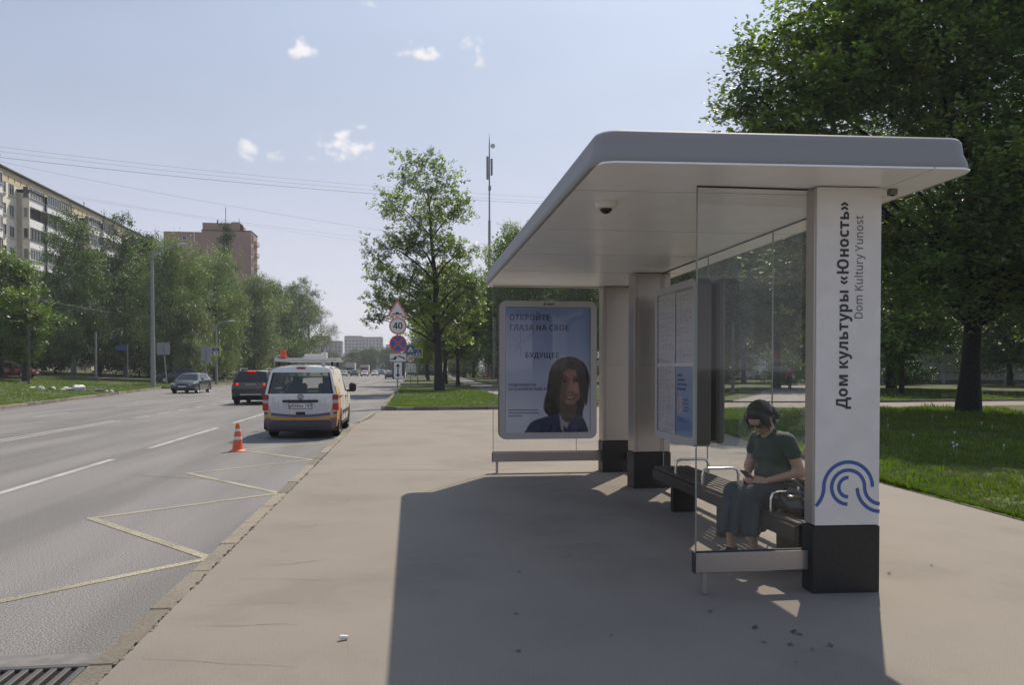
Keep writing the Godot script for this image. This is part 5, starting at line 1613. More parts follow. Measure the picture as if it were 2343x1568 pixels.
func truck(at: Vector3, w: float, h: float, len: float, ry: float, boxc: Color, cabc: Color, label: String) -> void:
	var t := thing("box_truck", label, "truck", at, ry)
	var bm := mt("truck_%d" % int(at.z), boxc, 0.5)
	var dk := mt("car_black", Color(0.014, 0.014, 0.015), 0.6)
	box(t, "cargo_box", Vector3(0, 0.95 + (h - 0.95) / 2, len * 0.15), Vector3(w, h - 0.95, len * 0.7), bm, 0.04)
	for s in [-1, 1]: box(t, "box_edge", Vector3(s * (w / 2 - 0.02), 0.95 + (h - 0.95) / 2, len * 0.5 - 0.01), Vector3(0.07, h - 0.97, 0.05), mt("truck_edge", Color(0.4, 0.4, 0.4), 0.4, 0.4))
	var m := MB.new()
	prism(m, P2([-len * 0.5, 0.5, -len * 0.23, 0.5, -len * 0.23, 2.25, -len * 0.36, 2.25, -len * 0.43, 1.5, -len * 0.5, 1.35]), w * 0.9, Transform3D(Basis(Vector3(0, 0, 1), Vector3(0, 1, 0), Vector3(-1, 0, 0)), Vector3(w * 0.45, 0, 0)))
	part(t, "cab", m, mt("cab_%d" % int(at.z), cabc, 0.4), 20.0)
	var k := atan2(0.75, len * 0.07)
	box(t, "windscreen", Vector3(0, 1.87, -len * 0.397 - 0.02), Vector3(w * 0.8, 0.7, 0.03), mt("car_glass", Color(0.012, 0.015, 0.017), 0.04), 0.01, Basis(Vector3.RIGHT, PI / 2 - k))
	box(t, "chassis", Vector3(0, 0.7, 0), Vector3(w * 0.6, 0.4, len * 0.95), dk)
	box(t, "grille", Vector3(0, 0.95, -len * 0.5 - 0.01), Vector3(w * 0.5, 0.3, 0.03), dk)
	for s in [-1, 1]:
		box(t, "headlight", Vector3(s * w * 0.34, 0.85, -len * 0.5 - 0.012), Vector3(0.3, 0.18, 0.03), mt("headlight", Color(0.5, 0.5, 0.5)))
		box(t, "tail_light", Vector3(s * w * 0.42, 0.75, len * 0.5 + 0.01), Vector3(0.2, 0.12, 0.03), mt("tail_red", Color(0.35, 0.015, 0.015), 0.15))
	add_wheels(t, w * 0.95, -len * 0.34, len * 0.3, 0.42, mt("rim_grey", Color(0.4, 0.4, 0.41), 0.35, 0.8))

func vehicles() -> void:
	van()
	var t := thing("car", "black car with lit brake lights driving away beside the white van", "car", Vector3(-7.62, -0.1, -41.3))
	var lit := mt("brake_lit", Color(0.6, 0.03, 0.02), 0.2)
	lit.emission_enabled = true; lit.emission = Color(1.0, 0.05, 0.03); lit.emission_energy_multiplier = 1.6
	var o := SUV.duplicate(); o.tailmat = lit; o.front = true
	car(t, o, car_paint("black_paint", Color(0.012, 0.012, 0.014), 0.2))
	box(t, "high_brake_light", Vector3(0, 1.62, 2.0), Vector3(0.4, 0.04, 0.06), lit, 0.01)
	for s in [-1, 1]:
		var rl := MB.new()
		tube(rl, [Vector3(s * 0.6, 1.66, -0.2), Vector3(s * 0.61, 1.74, -0.1), Vector3(s * 0.62, 1.75, 1.4), Vector3(s * 0.61, 1.66, 1.7)], [0.02, 0.02, 0.02, 0.02], 6)
		part(t, "roof_rail", rl, mt("rail_chrome", Color(0.6, 0.6, 0.6), 0.25, 0.9))
	box(t, "chrome_strip", Vector3(0, 0.5, 2.3), Vector3(1.0, 0.04, 0.03), mt("rail_chrome", Color(0.6, 0.6, 0.6), 0.25, 0.9), 0.01)
	box(t, "aerial", Vector3(0.0, 1.75, 1.6), Vector3(0.03, 0.1, 0.12), mt("car_black", Color(0.014, 0.014, 0.015), 0.6))
	t = thing("car", "dark grey hatchback facing us on the far side of the road", "car", Vector3(-15.9, -0.1, -60.0), PI - 0.05)
	o = HATCH.duplicate()
	car(t, o, car_paint("slate_paint", Color(0.045, 0.05, 0.06), 0.4))
	t = thing("car", "dark car parked crosswise behind the grey hatchback under the trees", "car", Vector3(-22.1, 0.3, -80), PI / 2 + 0.12)
	car(t, SEDAN, car_paint("navy_paint", Color(0.016, 0.018, 0.024), 0.3))
	t = thing("car", "dark red car half hidden under the bright tree at the far left", "car", Vector3(-33.9, 0.84, -72), -PI / 2 + 0.1)
	car(t, HATCH, car_paint("red_paint", Color(0.16, 0.015, 0.02), 0.2))
	# far traffic waiting ahead
	var far := [[Vector3(-17.0, -0.1, -205), SEDAN, "beige_paint", Color(0.5, 0.46, 0.36), "beige sedan, first of the far oncoming row", PI], [Vector3(-14.4, -0.1, -205), SUV, "far_black_paint", Color(0.015, 0.016, 0.02), "black car between two pale ones in the far oncoming row", PI], [Vector3(-11.8, -0.1, -205), SEDAN, "silver_paint", Color(0.6, 0.61, 0.64), "white sedan right of the far black car", PI], [Vector3(-9.6, -0.1, -213), SEDAN, "far_white_paint", Color(0.68, 0.68, 0.68), "low white car at the near end of the far row", PI], [Vector3(-8.6, -0.1, -235), SUV, "far_grey_paint", Color(0.12, 0.125, 0.13), "dark grey car behind the far white cars", PI], [Vector3(-7.2, -0.1, -250), SEDAN, "far_silver_paint", Color(0.45, 0.46, 0.48), "silver car far down the road, beyond the dark grey one", PI], [Vector3(-5.2, -0.1, -262), HATCH, "far_dark_paint", Color(0.05, 0.055, 0.06), "tiny dark car at the end of the road", 0.0], [Vector3(-4.0, -0.1, -151), SEDAN, "parked_dark_paint", Color(0.03, 0.032, 0.036), "dark car beside the dark box truck at the right kerb", 0.0]]
	for f in far:
		t = thing("car", f[4], "car", f[0], f[5])
		car(t, f[1], car_paint(f[2], f[3], 0.2))
	truck(Vector3(-16.6, -0.1, -222), 2.5, 3.5, 7.0, PI, Color(0.5, 0.5, 0.48), Color(0.3, 0.3, 0.3), "tall pale box truck behind the far beige and black cars")
	truck(Vector3(-13.0, -0.1, -226), 2.4, 3.0, 6.5, PI, Color(0.55, 0.5, 0.46), Color(0.35, 0.12, 0.1), "lower box truck with reddish cab behind the far white sedan")
	truck(Vector3(-2.25, -0.1, -146), 2.3, 3.0, 6.0, 0.0, Color(0.035, 0.038, 0.042), Color(0.03, 0.03, 0.03), "dark box truck parked at the right kerb behind the signs")
	truck(Vector3(0.0, 0.0, -172), 2.2, 2.9, 6.0, 0.0, Color(0.6, 0.6, 0.58), Color(0.5, 0.5, 0.5), "pale van body beyond the dark box truck")
	# cars parked far off on the right, seen through the shelter
	for f in [[Vector3(45.6, 0.06, -108), SUV, "lot_white", Color(0.6, 0.6, 0.62), "white car parked far off, seen right of the timetable case", PI / 2], [Vector3(51.2, 0.06, -110), HATCH, "lot_silver", Color(0.4, 0.42, 0.44), "silver car parked beside the far white one", PI / 2 + 0.05], [Vector3(62.5, 0.06, -112), SEDAN, "lot_green", Color(0.1, 0.13, 0.12), "dark green car parked far off behind the walker in pink", PI / 2], [Vector3(57.0, 0.06, -112), SEDAN, "lot_grey", Color(0.2, 0.21, 0.22), "grey car parked between silver and green ones", -PI / 2], [Vector3(18.2, 0.06, -128), HATCH, "lot_pale", Color(0.55, 0.55, 0.55), "pale car parked under the trees beyond the footpath", PI / 2]]:
		t = thing("car", f[4], "car", f[0], f[5])
		car(t, f[1], car_paint(f[2], f[3], 0.2))

# ---------- figures: tapered capsules joined by a smooth minimum and meshed as surface nets ----------
# part: [a, b, ra, rb] or [a, b, ra, rb, scale] where scale stretches space about a (larger = thinner)
func nets(m: MB, parts: Array, cell: float, k: float, cut := -99.0) -> void:
	var lo := Vector3(1e9, 1e9, 1e9); var hi := -lo
	for p in parts:
		var r: float = maxf(p[2], p[3]) * 1.6 + cell * 3
		for e in [p[0], p[1]]:
			lo = lo.min(e - Vector3(r, r, r)); hi = hi.max(e + Vector3(r, r, r))
	var nx := int((hi.x - lo.x) / cell) + 2; var ny := int((hi.y - lo.y) / cell) + 2; var nz := int((hi.z - lo.z) / cell) + 2
	var f := PackedFloat32Array()
	f.resize(nx * ny * nz)
	f.fill(9.0)
	for p in parts:
		var a: Vector3 = p[0]; var b: Vector3 = p[1]; var ra: float = p[2]; var rb: float = p[3]
		var sc: Vector3 = p[4] if p.size() > 4 else Vector3.ONE
		var ba := (b - a) * sc
		var bl := maxf(ba.length_squared(), 1e-8)
		var ms := minf(sc.x, minf(sc.y, sc.z))
		var mg := maxf(ra, rb) / ms + k + cell * 2
		var l := ((a.min(b) - Vector3(mg, mg, mg) - lo) / cell).floor()
		var h := ((a.max(b) + Vector3(mg, mg, mg) - lo) / cell).ceil()
		for z in range(maxi(0, int(l.z)), mini(nz - 1, int(h.z)) + 1):
			for y in range(maxi(0, int(l.y)), mini(ny - 1, int(h.y)) + 1):
				var row := (z * ny + y) * nx
				for x in range(maxi(0, int(l.x)), mini(nx - 1, int(h.x)) + 1):
					var q := (lo + Vector3(x, y, z) * cell - a) * sc
					var t := clampf(q.dot(ba) / bl, 0.0, 1.0)
					var d := (q - ba * t).length() - lerpf(ra, rb, t)
					if sc != Vector3.ONE: d /= maxf(sc.x, maxf(sc.y, sc.z)) if d > 0 else ms
					var o := f[row + x]
					var w := maxf(k - absf(o - d), 0.0) / k
					f[row + x] = minf(o, d) - w * w * k * 0.25
	if cut > -90.0:
		for z in nz:
			for y in ny:
				var d := cut + 0.12 * (lo.z + z * cell) - (lo.y + y * cell)
				for x in nx:
					var i := (z * ny + y) * nx + x
					f[i] = maxf(f[i], d)
	var id := {}
	var pos := PackedVector3Array()
	var band := cell * 1.9
	var off := [0, 1, nx, nx + 1, nx * ny, nx * ny + 1, nx * ny + nx, nx * ny + nx + 1]
	var edges := [[0, 1], [2, 3], [4, 5], [6, 7], [0, 2], [1, 3], [4, 6], [5, 7], [0, 4], [1, 5], [2, 6], [3, 7]]
	for z in nz - 1:
		for y in ny - 1:
			for x in nx - 1:
				var i := (z * ny + y) * nx + x
				if absf(f[i]) > band: continue
				var s := 0
				for c in 8:
					if f[i + off[c]] < 0.0: s += 1
				if s == 0 or s == 8: continue
				var v := Vector3.ZERO; var n := 0
				for e in edges:
					var fa := f[i + off[e[0]]]; var fb := f[i + off[e[1]]]
					if (fa < 0.0) != (fb < 0.0):
						var t := fa / (fa - fb)
						var pa := Vector3(e[0] & 1, (e[0] >> 1) & 1, e[0] >> 2); var pb := Vector3(e[1] & 1, (e[1] >> 1) & 1, e[1] >> 2)
						v += pa.lerp(pb, t); n += 1
				id[i] = pos.size()
				pos.append(lo + (Vector3(x, y, z) + v / n) * cell)
	var st := [1, nx, nx * ny]
	for i in id.keys():
		for ax in 3:
			var j: int = i + st[ax]
			if j >= f.size(): continue
			if (f[i] < 0.0) == (f[j] < 0.0): continue
			var u: int = st[(ax + 1) % 3]; var w: int = st[(ax + 2) % 3]
			if not (id.has(i - u) and id.has(i - w) and id.has(i - u - w)): continue
			var A := pos[id[i]]; var B := pos[id[i - u]]; var C := pos[id[i - u - w]]; var D := pos[id[i - w]]
			if f[i] < 0.0: m.q(A, B, C, D)
			else: m.q(A, D, C, B)

func hand(wrist: Vector3, tip_dir: Vector3, back_dir: Vector3, side: float, curl: float) -> Array:
	var d := tip_dir.normalized()
	var nrm := (back_dir - d * back_dir.dot(d)).normalized()
	var s := d.cross(nrm) * side     # towards the thumb
	var o := []
	for k in 4:
		o.append([wrist + s * (0.02 - k * 0.012), wrist + d * 0.075 + s * (0.027 - k * 0.018), 0.014, 0.012])
		var len: float = [0.068, 0.076, 0.07, 0.055][k]
		var p := wrist + d * 0.078 + s * (0.029 - k * 0.0195)
		var dir := d
		for j in 3:
			dir = dir.rotated(s, -curl * side * [0.45, 0.7, 0.6][j])
			var q: Vector3 = p + dir * len * [0.45, 0.32, 0.25][j]
			o.append([p, q, 0.0092 - j * 0.0008, 0.0086 - j * 0.0008])
			p = q
	var tb := wrist + d * 0.02 + s * 0.026
	var t1 := tb + (d * 0.6 + s * 0.75 - nrm * 0.3).normalized() * 0.036
	var t2 := t1 + (d * 0.9 + s * 0.25 - nrm * 0.3).normalized() * 0.03
	o.append([tb, t1, 0.013, 0.0105]); o.append([t1, t2, 0.0105, 0.0088])
	return o

func seated_woman() -> void:
	var t := thing("person", "seated woman in dark green top, long skirt and sunglasses looking down at her phone", "person", Vector3(3.16, 0, -6.42), deg_to_rad(108))
	var V := func(x: float, y: float, z: float) -> Vector3: return Vector3(x, y, z)
	var skin := mt("skin", Color(0.42, 0.265, 0.19), 0.5)
	skin.subsurf_scatter_enabled = true; skin.subsurf_scatter_strength = 0.06
	var body := MB.new()
	var B := [
		[V.call(0, 0.56, 0.0), V.call(0, 0.78, -0.03), 0.13, 0.125, Vector3(0.85, 1, 1.1)], [V.call(0, 0.78, -0.03), V.call(0, 0.98, -0.1), 0.125, 0.11, Vector3(0.8, 1, 1.1)],
		[V.call(-0.16, 1.0, -0.11), V.call(0.16, 1.0, -0.11), 0.06, 0.06], [V.call(0, 1.0, -0.12), V.call(0, 1.12, -0.19), 0.055, 0.048],
		[V.call(-0.19, 0.99, -0.1), V.call(-0.262, 0.74, -0.05), 0.056, 0.044], [V.call(-0.262, 0.74, -0.05), V.call(-0.1, 0.668, -0.26), 0.043, 0.026],
		[V.call(0.19, 0.99, -0.1), V.call(0.245, 0.75, -0.13), 0.056, 0.043], [V.call(0.245, 0.75, -0.13), V.call(0.09, 0.685, -0.3), 0.041, 0.026],
		[V.call(-0.1, 0.54, 0), V.call(-0.1, 0.54, -0.42), 0.09, 0.06], [V.call(0.1, 0.54, 0), V.call(0.1, 0.54, -0.42), 0.09, 0.06],
		[V.call(-0.1, 0.54, -0.42), V.call(-0.1, 0.3, -0.41), 0.056, 0.052], [V.call(0.1, 0.54, -0.42), V.call(0.12, 0.3, -0.44), 0.056, 0.052],
		[V.call(-0.1, 0.3, -0.41), V.call(-0.1, 0.09, -0.4), 0.052, 0.034], [V.call(0.12, 0.3, -0.44), V.call(0.12, 0.09, -0.44), 0.052, 0.034]]
	nets(body, B, 0.013, 0.035)
	# head, turned down towards the phone
	var H := Transform3D(Basis(Vector3.UP, 0.18) * Basis(Vector3.RIGHT, -0.78), Vector3(0, 1.19, -0.235))
	var hp := [[V.call(0, 0.025, 0.02), V.call(0, 0.03, -0.01), 0.092, 0.088, Vector3(1.1, 0.95, 1)], [V.call(0, -0.01, -0.03), V.call(0, -0.075, -0.055), 0.066, 0.04], [V.call(-0.045, -0.04, -0.02), V.call(0, -0.1, -0.06), 0.035, 0.026], [V.call(0.045, -0.04, -0.02), V.call(0, -0.1, -0.06), 0.035, 0.026], [V.call(-0.03, 0.025, -0.078), V.call(0.03, 0.025, -0.078), 0.02, 0.02],
		[V.call(0, 0.01, -0.09), V.call(0, -0.035, -0.112), 0.009, 0.014], [V.call(-0.013, -0.04, -0.1), V.call(0.013, -0.04, -0.1), 0.009, 0.009], [V.call(-0.02, -0.068, -0.088), V.call(0.02, -0.068, -0.088), 0.009, 0.009], [V.call(-0.016, -0.078, -0.085), V.call(0.016, -0.078, -0.085), 0.009, 0.009],
		[V.call(-0.04, -0.025, -0.065), V.call(-0.03, -0.03, -0.07), 0.024, 0.02], [V.call(0.04, -0.025, -0.065), V.call(0.03, -0.03, -0.07), 0.024, 0.02], [V.call(-0.088, 0.0, 0.01), V.call(-0.086, -0.04, 0.0), 0.014, 0.009], [V.call(0.088, 0.0, 0.01), V.call(0.086, -0.04, 0.0), 0.014, 0.009],
		[V.call(0, -0.04, 0.02), V.call(0, -0.14, 0.02), 0.05, 0.05]]
	var hw := []
	for p in hp:
		var e := [H * p[0], H * p[1], p[2], p[3]]
		hw.append(e)
	nets(body, hw, 0.0045, 0.014)
	var pc := Vector3(-0.005, 0.705, -0.375)
	nets(body, hand(V.call(-0.1, 0.668, -0.26), V.call(0.6, 0.12, -0.8), V.call(-0.5, 0.6, -0.35), -1.0, 0.55), 0.004, 0.008)
	nets(body, hand(V.call(0.09, 0.685, -0.3), V.call(-0.75, 0.08, -0.6), V.call(0.5, 0.6, -0.3), 1.0, 0.6), 0.004, 0.008)
	part(t, "body", body, skin, 100.0)
	var shirt := MB.new()
	nets(shirt, [[V.call(0, 0.6, 0.0), V.call(0, 0.78, -0.04), 0.152, 0.15, Vector3(0.82, 1, 1.0)], [V.call(0, 0.78, -0.04), V.call(0, 0.96, -0.1), 0.15, 0.125, Vector3(0.78, 1, 1.05)], [V.call(-0.09, 0.86, -0.16), V.call(-0.06, 0.82, -0.14), 0.062, 0.06], [V.call(0.09, 0.86, -0.16), V.call(0.06, 0.82, -0.14), 0.062, 0.06], [V.call(-0.05, 0.88, -0.15), V.call(0.05, 0.88, -0.15), 0.07, 0.07],
		[V.call(-0.15, 1.005, -0.11), V.call(0.15, 1.005, -0.11), 0.072, 0.072], [V.call(-0.18, 0.99, -0.1), V.call(-0.222, 0.9, -0.08), 0.07, 0.064], [V.call(0.18, 0.99, -0.1), V.call(0.215, 0.9, -0.11), 0.07, 0.064], [V.call(-0.1, 0.7, -0.08), V.call(0.1, 0.7, -0.09), 0.09, 0.09]], 0.011, 0.03)
	var cloth := surf("green_cloth", ntex(noise(0.014, 4, FastNoiseLite.TYPE_SIMPLEX, 93), [lin(0.022, 0.042, 0.037), lin(0.034, 0.058, 0.052)], [0.3, 0.7], 256), 2.2, null, 1.0, 0.75, 3.0, null, false)
	cloth.rim_enabled = true; cloth.rim = 0.3
	var sh := part(t, "top", shirt, cloth, 100.0)
	var col := MB.new()
	nets(col, [[V.call(-0.05, 1.07, -0.13), V.call(-0.06, 1.025, -0.215), 0.02, 0.012], [V.call(0.05, 1.07, -0.13), V.call(0.06, 1.025, -0.215), 0.02, 0.012], [V.call(-0.05, 1.075, -0.13), V.call(0.05, 1.075, -0.13), 0.02, 0.02]], 0.008, 0.01)
	part(sh, "collar", col, cloth, 100.0)
	var skirt := MB.new()
	nets(skirt, [[V.call(0, 0.62, 0.01), V.call(0, 0.55, -0.02), 0.16, 0.17, Vector3(0.78, 1, 1)], [V.call(-0.11, 0.545, -0.02), V.call(-0.105, 0.56, -0.42), 0.118, 0.088], [V.call(0.11, 0.545, -0.02), V.call(0.105, 0.56, -0.42), 0.118, 0.088], [V.call(0, 0.54, -0.05), V.call(0, 0.56, -0.4), 0.1, 0.075],
		[V.call(-0.105, 0.54, -0.43), V.call(-0.125, 0.27, -0.44), 0.082, 0.075], [V.call(0.105, 0.54, -0.43), V.call(0.14, 0.26, -0.47), 0.082, 0.075], [V.call(0, 0.52, -0.42), V.call(0.01, 0.25, -0.46), 0.08, 0.075], [V.call(-0.06, 0.48, -0.3), V.call(-0.08, 0.3, -0.33), 0.08, 0.08], [V.call(0.06, 0.48, -0.3), V.call(0.08, 0.3, -0.33), 0.08, 0.08],
		[V.call(-0.19, 0.48, -0.44), V.call(-0.2, 0.24, -0.47), 0.02, 0.03], [V.call(-0.05, 0.5, -0.51), V.call(-0.06, 0.25, -0.55), 0.018, 0.028], [V.call(0.06, 0.5, -0.51), V.call(0.07, 0.25, -0.56), 0.018, 0.028]], 0.012, 0.03, 0.29)
	part(t, "skirt", skirt, mt("skirt_cloth", Color(0.024, 0.042, 0.055), 0.9), 100.0)
	var hair := MB.new()
	var hh := []
	for p in [[[0, 0.045, 0.03], [0, 0.05, 0.0], 0.1, 0.09], [[0, 0.0, 0.055], [0, -0.05, 0.06], 0.078, 0.06], [[-0.075, 0.03, -0.02], [-0.085, -0.05, -0.035], 0.035, 0.018], [[0.075, 0.03, -0.02], [0.085, -0.05, -0.035], 0.035, 0.018], [[-0.03, 0.105, -0.035], [-0.082, 0.045, -0.05], 0.026, 0.014], [[0.02, 0.108, -0.04], [0.082, 0.04, -0.055], 0.028, 0.016], [[0.085, 0.03, -0.06], [0.1, -0.075, -0.075], 0.016, 0.006], [[0.095, 0.02, -0.04], [0.108, -0.06, -0.05], 0.014, 0.006], [[-0.082, 0.03, -0.05], [-0.098, -0.07, -0.075], 0.014, 0.006],
		[[0, -0.03, 0.1], [0, -0.05, 0.14], 0.035, 0.035], [[0, -0.05, 0.14], [-0.01, -0.13, 0.15], 0.038, 0.036]]:
		hh.append([H * Vector3(p[0][0], p[0][1], p[0][2]), H * Vector3(p[1][0], p[1][1], p[1][2]), p[2], p[3]])
	nets(hair, hh, 0.0065, 0.018)
	# strands over the cap, and a wavy tail
	for i in 90:
		var a0 := rf(0, TAU); var el := rf(0.1, 1.3)
		var pts := []; var rr := []
		for k in 7:
			var e2 := el - k * 0.17
			var q := Vector3(cos(a0 + k * 0.05) * cos(e2), sin(e2) * 0.98, sin(a0 + k * 0.05) * cos(e2) * 0.98 + 0.02)
			if q.z < -0.55 and q.y < 0.55: break
			pts.append(H * (Vector3(0, 0.035, 0.018) + q * Vector3(0.1, 0.112, 0.112) * rf(0.98, 1.07))); rr.append(0.0045 if k < 5 else 0.002)
		if pts.size() > 2: tube(hair, pts, rr, 4)
	for i in 34:
		var p := H * Vector3(rf(-0.03, 0.03), rf(-0.06, 0.0), 0.12)
		var pts := []; var rr := []
		var ph := rf(0, TAU); var out := rf(0.01, 0.05)
		for k in 9:
			pts.append(p + Vector3(sin(k * 0.9 + ph) * 0.012, -0.022 * k + 0.01 * sin(k * 0.8), out * sin(k * 0.45) + cos(k * 1.1 + ph) * 0.009)); rr.append(0.008 - 0.0007 * k)
		tube(hair, pts, rr, 4)
	for i in 14:
		var sx := -1.0 if i % 2 else 1.0
		var p := H * Vector3(sx * rf(0.05, 0.095), rf(0.03, 0.09), rf(-0.07, -0.02))
		var pts := []; var rr := []
		for k in 7:
			pts.append(p + Vector3(sx * 0.004 * k, -0.019 * k, -0.006 * sin(k * 0.8 + i))); rr.append(0.004 - 0.0004 * k)
		tube(hair, pts, rr, 4)
	var hm := mt("dark_hair", Color(0.012, 0.01, 0.01), 0.38)
	part(t, "hair", hair, hm, 100.0)
	var sg := MB.new()
	var gl := []
	for s in [-1, 1]:
		gl.append([H * Vector3(s * 0.024, 0.004, -0.096), H * Vector3(s * 0.045, 0.003, -0.09), 0.019, 0.019])
		gl.append([H * Vector3(s * 0.07, 0.014, -0.075), H * Vector3(s * 0.094, 0.012, 0.0), 0.005, 0.004])
	gl.append([H * Vector3(-0.02, 0.016, -0.104), H * Vector3(0.02, 0.016, -0.104), 0.004, 0.004])
	nets(sg, gl, 0.004, 0.004)
	part(t, "sunglasses", sg, mt("dark_gloss", Color(0.01, 0.01, 0.01), 0.06), 100.0)
	for s in [-0.1, 0.12]:
		var sm := MB.new()
		var zf := -0.4 if s < 0 else -0.44
		nets(sm, [[V.call(s, 0.045, zf + 0.03), V.call(s, 0.035, zf - 0.15), 0.04, 0.032], [V.call(s, 0.06, zf + 0.02), V.call(s, 0.05, zf - 0.06), 0.04, 0.036]], 0.01, 0.02)
		part(t, "shoe", sm, mt("shoe_black", Color(0.015, 0.015, 0.016), 0.5), 100.0)
	var ph := thing("mobile_phone", "dark mobile phone held in the seated woman's hands", "phone", t.transform * pc, deg_to_rad(110))
	box(ph, "casing", Vector3.ZERO, Vector3(0.074, 0.009, 0.15), mt("phone_dark", Color(0.015, 0.016, 0.018), 0.3), 0.003, Basis(Vector3.RIGHT, 0.7))
	box(ph, "screen", Basis(Vector3.RIGHT, 0.7) * Vector3(0, 0.005, 0), Vector3(0.068, 0.001, 0.142), mt("phone_glass", Color(0.01, 0.012, 0.016), 0.05), 0.0, Basis(Vector3.RIGHT, 0.7))
	# the bag beside her
	var bag := thing("handbag", "glossy black leather bag lying on the bench beside the seated woman", "bag", Vector3(3.1, 0.46, -5.93), 0.2)
	var bm := MB.new()
	nets(bm, [[V.call(-0.11, 0.07, -0.12), V.call(-0.11, 0.07, 0.17), 0.075, 0.08], [V.call(0.08, 0.08, -0.12), V.call(0.08, 0.08, 0.17), 0.08, 0.08], [V.call(0.0, 0.15, -0.1), V.call(0.0, 0.15, 0.14), 0.09, 0.085], [V.call(0, 0.22, -0.03), V.call(0.02, 0.21, 0.09), 0.05, 0.05], [V.call(-0.16, 0.12, 0.0), V.call(-0.15, 0.05, 0.1), 0.04, 0.05], [V.call(-0.07, 0.21, -0.1), V.call(0.06, 0.19, 0.16), 0.025, 0.03], [V.call(-0.17, -0.02, -0.06), V.call(-0.19, -0.12, 0.06), 0.035, 0.03]], 0.011, 0.035)
	var lea := surf("black_leather", ntex(noise(0.03, 3, FastNoiseLite.TYPE_SIMPLEX, 91), [lin(0.008, 0.008, 0.008), lin(0.014, 0.014, 0.014)], [0.3, 0.7], 128), 4.0, null, 1.0, 0.22, 1.0, null, false)
	part(bag, "bag_body", bm, lea, 100.0)
	var st := MB.new()
	tube(st, [V.call(-0.1, 0.2, -0.08), V.call(-0.14, 0.26, -0.02), V.call(-0.13, 0.27, 0.06), V.call(-0.09, 0.2, 0.13)], [0.01, 0.01, 0.01, 0.01], 8)
	part(bag, "strap", st, lea)
	for q in [[-0.17, 0.14, 0.05], [-0.13, 0.21, 0.11], [-0.165, 0.1, 0.15]]:
		box(bag, "buckle", Vector3(q[0], q[1], q[2]), Vector3(0.02, 0.03, 0.008), mt("chrome", Color(0.75, 0.74, 0.73), 0.18, 1.0), 0.003)

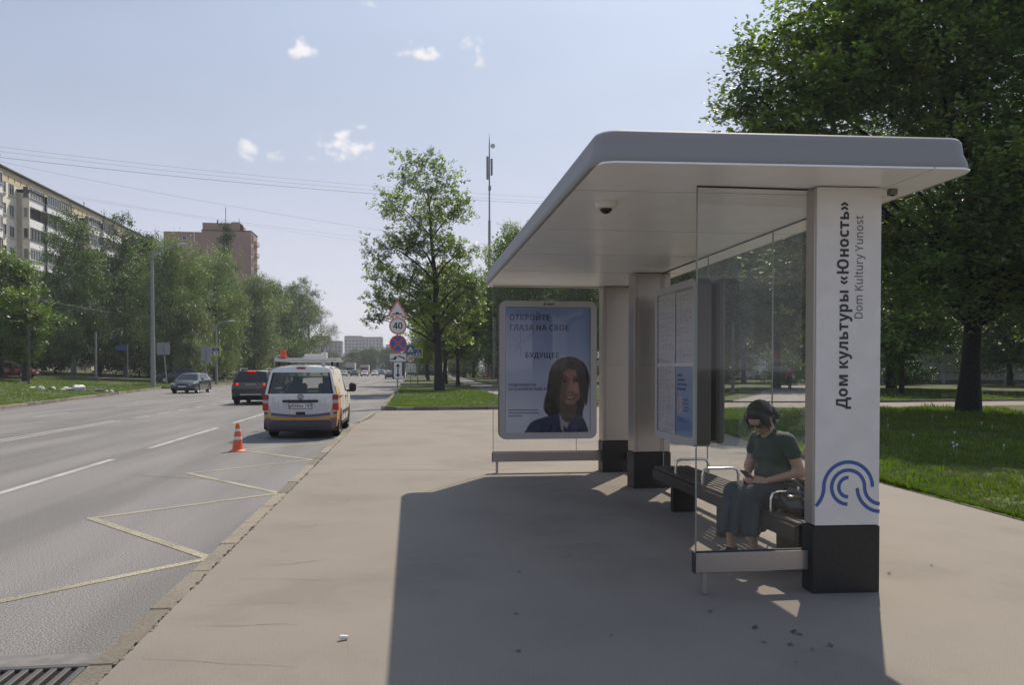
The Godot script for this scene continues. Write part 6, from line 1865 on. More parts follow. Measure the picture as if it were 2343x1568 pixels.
func walker(at: Vector3, turn: float, h: float, label: String, topc: Color, legc: Color, dress: bool, bagc: Variant) -> void:
	var t := thing("person", label, "person", at, turn)
	var s := h / 1.72
	var V := func(x: float, y: float, z: float) -> Vector3: return Vector3(x, y, z) * s
	var skin := mt("skin", Color(0.42, 0.265, 0.19), 0.5)
	var b := MB.new()
	nets(b, [[V.call(0, 0.95, 0), V.call(0, 1.35, 0), 0.11, 0.12], [V.call(-0.15, 1.4, 0), V.call(0.15, 1.4, 0), 0.05, 0.05], [V.call(0, 1.4, 0), V.call(0, 1.5, -0.01), 0.05, 0.045], [V.call(0, 1.6, -0.02), V.call(0, 1.53, -0.05), 0.095, 0.06], [V.call(0, 1.57, -0.11), V.call(0, 1.55, -0.115), 0.015, 0.014],
		[V.call(-0.18, 1.39, 0), V.call(-0.24, 1.1, 0.03), 0.045, 0.036], [V.call(-0.24, 1.1, 0.03), V.call(-0.22, 0.84, -0.05), 0.036, 0.03], [V.call(0.18, 1.39, 0), V.call(0.23, 1.12, 0.02), 0.045, 0.036], [V.call(0.23, 1.12, 0.02), V.call(0.2, 0.9, -0.14), 0.036, 0.03],
		[V.call(-0.09, 0.9, 0), V.call(-0.09, 0.48, -0.1), 0.085, 0.055], [V.call(-0.09, 0.48, -0.1), V.call(-0.09, 0.08, -0.1), 0.052, 0.034], [V.call(0.09, 0.9, 0), V.call(0.09, 0.48, 0.0), 0.085, 0.055], [V.call(0.09, 0.48, 0.0), V.call(0.09, 0.1, 0.16), 0.052, 0.034]], 0.02, 0.03)
	part(t, "body", b, skin, 100.0)
	b = MB.new()
	nets(b, [[V.call(0, 1.0, 0), V.call(0, 1.36, 0), 0.135, 0.14, Vector3(0.9, 1, 1.1)], [V.call(-0.15, 1.4, 0), V.call(0.15, 1.4, 0), 0.062, 0.062], [V.call(-0.18, 1.39, 0), V.call(-0.215, 1.22, 0.02), 0.062, 0.06], [V.call(0.18, 1.39, 0), V.call(0.21, 1.22, 0.01), 0.062, 0.06]], 0.02, 0.03)
	part(t, "top", b, mt("top_%d" % int(at.x), topc, 0.8), 100.0)
	b = MB.new()
	if dress:
		nets(b, [[V.call(0, 1.02, 0), V.call(0, 0.5, 0), 0.13, 0.22], [V.call(-0.1, 0.5, 0), V.call(0.1, 0.4, 0), 0.18, 0.18]], 0.022, 0.03)
		part(t, "skirt", b, mt("top_%d" % int(at.x), topc, 0.8), 100.0)
	else:
		nets(b, [[V.call(0, 1.02, 0), V.call(0, 0.9, 0), 0.13, 0.14], [V.call(-0.09, 0.92, 0), V.call(-0.09, 0.48, -0.1), 0.1, 0.07], [V.call(-0.09, 0.48, -0.1), V.call(-0.09, 0.12, -0.1), 0.068, 0.05], [V.call(0.09, 0.92, 0), V.call(0.09, 0.48, 0.0), 0.1, 0.07], [V.call(0.09, 0.48, 0.0), V.call(0.09, 0.13, 0.16), 0.068, 0.05]], 0.02, 0.03)
		part(t, "trousers", b, mt("legs_%d" % int(at.x), legc, 0.85), 100.0)
	b = MB.new()
	nets(b, [[V.call(0, 1.63, 0.0), V.call(0, 1.6, 0.03), 0.1, 0.095], [V.call(0, 1.58, 0.06), V.call(0, 1.42, 0.08), 0.06, 0.04]], 0.02, 0.02)
	part(t, "hair", b, mt("hair_brown", Color(0.05, 0.035, 0.025), 0.5), 100.0)
	for q in [[-0.09, -0.1, 0.0], [0.09, 0.16, 0.02]]:
		b = MB.new()
		nets(b, [[V.call(q[0], 0.045 + q[2], q[1] + 0.02), V.call(q[0], 0.035, q[1] - 0.14), 0.042, 0.034]], 0.016, 0.02)
		part(t, "shoe", b, mt("shoe_black", Color(0.015, 0.015, 0.016), 0.5), 100.0)
	if bagc != null:
		box(t, "shoulder_bag", V.call(-0.28, 0.95, 0.0), Vector3(0.1, 0.3, 0.34), mt("bag_pale", bagc, 0.7), 0.03)

func people() -> void:
	seated_woman()
	walker(Vector3(29.2, 0.054, -58), 2.4, 1.78, "walker in a pink top and dark trousers on the sunlit far path", Color(0.34, 0.06, 0.07), Color(0.02, 0.02, 0.024), false, Color(0.6, 0.58, 0.56))
	walker(Vector3(12.2, 0.06, -125), 2.9, 1.72, "distant walker in a red dress by the footpath, left of the poster", Color(0.42, 0.06, 0.06), Color(0, 0, 0), true, null)
	walker(Vector3(21.9, 0.06, -66), 0.6, 1.7, "distant person in dark clothes near the dark trees behind the glass", Color(0.025, 0.025, 0.03), Color(0.02, 0.02, 0.024), false, null)

# ---------- buildings ----------
var win_mesh := {}

func window_at(par: Node, at: Vector3, w: float, h: float, turn: float, panes: int, dark := true) -> void:
	var key := "%.2f_%.2f_%d" % [w, h, panes]
	if not win_mesh.has(key):
		var m := MB.new(); var g := MB.new()
		bx(m, Vector3(0, h / 2 - 0.04, 0.03), Vector3(w, 0.08, 0.1)); bx(m, Vector3(0, -h / 2 + 0.04, 0.03), Vector3(w, 0.08, 0.1))
		for i in panes + 1:
			bx(m, Vector3(clampf(-w / 2 + w * i / panes, -w / 2 + 0.04, w / 2 - 0.04), 0, 0.03), Vector3(0.07, h - 0.16, 0.1))
		bx(m, Vector3(0, -h / 2 - 0.04, 0.1), Vector3(w + 0.16, 0.05, 0.24))
		g.q(Vector3(-w / 2, -h / 2, 0.02), Vector3(w / 2, -h / 2, 0.02), Vector3(w / 2, h / 2, 0.02), Vector3(-w / 2, h / 2, 0.02))
		win_mesh[key] = [build(m, 0.0), build(g, 0.0)]
	var fm: Array = [mt("win_white", Color(0.6, 0.59, 0.57), 0.5), mt("win_brown", Color(0.12, 0.1, 0.09), 0.6), mt("win_grey", Color(0.4, 0.4, 0.39), 0.6)]
	var o := inst(par, "window", win_mesh[key][0], fm[0] if not dark else fm[R.randi() % 3])
	o.position = at; o.rotation.y = turn
	var pm: Array = [mt("pane_dark", Color(0.025, 0.03, 0.035), 0.05), mt("pane_blue", Color(0.06, 0.075, 0.09), 0.05), mt("pane_curtain", Color(0.22, 0.21, 0.2), 0.1)]
	inst(o, "pane", win_mesh[key][1], pm[[0, 0, 1, 1, 2][R.randi() % 5]])

func apartments() -> void:
	var cream := surf("cream_wall", ntex(noise(0.02, 4, FastNoiseLite.TYPE_SIMPLEX, 61), [lin(0.72, 0.665, 0.57), lin(0.8, 0.745, 0.645)], [0.3, 0.7], 256), 0.15, null, 1.0, 0.85)
	var yel := surf("yellow_wall", ntex(noise(0.02, 4, FastNoiseLite.TYPE_SIMPLEX, 62), [lin(0.58, 0.47, 0.28), lin(0.66, 0.55, 0.35)], [0.3, 0.7], 256), 0.15, null, 1.0, 0.85)
	var wht := surf("balcony_white", ntex(noise(0.03, 4, FastNoiseLite.TYPE_SIMPLEX, 63), [lin(0.76, 0.755, 0.74), lin(0.86, 0.855, 0.84)], [0.3, 0.7], 256), 0.2, null, 1.0, 0.7)
	var dk := mt("roof_felt", Color(0.05, 0.048, 0.045), 0.9)
	var t := thing("apartment_building", "long cream nine storey block with white loggias rising behind the left trees", "building", Vector3(-53, 0, 0))
	var z0 := -88.0; var z1 := -172.0
	box(t, "wall", Vector3(-7, 13.9, (z0 + z1) / 2), Vector3(14, 25.2, z0 - z1), cream)
	box(t, "attic_band", Vector3(-7, 27.25, (z0 + z1) / 2), Vector3(14.05, 1.5, z0 - z1 + 0.05), yel)
	box(t, "roof", Vector3(-6.85, 28.12, (z0 + z1) / 2), Vector3(14.5, 0.22, z0 - z1 + 0.5), dk)
	var m := MB.new()
	for k in 49: bx(m, Vector3(0.03, 27.1, z0 - 1.7 * k - 0.8), Vector3(0.05, 0.55, 0.12))
	part(t, "vent_slot", m, dk, 0.0).set_meta("kind", "stuff")
	for q in [[-1.0, -108.0, 1.9], [-1.5, -113.5, 2.3], [-2.0, -125.0, 1.2], [-1.5, -141.0, 1.6]]:
		box(t, "roof_aerial", Vector3(q[0], 28.2 + q[2] / 2, q[1]), Vector3(0.09, q[2], 0.09), dk)
		box(t, "roof_aerial", Vector3(q[0], 28.1 + q[2], q[1]), Vector3(0.05, 0.05, 0.9), dk)
	var bays := [[-94.0, -107.2], [-114.8, -127.8], [-135.2, -148.2], [-155.7, -168.7]]
	for b in bays.size():
		var za: float = bays[b][0]; var zb: float = bays[b][1]
		var low: int = [2, 2, 5, 6][b]
		box(t, "bay_wall", Vector3(0.35, 13.3, (za + zb) / 2), Vector3(0.7, 24.6, za - zb), cream)
		for s in [za - 0.09, zb + 0.09]:
			box(t, "bay_side", Vector3(0.8, 13.3, s), Vector3(1.65, 24.6, 0.18), cream)
		box(t, "bay_roof", Vector3(0.85, 26.0, (za + zb) / 2), Vector3(1.85, 0.12, za - zb + 0.2), dk)
		var parts2 := [[za - 0.1, za - 4.6, 1.55], [za - 4.6, za - 9.0, 1.9], [za - 9.0, zb + 0.1, 1.9]]
		for k in range(low, 9):
			var y := 1.5 + 2.8 * k
			for p in parts2:
				var pa: float = p[0]; var pb: float = p[1]
				box(t, "balcony", Vector3(p[2], y + 0.5, (pa + pb) / 2), Vector3(0.12, 1.1, pa - pb - 0.02), wht, 0.0)
				box(t, "balcony_slab", Vector3(p[2] / 2 + 0.36, y - 0.02, (pa + pb) / 2), Vector3(p[2] - 0.72, 0.14, pa - pb - 0.02), wht, 0.0)
				if R.randf() < 0.9:
					window_at(t, Vector3(p[2] + 0.005, y + 1.85, (pa + pb) / 2), pa - pb - 0.1, 1.5, PI / 2, 5 if R.randf() < 0.5 else 6)
				else:
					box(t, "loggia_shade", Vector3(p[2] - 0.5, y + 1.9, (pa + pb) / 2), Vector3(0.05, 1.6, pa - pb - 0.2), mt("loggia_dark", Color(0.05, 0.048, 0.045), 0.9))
			window_at(t, Vector3(1.2, y + 1.85, za + 0.005), 0.6, 1.4, 0.0, 1)
		if b + 1 < bays.size():
			for k in range(maxi(low - 1, 2), 9):
				for dz in [4.1, 6.2]:
					window_at(t, Vector3(0.005, 1.5 + 2.8 * k + 1.75, zb - dz), 1.25, 1.55, PI / 2, 2)

func buildings() -> void:
	apartments()
	var brick := surf("brown_brick", ntex(noise(0.05, 4, FastNoiseLite.TYPE_SIMPLEX, 64), [lin(0.33, 0.2, 0.16), lin(0.42, 0.27, 0.22)], [0.3, 0.7], 256), 0.2, ntex(noise(0.01, 3), [g3(0.8), g3(1)], [0.3, 0.7], 128), 0.03, 0.9)
	var dk := mt("roof_felt", Color(0.05, 0.048, 0.045), 0.9)
	var t := thing("brick_tower", "brown brick tower block standing behind the left trees", "building", Vector3(-44.6, 0, -204))
	box(t, "wall", Vector3(0, 17.6, 0), Vector3(11.6, 35.6, 8), brick)
	box(t, "parapet", Vector3(0, 35.5, 0), Vector3(11.8, 0.25, 8.2), dk)
	box(t, "machine_room", Vector3(-1.4, 36.5, -0.3), Vector3(8.8, 2.0, 7), brick)
	box(t, "machine_room", Vector3(2.0, 36.6, 1.2), Vector3(2.0, 2.3, 4.4), brick)
	box(t, "wing", Vector3(-10.2, 17.4, 0.2), Vector3(8.9, 35.3, 7.6), brick)
	box(t, "down_pipe", Vector3(-7.5, 33.9, 4.1), Vector3(0.25, 2.4, 0.2), mt("pipe_pale", Color(0.55, 0.53, 0.5), 0.6))
	box(t, "down_pipe", Vector3(-8.1, 31.5, 4.1), Vector3(0.25, 2.0, 0.2), mt("pipe_pale", Color(0.55, 0.53, 0.5), 0.6))
	for q in [[-0.6, 4.2, 0.12], [-2.5, 1.0, 0.25], [2.6, 1.5, 0.1]]: box(t, "roof_aerial", Vector3(q[0], 37.5 + q[1] / 2, 2), Vector3(q[2], q[1], q[2]), dk)
	for k in 12:
		for j in 1:
			window_at(t, Vector3(5.82, 3.2 + 2.8 * k, 2.4 - j * 8.0), 1.7, 1.6, PI / 2, 2)
			box(t, "loggia", Vector3(6.1, 2.4 + 2.8 * k, -1.6 - j * 8.0), Vector3(0.7, 1.05, 3.4), mt("loggia_pale", Color(0.5, 0.42, 0.36), 0.8))
	for q in [[-9.8, 33.5], [-5.9, 30.5], [-11.5, 30.0]]: window_at(t, Vector3(q[0], q[1], 4.02), 1.0, 1.1, 0.0, 1)
	# blocks at the end of the road
	var pale := surf("panel_pale", ntex(noise(0.04, 3, FastNoiseLite.TYPE_SIMPLEX, 65), [lin(0.42, 0.35, 0.33), lin(0.5, 0.425, 0.4)], [0.3, 0.7], 128), 0.05, null, 1.0, 0.85)
	for q in [[Vector3(-50, 0, -706), 15.0, 30.0, 12.0, "pale tower at the left end of the far housing block", 5], [Vector3(-33.5, 0, -702), 18.0, 29.0, 14.0, "long pale far housing block at the end of the road", 6], [Vector3(-16, 0, -715), 12.0, 23.0, 12.0, "lower far block between the signs", 4], [Vector3(-66, 0, -600), 12.0, 25.5, 14.0, "grey far slab left of the pale housing block", 4], [Vector3(-55.5, 0, -606), 8.5, 22.0, 14.0, "grey far wing beside the grey slab", 3], [Vector3(-58, 0, -720), 9.0, 15.0, 10.0, "small far block in the gap between grey and pale blocks", 3]]:
		t = thing("housing_block", q[4], "building", q[0])
		var grey: bool = (q[4] as String).begins_with("grey")
		box(t, "wall", Vector3(0, q[2] / 2, 0), Vector3(q[1], q[2], q[3]), pale if not grey else mt("panel_grey", Color(0.22, 0.225, 0.235), 0.85))
		box(t, "roof", Vector3(0, q[2] + 0.5, 0), Vector3(q[1] * 0.98, 1.0, q[3]), mt("roof_brown", Color(0.14, 0.09, 0.08), 0.9))
		var m := MB.new(); var m2 := MB.new()
		var nw: int = q[5]
		for f in range(2, int(q[2] / 2.8)):
			for c in nw:
				bx(m, Vector3(q[1] * ((c + 0.5) / nw - 0.5), 1.4 + f * 2.8, q[3] / 2 + 0.02), Vector3(1.7 if not grey else q[1] / nw * 0.8, 1.4, 0.06))
		for c in nw + 1: bx(m2, Vector3(q[1] * (float(c) / nw - 0.5), q[2] / 2, q[3] / 2 + 0.15), Vector3(0.35, q[2], 0.3))
		part(t, "window_grid", m, mt("far_window", Color(0.1, 0.1, 0.115), 0.2), 0.0).set_meta("kind", "stuff")
		part(t, "wall_rib", m2, mt("far_rib", Color(0.46, 0.42, 0.41), 0.8), 0.0).set_meta("kind", "stuff")
	# white block glimpsed above the timetable case
	t = thing("apartment_building", "white panel block glimpsed above the timetable case through the glass", "building", Vector3(55, 0, -135))
	box(t, "wall", Vector3(0, 15, 0), Vector3(26, 30, 12), mt("white_render", Color(0.5, 0.5, 0.48), 0.8))
	for k in range(4, 9):
		for c in 6:
			window_at(t, Vector3(-11 + c * 4.0, 4.0 + k * 2.9, 6.01), 2.6, 1.5, 0.0, 4)
			box(t, "balcony", Vector3(-11 + c * 4.0, 2.7 + k * 2.9, 6.5), Vector3(3.0, 1.0, 1.0), mt("white_render", Color(0.5, 0.5, 0.48), 0.8))
	# low white building behind the maples
	t = thing("low_building", "long low white building with panelled wall behind the dark maples", "building", Vector3(69, 0, -79), -0.12)
	var wr := surf("white_wash", ntex(noise(0.03, 4, FastNoiseLite.TYPE_SIMPLEX, 66), [lin(0.42, 0.43, 0.43), lin(0.6, 0.6, 0.59)], [0.3, 0.7], 256), 0.3, null, 1.0, 0.85)
	box(t, "wall", Vector3(0, 1.9, 0), Vector3(40, 3.6, 8), wr)
	box(t, "roof", Vector3(0, 3.8, 0), Vector3(40.6, 0.25, 8.6), mt("roof_grey", Color(0.2, 0.2, 0.2), 0.9))
	box(t, "plinth", Vector3(0, 0.25, 4.06), Vector3(40, 0.5, 0.12), mt("plinth_grey", Color(0.16, 0.16, 0.155), 0.9))
	for k in 13:
		box(t, "pilaster", Vector3(-19.5 + k * 3.25, 1.9, 4.08), Vector3(0.35, 3.5, 0.16), wr)
		if k < 12:
			box(t, "wall_panel", Vector3(-17.9 + k * 3.25, 2.2, 4.02), Vector3(2.5, 1.6, 0.05), wr)
			box(t, "sill_band", Vector3(-17.9 + k * 3.25, 1.3, 4.03), Vector3(2.7, 0.09, 0.08), mt("plinth_grey", Color(0.16, 0.16, 0.155), 0.9))

# ---------- trees ----------
var leafs := {}
var leaf_total := 0

func leaf_cluster(kind: String, v: int) -> ArrayMesh:   # about one metre across
	var key := kind + str(v)
	if leafs.has(key): return leafs[key]
	var r := RandomNumberGenerator.new(); r.seed = 900 + v + kind.hash() % 1000
	var m := MB.new()
	var n: int = {"maple": 13, "willow": 20, "birch": 22}[kind]
	for i in n:
		var p := Vector3(r.randfn(), r.randfn() * 0.7, r.randfn()) * 0.3
		if kind != "maple": p.y *= 1.5
		var len: float = {"maple": 0.36, "willow": 0.36, "birch": 0.25}[kind] * r.randf_range(0.7, 1.2)
		var wid: float = {"maple": 0.36, "willow": 0.13, "birch": 0.19}[kind] * r.randf_range(0.7, 1.2)
		var a := r.randf() * TAU
		var tilt := r.randf_range(-0.9, 0.35) if kind == "maple" else r.randf_range(-1.5, -0.2)
		var d := Vector3(cos(a) * cos(tilt), sin(tilt), sin(a) * cos(tilt))
		var s := d.cross(Vector3.UP).normalized().rotated(d, r.randf_range(-0.7, 0.7))
		var nn := s.cross(d)
		var A := p; var T := p + d * len
		if kind == "maple":
			var L1 := p + d * len * 0.35 - s * wid * 0.62 + nn * 0.04; var R1 := p + d * len * 0.35 + s * wid * 0.62 + nn * 0.04
			var L2 := p + d * len * 0.05 - s * wid * 0.42 + nn * 0.02; var R2 := p + d * len * 0.05 + s * wid * 0.42 + nn * 0.02
			var C := p + d * len * 0.25
			m.t(C, T, L1 * 0.55 + C * 0.45 + d * len * 0.1); m.t(C, R1 * 0.55 + C * 0.45 + d * len * 0.1, T)
			m.t(C, L1, A); m.t(C, A, R1)
			m.t(C, L2, A); m.t(C, A, R2)
		else:
			var M1 := p + d * len * 0.45 - s * wid * 0.5 + nn * 0.02; var M2 := p + d * len * 0.45 + s * wid * 0.5 + nn * 0.02
			m.t(A, T, M1); m.t(A, M2, T)
	leafs[key] = build(m, 0.0)
	return leafs[key]

func leaf_mat(kind: String) -> StandardMaterial3D:
	var key := "leaf_" + kind
	if M.has(key): return M[key]
	var m := mt(key, Color(1, 1, 1), 0.42)
	m.metallic_specular = 0.7 if kind == "maple" else 0.45
	m.vertex_color_use_as_albedo = true
	m.backlight_enabled = true
	m.backlight = {"maple": Color(0.85, 1.0, 0.36), "willow": Color(0.7, 0.8, 0.45), "birch": Color(0.6, 0.75, 0.3)}[kind]
	return m

# lobes: [x, y, z, r] from the foot of the tree
func tree(called: String, label: String, at: Vector3, tr: float, lobes: Array, kind: String, tint: Color, csize: float, dens: float, grp := "", bark := Color(0.035, 0.03, 0.025), droop := 0.0, fork := 0.3) -> Node3D:
	var t := thing(called, label, "tree", at, 0.0, grp)
	var top := 0.0; var cx := Vector2.ZERO; var wsum := 0.0
	for l in lobes:
		top = maxf(top, l[1]); cx += Vector2(l[0], l[2]) * l[3]; wsum += l[3]
	cx /= wsum
	var bm := MB.new()
	var stem := []; var sr := []
	var nst := 9
	var wob := Vector2.ZERO
	for i in nst + 1:
		var k := i / float(nst)
		if i > 0 and i < nst: wob += Vector2(rf(-1, 1), rf(-1, 1)) * tr * 0.35
		stem.append(Vector3(cx.x * k * k * 0.8 + wob.x, -0.15 + (top * 0.93 + 0.15) * k, cx.y * k * k * 0.8 + wob.y))
		sr.append(tr * (1.35 if i == 0 else (1.0 - 0.86 * pow(k, 0.9))))
	tube(bm, stem, sr, 9)
	var mm := MultiMesh.new()
	var xs := []; var cs := []
	for l in lobes:
		var c := Vector3(l[0], l[1], l[2]); var r: float = l[3]
		# limb from the stem up to the lobe
		var hd := Vector2(c.x - cx.x * 0.5, c.z - cx.y * 0.5).length()
		var h0 := clampf(c.y - hd * rf(0.55, 0.85) - r * 0.4, top * fork * 0.75, top * 0.86)
		var si := clampf((h0 + 0.15) / (top * 0.93 + 0.15) * nst, 0, nst - 0.01)
		var s0: Vector3 = (stem[int(si)] as Vector3).lerp(stem[int(si) + 1], si - int(si))
		var rr: float = minf(lerpf(sr[int(si)], sr[int(si) + 1], si - int(si)) * 0.6, 0.035 + r * 0.045)
		var mid := s0.lerp(c, 0.5) + Vector3(rf(-0.3, 0.3), (0.1 - 0.12 * droop) * hd + rf(-0.2, 0.2), rf(-0.3, 0.3))
		tube(bm, [s0, s0.lerp(mid, 0.5) + Vector3(0, 0.03 * hd, 0), mid, mid.lerp(c, 0.6) + Vector3(rf(-0.15, 0.15), 0.05, rf(-0.15, 0.15)), c], [rr, rr * 0.85, rr * 0.65, rr * 0.45, rr * 0.3], 6, false)
		var sprays := maxi(5, int(r * r * 5.0 * dens + 3))
		var per := maxi(6, int(3.2 * dens * PI * r * r * 4.0 / (csize * csize) / sprays / 2.2))
		var shade := rf(0.82, 1.18)
		for s in sprays:
			var d := Vector3(R.randfn(), R.randfn() * 0.85 + 0.1, R.randfn()).normalized()
			var e := c + d * r * pow(R.randf(), 0.42) * rf(0.8, 1.12)
			if s % 2 == 0:
				var mb := c.lerp(e, 0.5) + Vector3(0, rf(-0.1, 0.2) * r * 0.3, 0)
				tube(bm, [c.lerp(mid, 0.15), mb, e], [rr * 0.3, rr * 0.2, 0.006], 4, false)
			var sp := rf(0.2, 0.34) * r + csize * 0.3
			var st := shade * rf(0.62, 1.4)
			var ye := rf(-0.1, 0.16)
			for k in per:
				var p := e + Vector3(R.randfn() * sp, R.randfn() * sp * 0.6 - droop * absf(R.randfn()) * sp * 1.2, R.randfn() * sp)
				var sc := csize * rf(0.7, 1.25)
				var b := Basis(Vector3.UP, R.randf() * TAU) * Basis(Vector3.RIGHT, rf(-0.5, 0.5))
				xs.append(Transform3D(b.scaled(Vector3(sc, sc, sc)), p))
				var q := st * rf(0.8, 1.2)
				cs.append(Color(tint.r * q * (1.0 + ye), tint.g * q, tint.b * q * (1.0 - ye)))
	part(t, "trunk", bm, bark_mat(bark), 60.0)
	leaf_total += xs.size()
	var half := [range(xs.size())]
	for v in 1:
		var mmi := MultiMesh.new()
		mmi.transform_format = MultiMesh.TRANSFORM_3D
		mmi.use_colors = true
		mmi.mesh = leaf_cluster(kind, R.randi() % 3)
		mmi.instance_count = half[v].size()
		for i in half[v].size():
			mmi.set_instance_transform(i, xs[half[v][i]])
			mmi.set_instance_color(i, cs[half[v][i]])
		var o := MultiMeshInstance3D.new()
		o.multimesh = mmi
		o.material_override = leaf_mat(kind)
		o.name = "crown"
		o.set_meta("kind", "stuff")
		t.add_child(o, true)
	return t

func bark_mat(c: Color) -> Material:
	var key := "bark_%s" % c.to_html()
	if M.has(key): return M[key]
	return surf(key, ntex(noise(0.07, 4, FastNoiseLite.TYPE_SIMPLEX, 71), [(c * 0.6).linear_to_srgb(), (c * 1.4).linear_to_srgb()], [0.3, 0.7], 128), 0.7, null, 1.0, 0.95, 4.0)

# lobes over an egg-shaped crown
func egg(n: int, r: float, y0: float, y1: float, lr: float, fat := 0.4, cx := 0.0, cz := 0.0) -> Array:
	var o := []
	for i in n:
		var k := (i + 0.5) / n
		var y := lerpf(y0, y1, k)
		var kk := k
		var prof := pow(sin(PI * clampf(lerpf(0.12, 0.93, pow(kk, fat / 0.5 * 0.8 + 0.2)), 0, 1)), 0.75)
		var a := i * 2.39996 + rf(-0.4, 0.4)
		var d := r * prof * (rf(0.6, 0.95) if i % 4 else rf(0.1, 0.45))
		var q := lr * rf(0.75, 1.2) * (0.65 + 0.35 * prof)
		o.append([cx + cos(a) * maxf(d - q * 0.3, 0), y + rf(-0.4, 0.4), cz + sin(a) * maxf(d - q * 0.3, 0), q])
	return o

func trees() -> void:
	var mg := Color(0.25, 0.3, 0.1)
	# the tall maple on the island
	var c1 := [[-1.9, 15.4, 0.9, 1.5], [0.2, 14.8, 0.8, 1.5], [-3.2, 13.4, -1.0, 1.3], [-0.9, 13.1, -1.3, 1.7], [1.3, 12.8, 1.1, 1.3], [-3.8, 10.2, 0.8, 1.4], [-1.9, 10.5, 0.5, 1.6], [0.3, 10.5, -0.6, 1.4], [1.9, 10.1, 0.3, 1.2], [-4.0, 7.8, 0.3, 1.3], [-2.2, 8.0, 0.3, 1.6], [-0.2, 8.0, -1.1, 1.5], [1.7, 7.7, -0.2, 1.4], [-4.5, 9.3, -0.3, 0.7], [-4.9, 6.4, 0.7, 0.9], [-4.7, 5.0, 1.6, 0.8], [-3.2, 6.1, 1.4, 1.2], [-1.4, 5.6, 0.1, 1.5], [0.8, 5.6, -1.2, 1.5], [2.5, 6.1, -0.7, 1.2], [1.6, 3.9, -1.5, 1.2], [-0.6, 4.4, -1.9, 1.1], [3.0, 8.0, -0.6, 1.2]]
	for l in c1: l[0] = l[0] * 0.93 - 0.05
	tree("maple_tree", "tall maple with dark trunk on the grass island before the shelter", Vector3(2.05, 0.1, -57), 0.33, c1, "maple", mg, 0.48, 0.92, "", Color(0.03, 0.026, 0.023), 0.15, 0.28)
	tree("maple_tree", "yellow green young maple behind the tall island maple", Vector3(3.6, 0.12, -84), 0.24, egg(18, 4.6, 3.0, 12.0, 1.8), "maple", Color(0.25, 0.27, 0.045), 0.6, 0.95)
	tree("maple_tree", "smaller green tree farther along the island kerb", Vector3(2.4, 0.12, -112), 0.22, egg(12, 3.2, 3.0, 10.5, 1.5), "maple", mg, 0.7, 0.9)
	tree("maple_tree", "last dark green tree on the island verge", Vector3(3.0, 0.12, -152), 0.25, egg(12, 3.6, 3.0, 12.5, 1.7), "maple", mg, 0.85, 0.9)
	tree("maple_tree", "low yellow green tree just right of the tall island maple's trunk", Vector3(4.3, 0.12, -73), 0.18, egg(13, 3.3, 3.2, 10.0, 1.5), "maple", Color(0.24, 0.26, 0.045), 0.55, 0.9)
	# big maples on the right lawn
	var dkg := Color(0.21, 0.265, 0.115)
	var big := egg(26, 8.2, 4.8, 18.5, 2.6, 0.34, 0.4, 0.6)
	big += [[-8.0, 12.0, 1.0, 1.3], [-6.4, 13.6, 1.0, 1.5], [-9.0, 9.4, 1.5, 1.2], [-4.4, 14.3, 1.0, 1.6], [-8.7, 10.6, 1.2, 1.1], [-7.6, 9.6, 1.2, 1.6], [-5.6, 12.0, 0.5, 1.9], [-3.4, 16.5, 0.5, 2.0], [-6.8, 8.4, 0.0, 1.9], [-2.0, 18.3, 0.5, 2.0], [-8.0, 8.0, 1.5, 2.0], [-8.5, 9.2, 2.5, 1.2], [-6.6, 11.2, 2.5, 1.5], [-3.8, 14.5, 2.0, 1.8], [-2.4, 16.5, 1.0, 2.0], [5.5, 5.5, 3.0, 2.2], [3.0, 4.6, 2.5, 1.7], [-3.5, 4.2, 2.0, 1.7], [-6.2, 6.0, 0.0, 2.0], [7.0, 8.0, 2.0, 2.6], [8.0, 12.0, 1.0, 2.8], [0.5, 4.8, 4.0, 1.8], [-2.0, 7.5, 5.0, 2.2], [3.0, 9.5, 5.5, 2.4]]
	tree("maple_tree", "huge dark maple towering over the right end of the shelter roof", Vector3(20.4, 0.03, -26.7), 0.36, big, "maple", dkg, 0.46, 1.12, "", Color(0.025, 0.022, 0.02), 0.15, 0.22)
	tree("small_tree", "small drooping tree between name column and maple trunk", Vector3(30.1, 0.05, -45.3), 0.16, egg(16, 3.6, 2.4, 9.2, 1.5), "maple", Color(0.105, 0.165, 0.03), 0.5, 1.0, "", Color(0.03, 0.026, 0.022), 0.4, 0.2)
	tree("maple_tree", "dark tree behind the glass, left of the seated woman's head", Vector3(23.6, 0.05, -60), 0.33, egg(22, 5.6, 4.4, 17.0, 2.3), "maple", dkg, 0.6, 1.0, "", Color(0.025, 0.022, 0.02), 0.2, 0.2)
	tree("maple_tree", "dark tree behind the glass, just left of the name column", Vector3(30.5, 0.05, -63), 0.33, egg(22, 6.2, 4.4, 18.5, 2.5), "maple", dkg, 0.62, 1.0, "", Color(0.025, 0.022, 0.02), 0.2, 0.2)
	tree("maple_tree", "dark tree filling the gap right of the name column", Vector3(39, 0.05, -60), 0.35, egg(24, 7.2, 5.0, 20.0, 2.7), "maple", dkg, 0.65, 1.0, "", Color(0.025, 0.022, 0.02), 0.2, 0.2)
	tree("maple_tree", "dark tree before the white low building at the right edge", Vector3(44.5, 0.05, -51), 0.35, egg(24, 7.0, 5.5, 20.0, 2.7), "maple", dkg, 0.62, 1.0, "", Color(0.025, 0.022, 0.02), 0.2, 0.2)
	tree("maple_tree", "tree at the far right edge behind the huge maple", Vector3(41, 0.05, -36), 0.33, egg(24, 6.6, 5.5, 18.0, 2.6), "maple", dkg, 0.58, 1.0, "", Color(0.025, 0.022, 0.02), 0.2, 0.2)
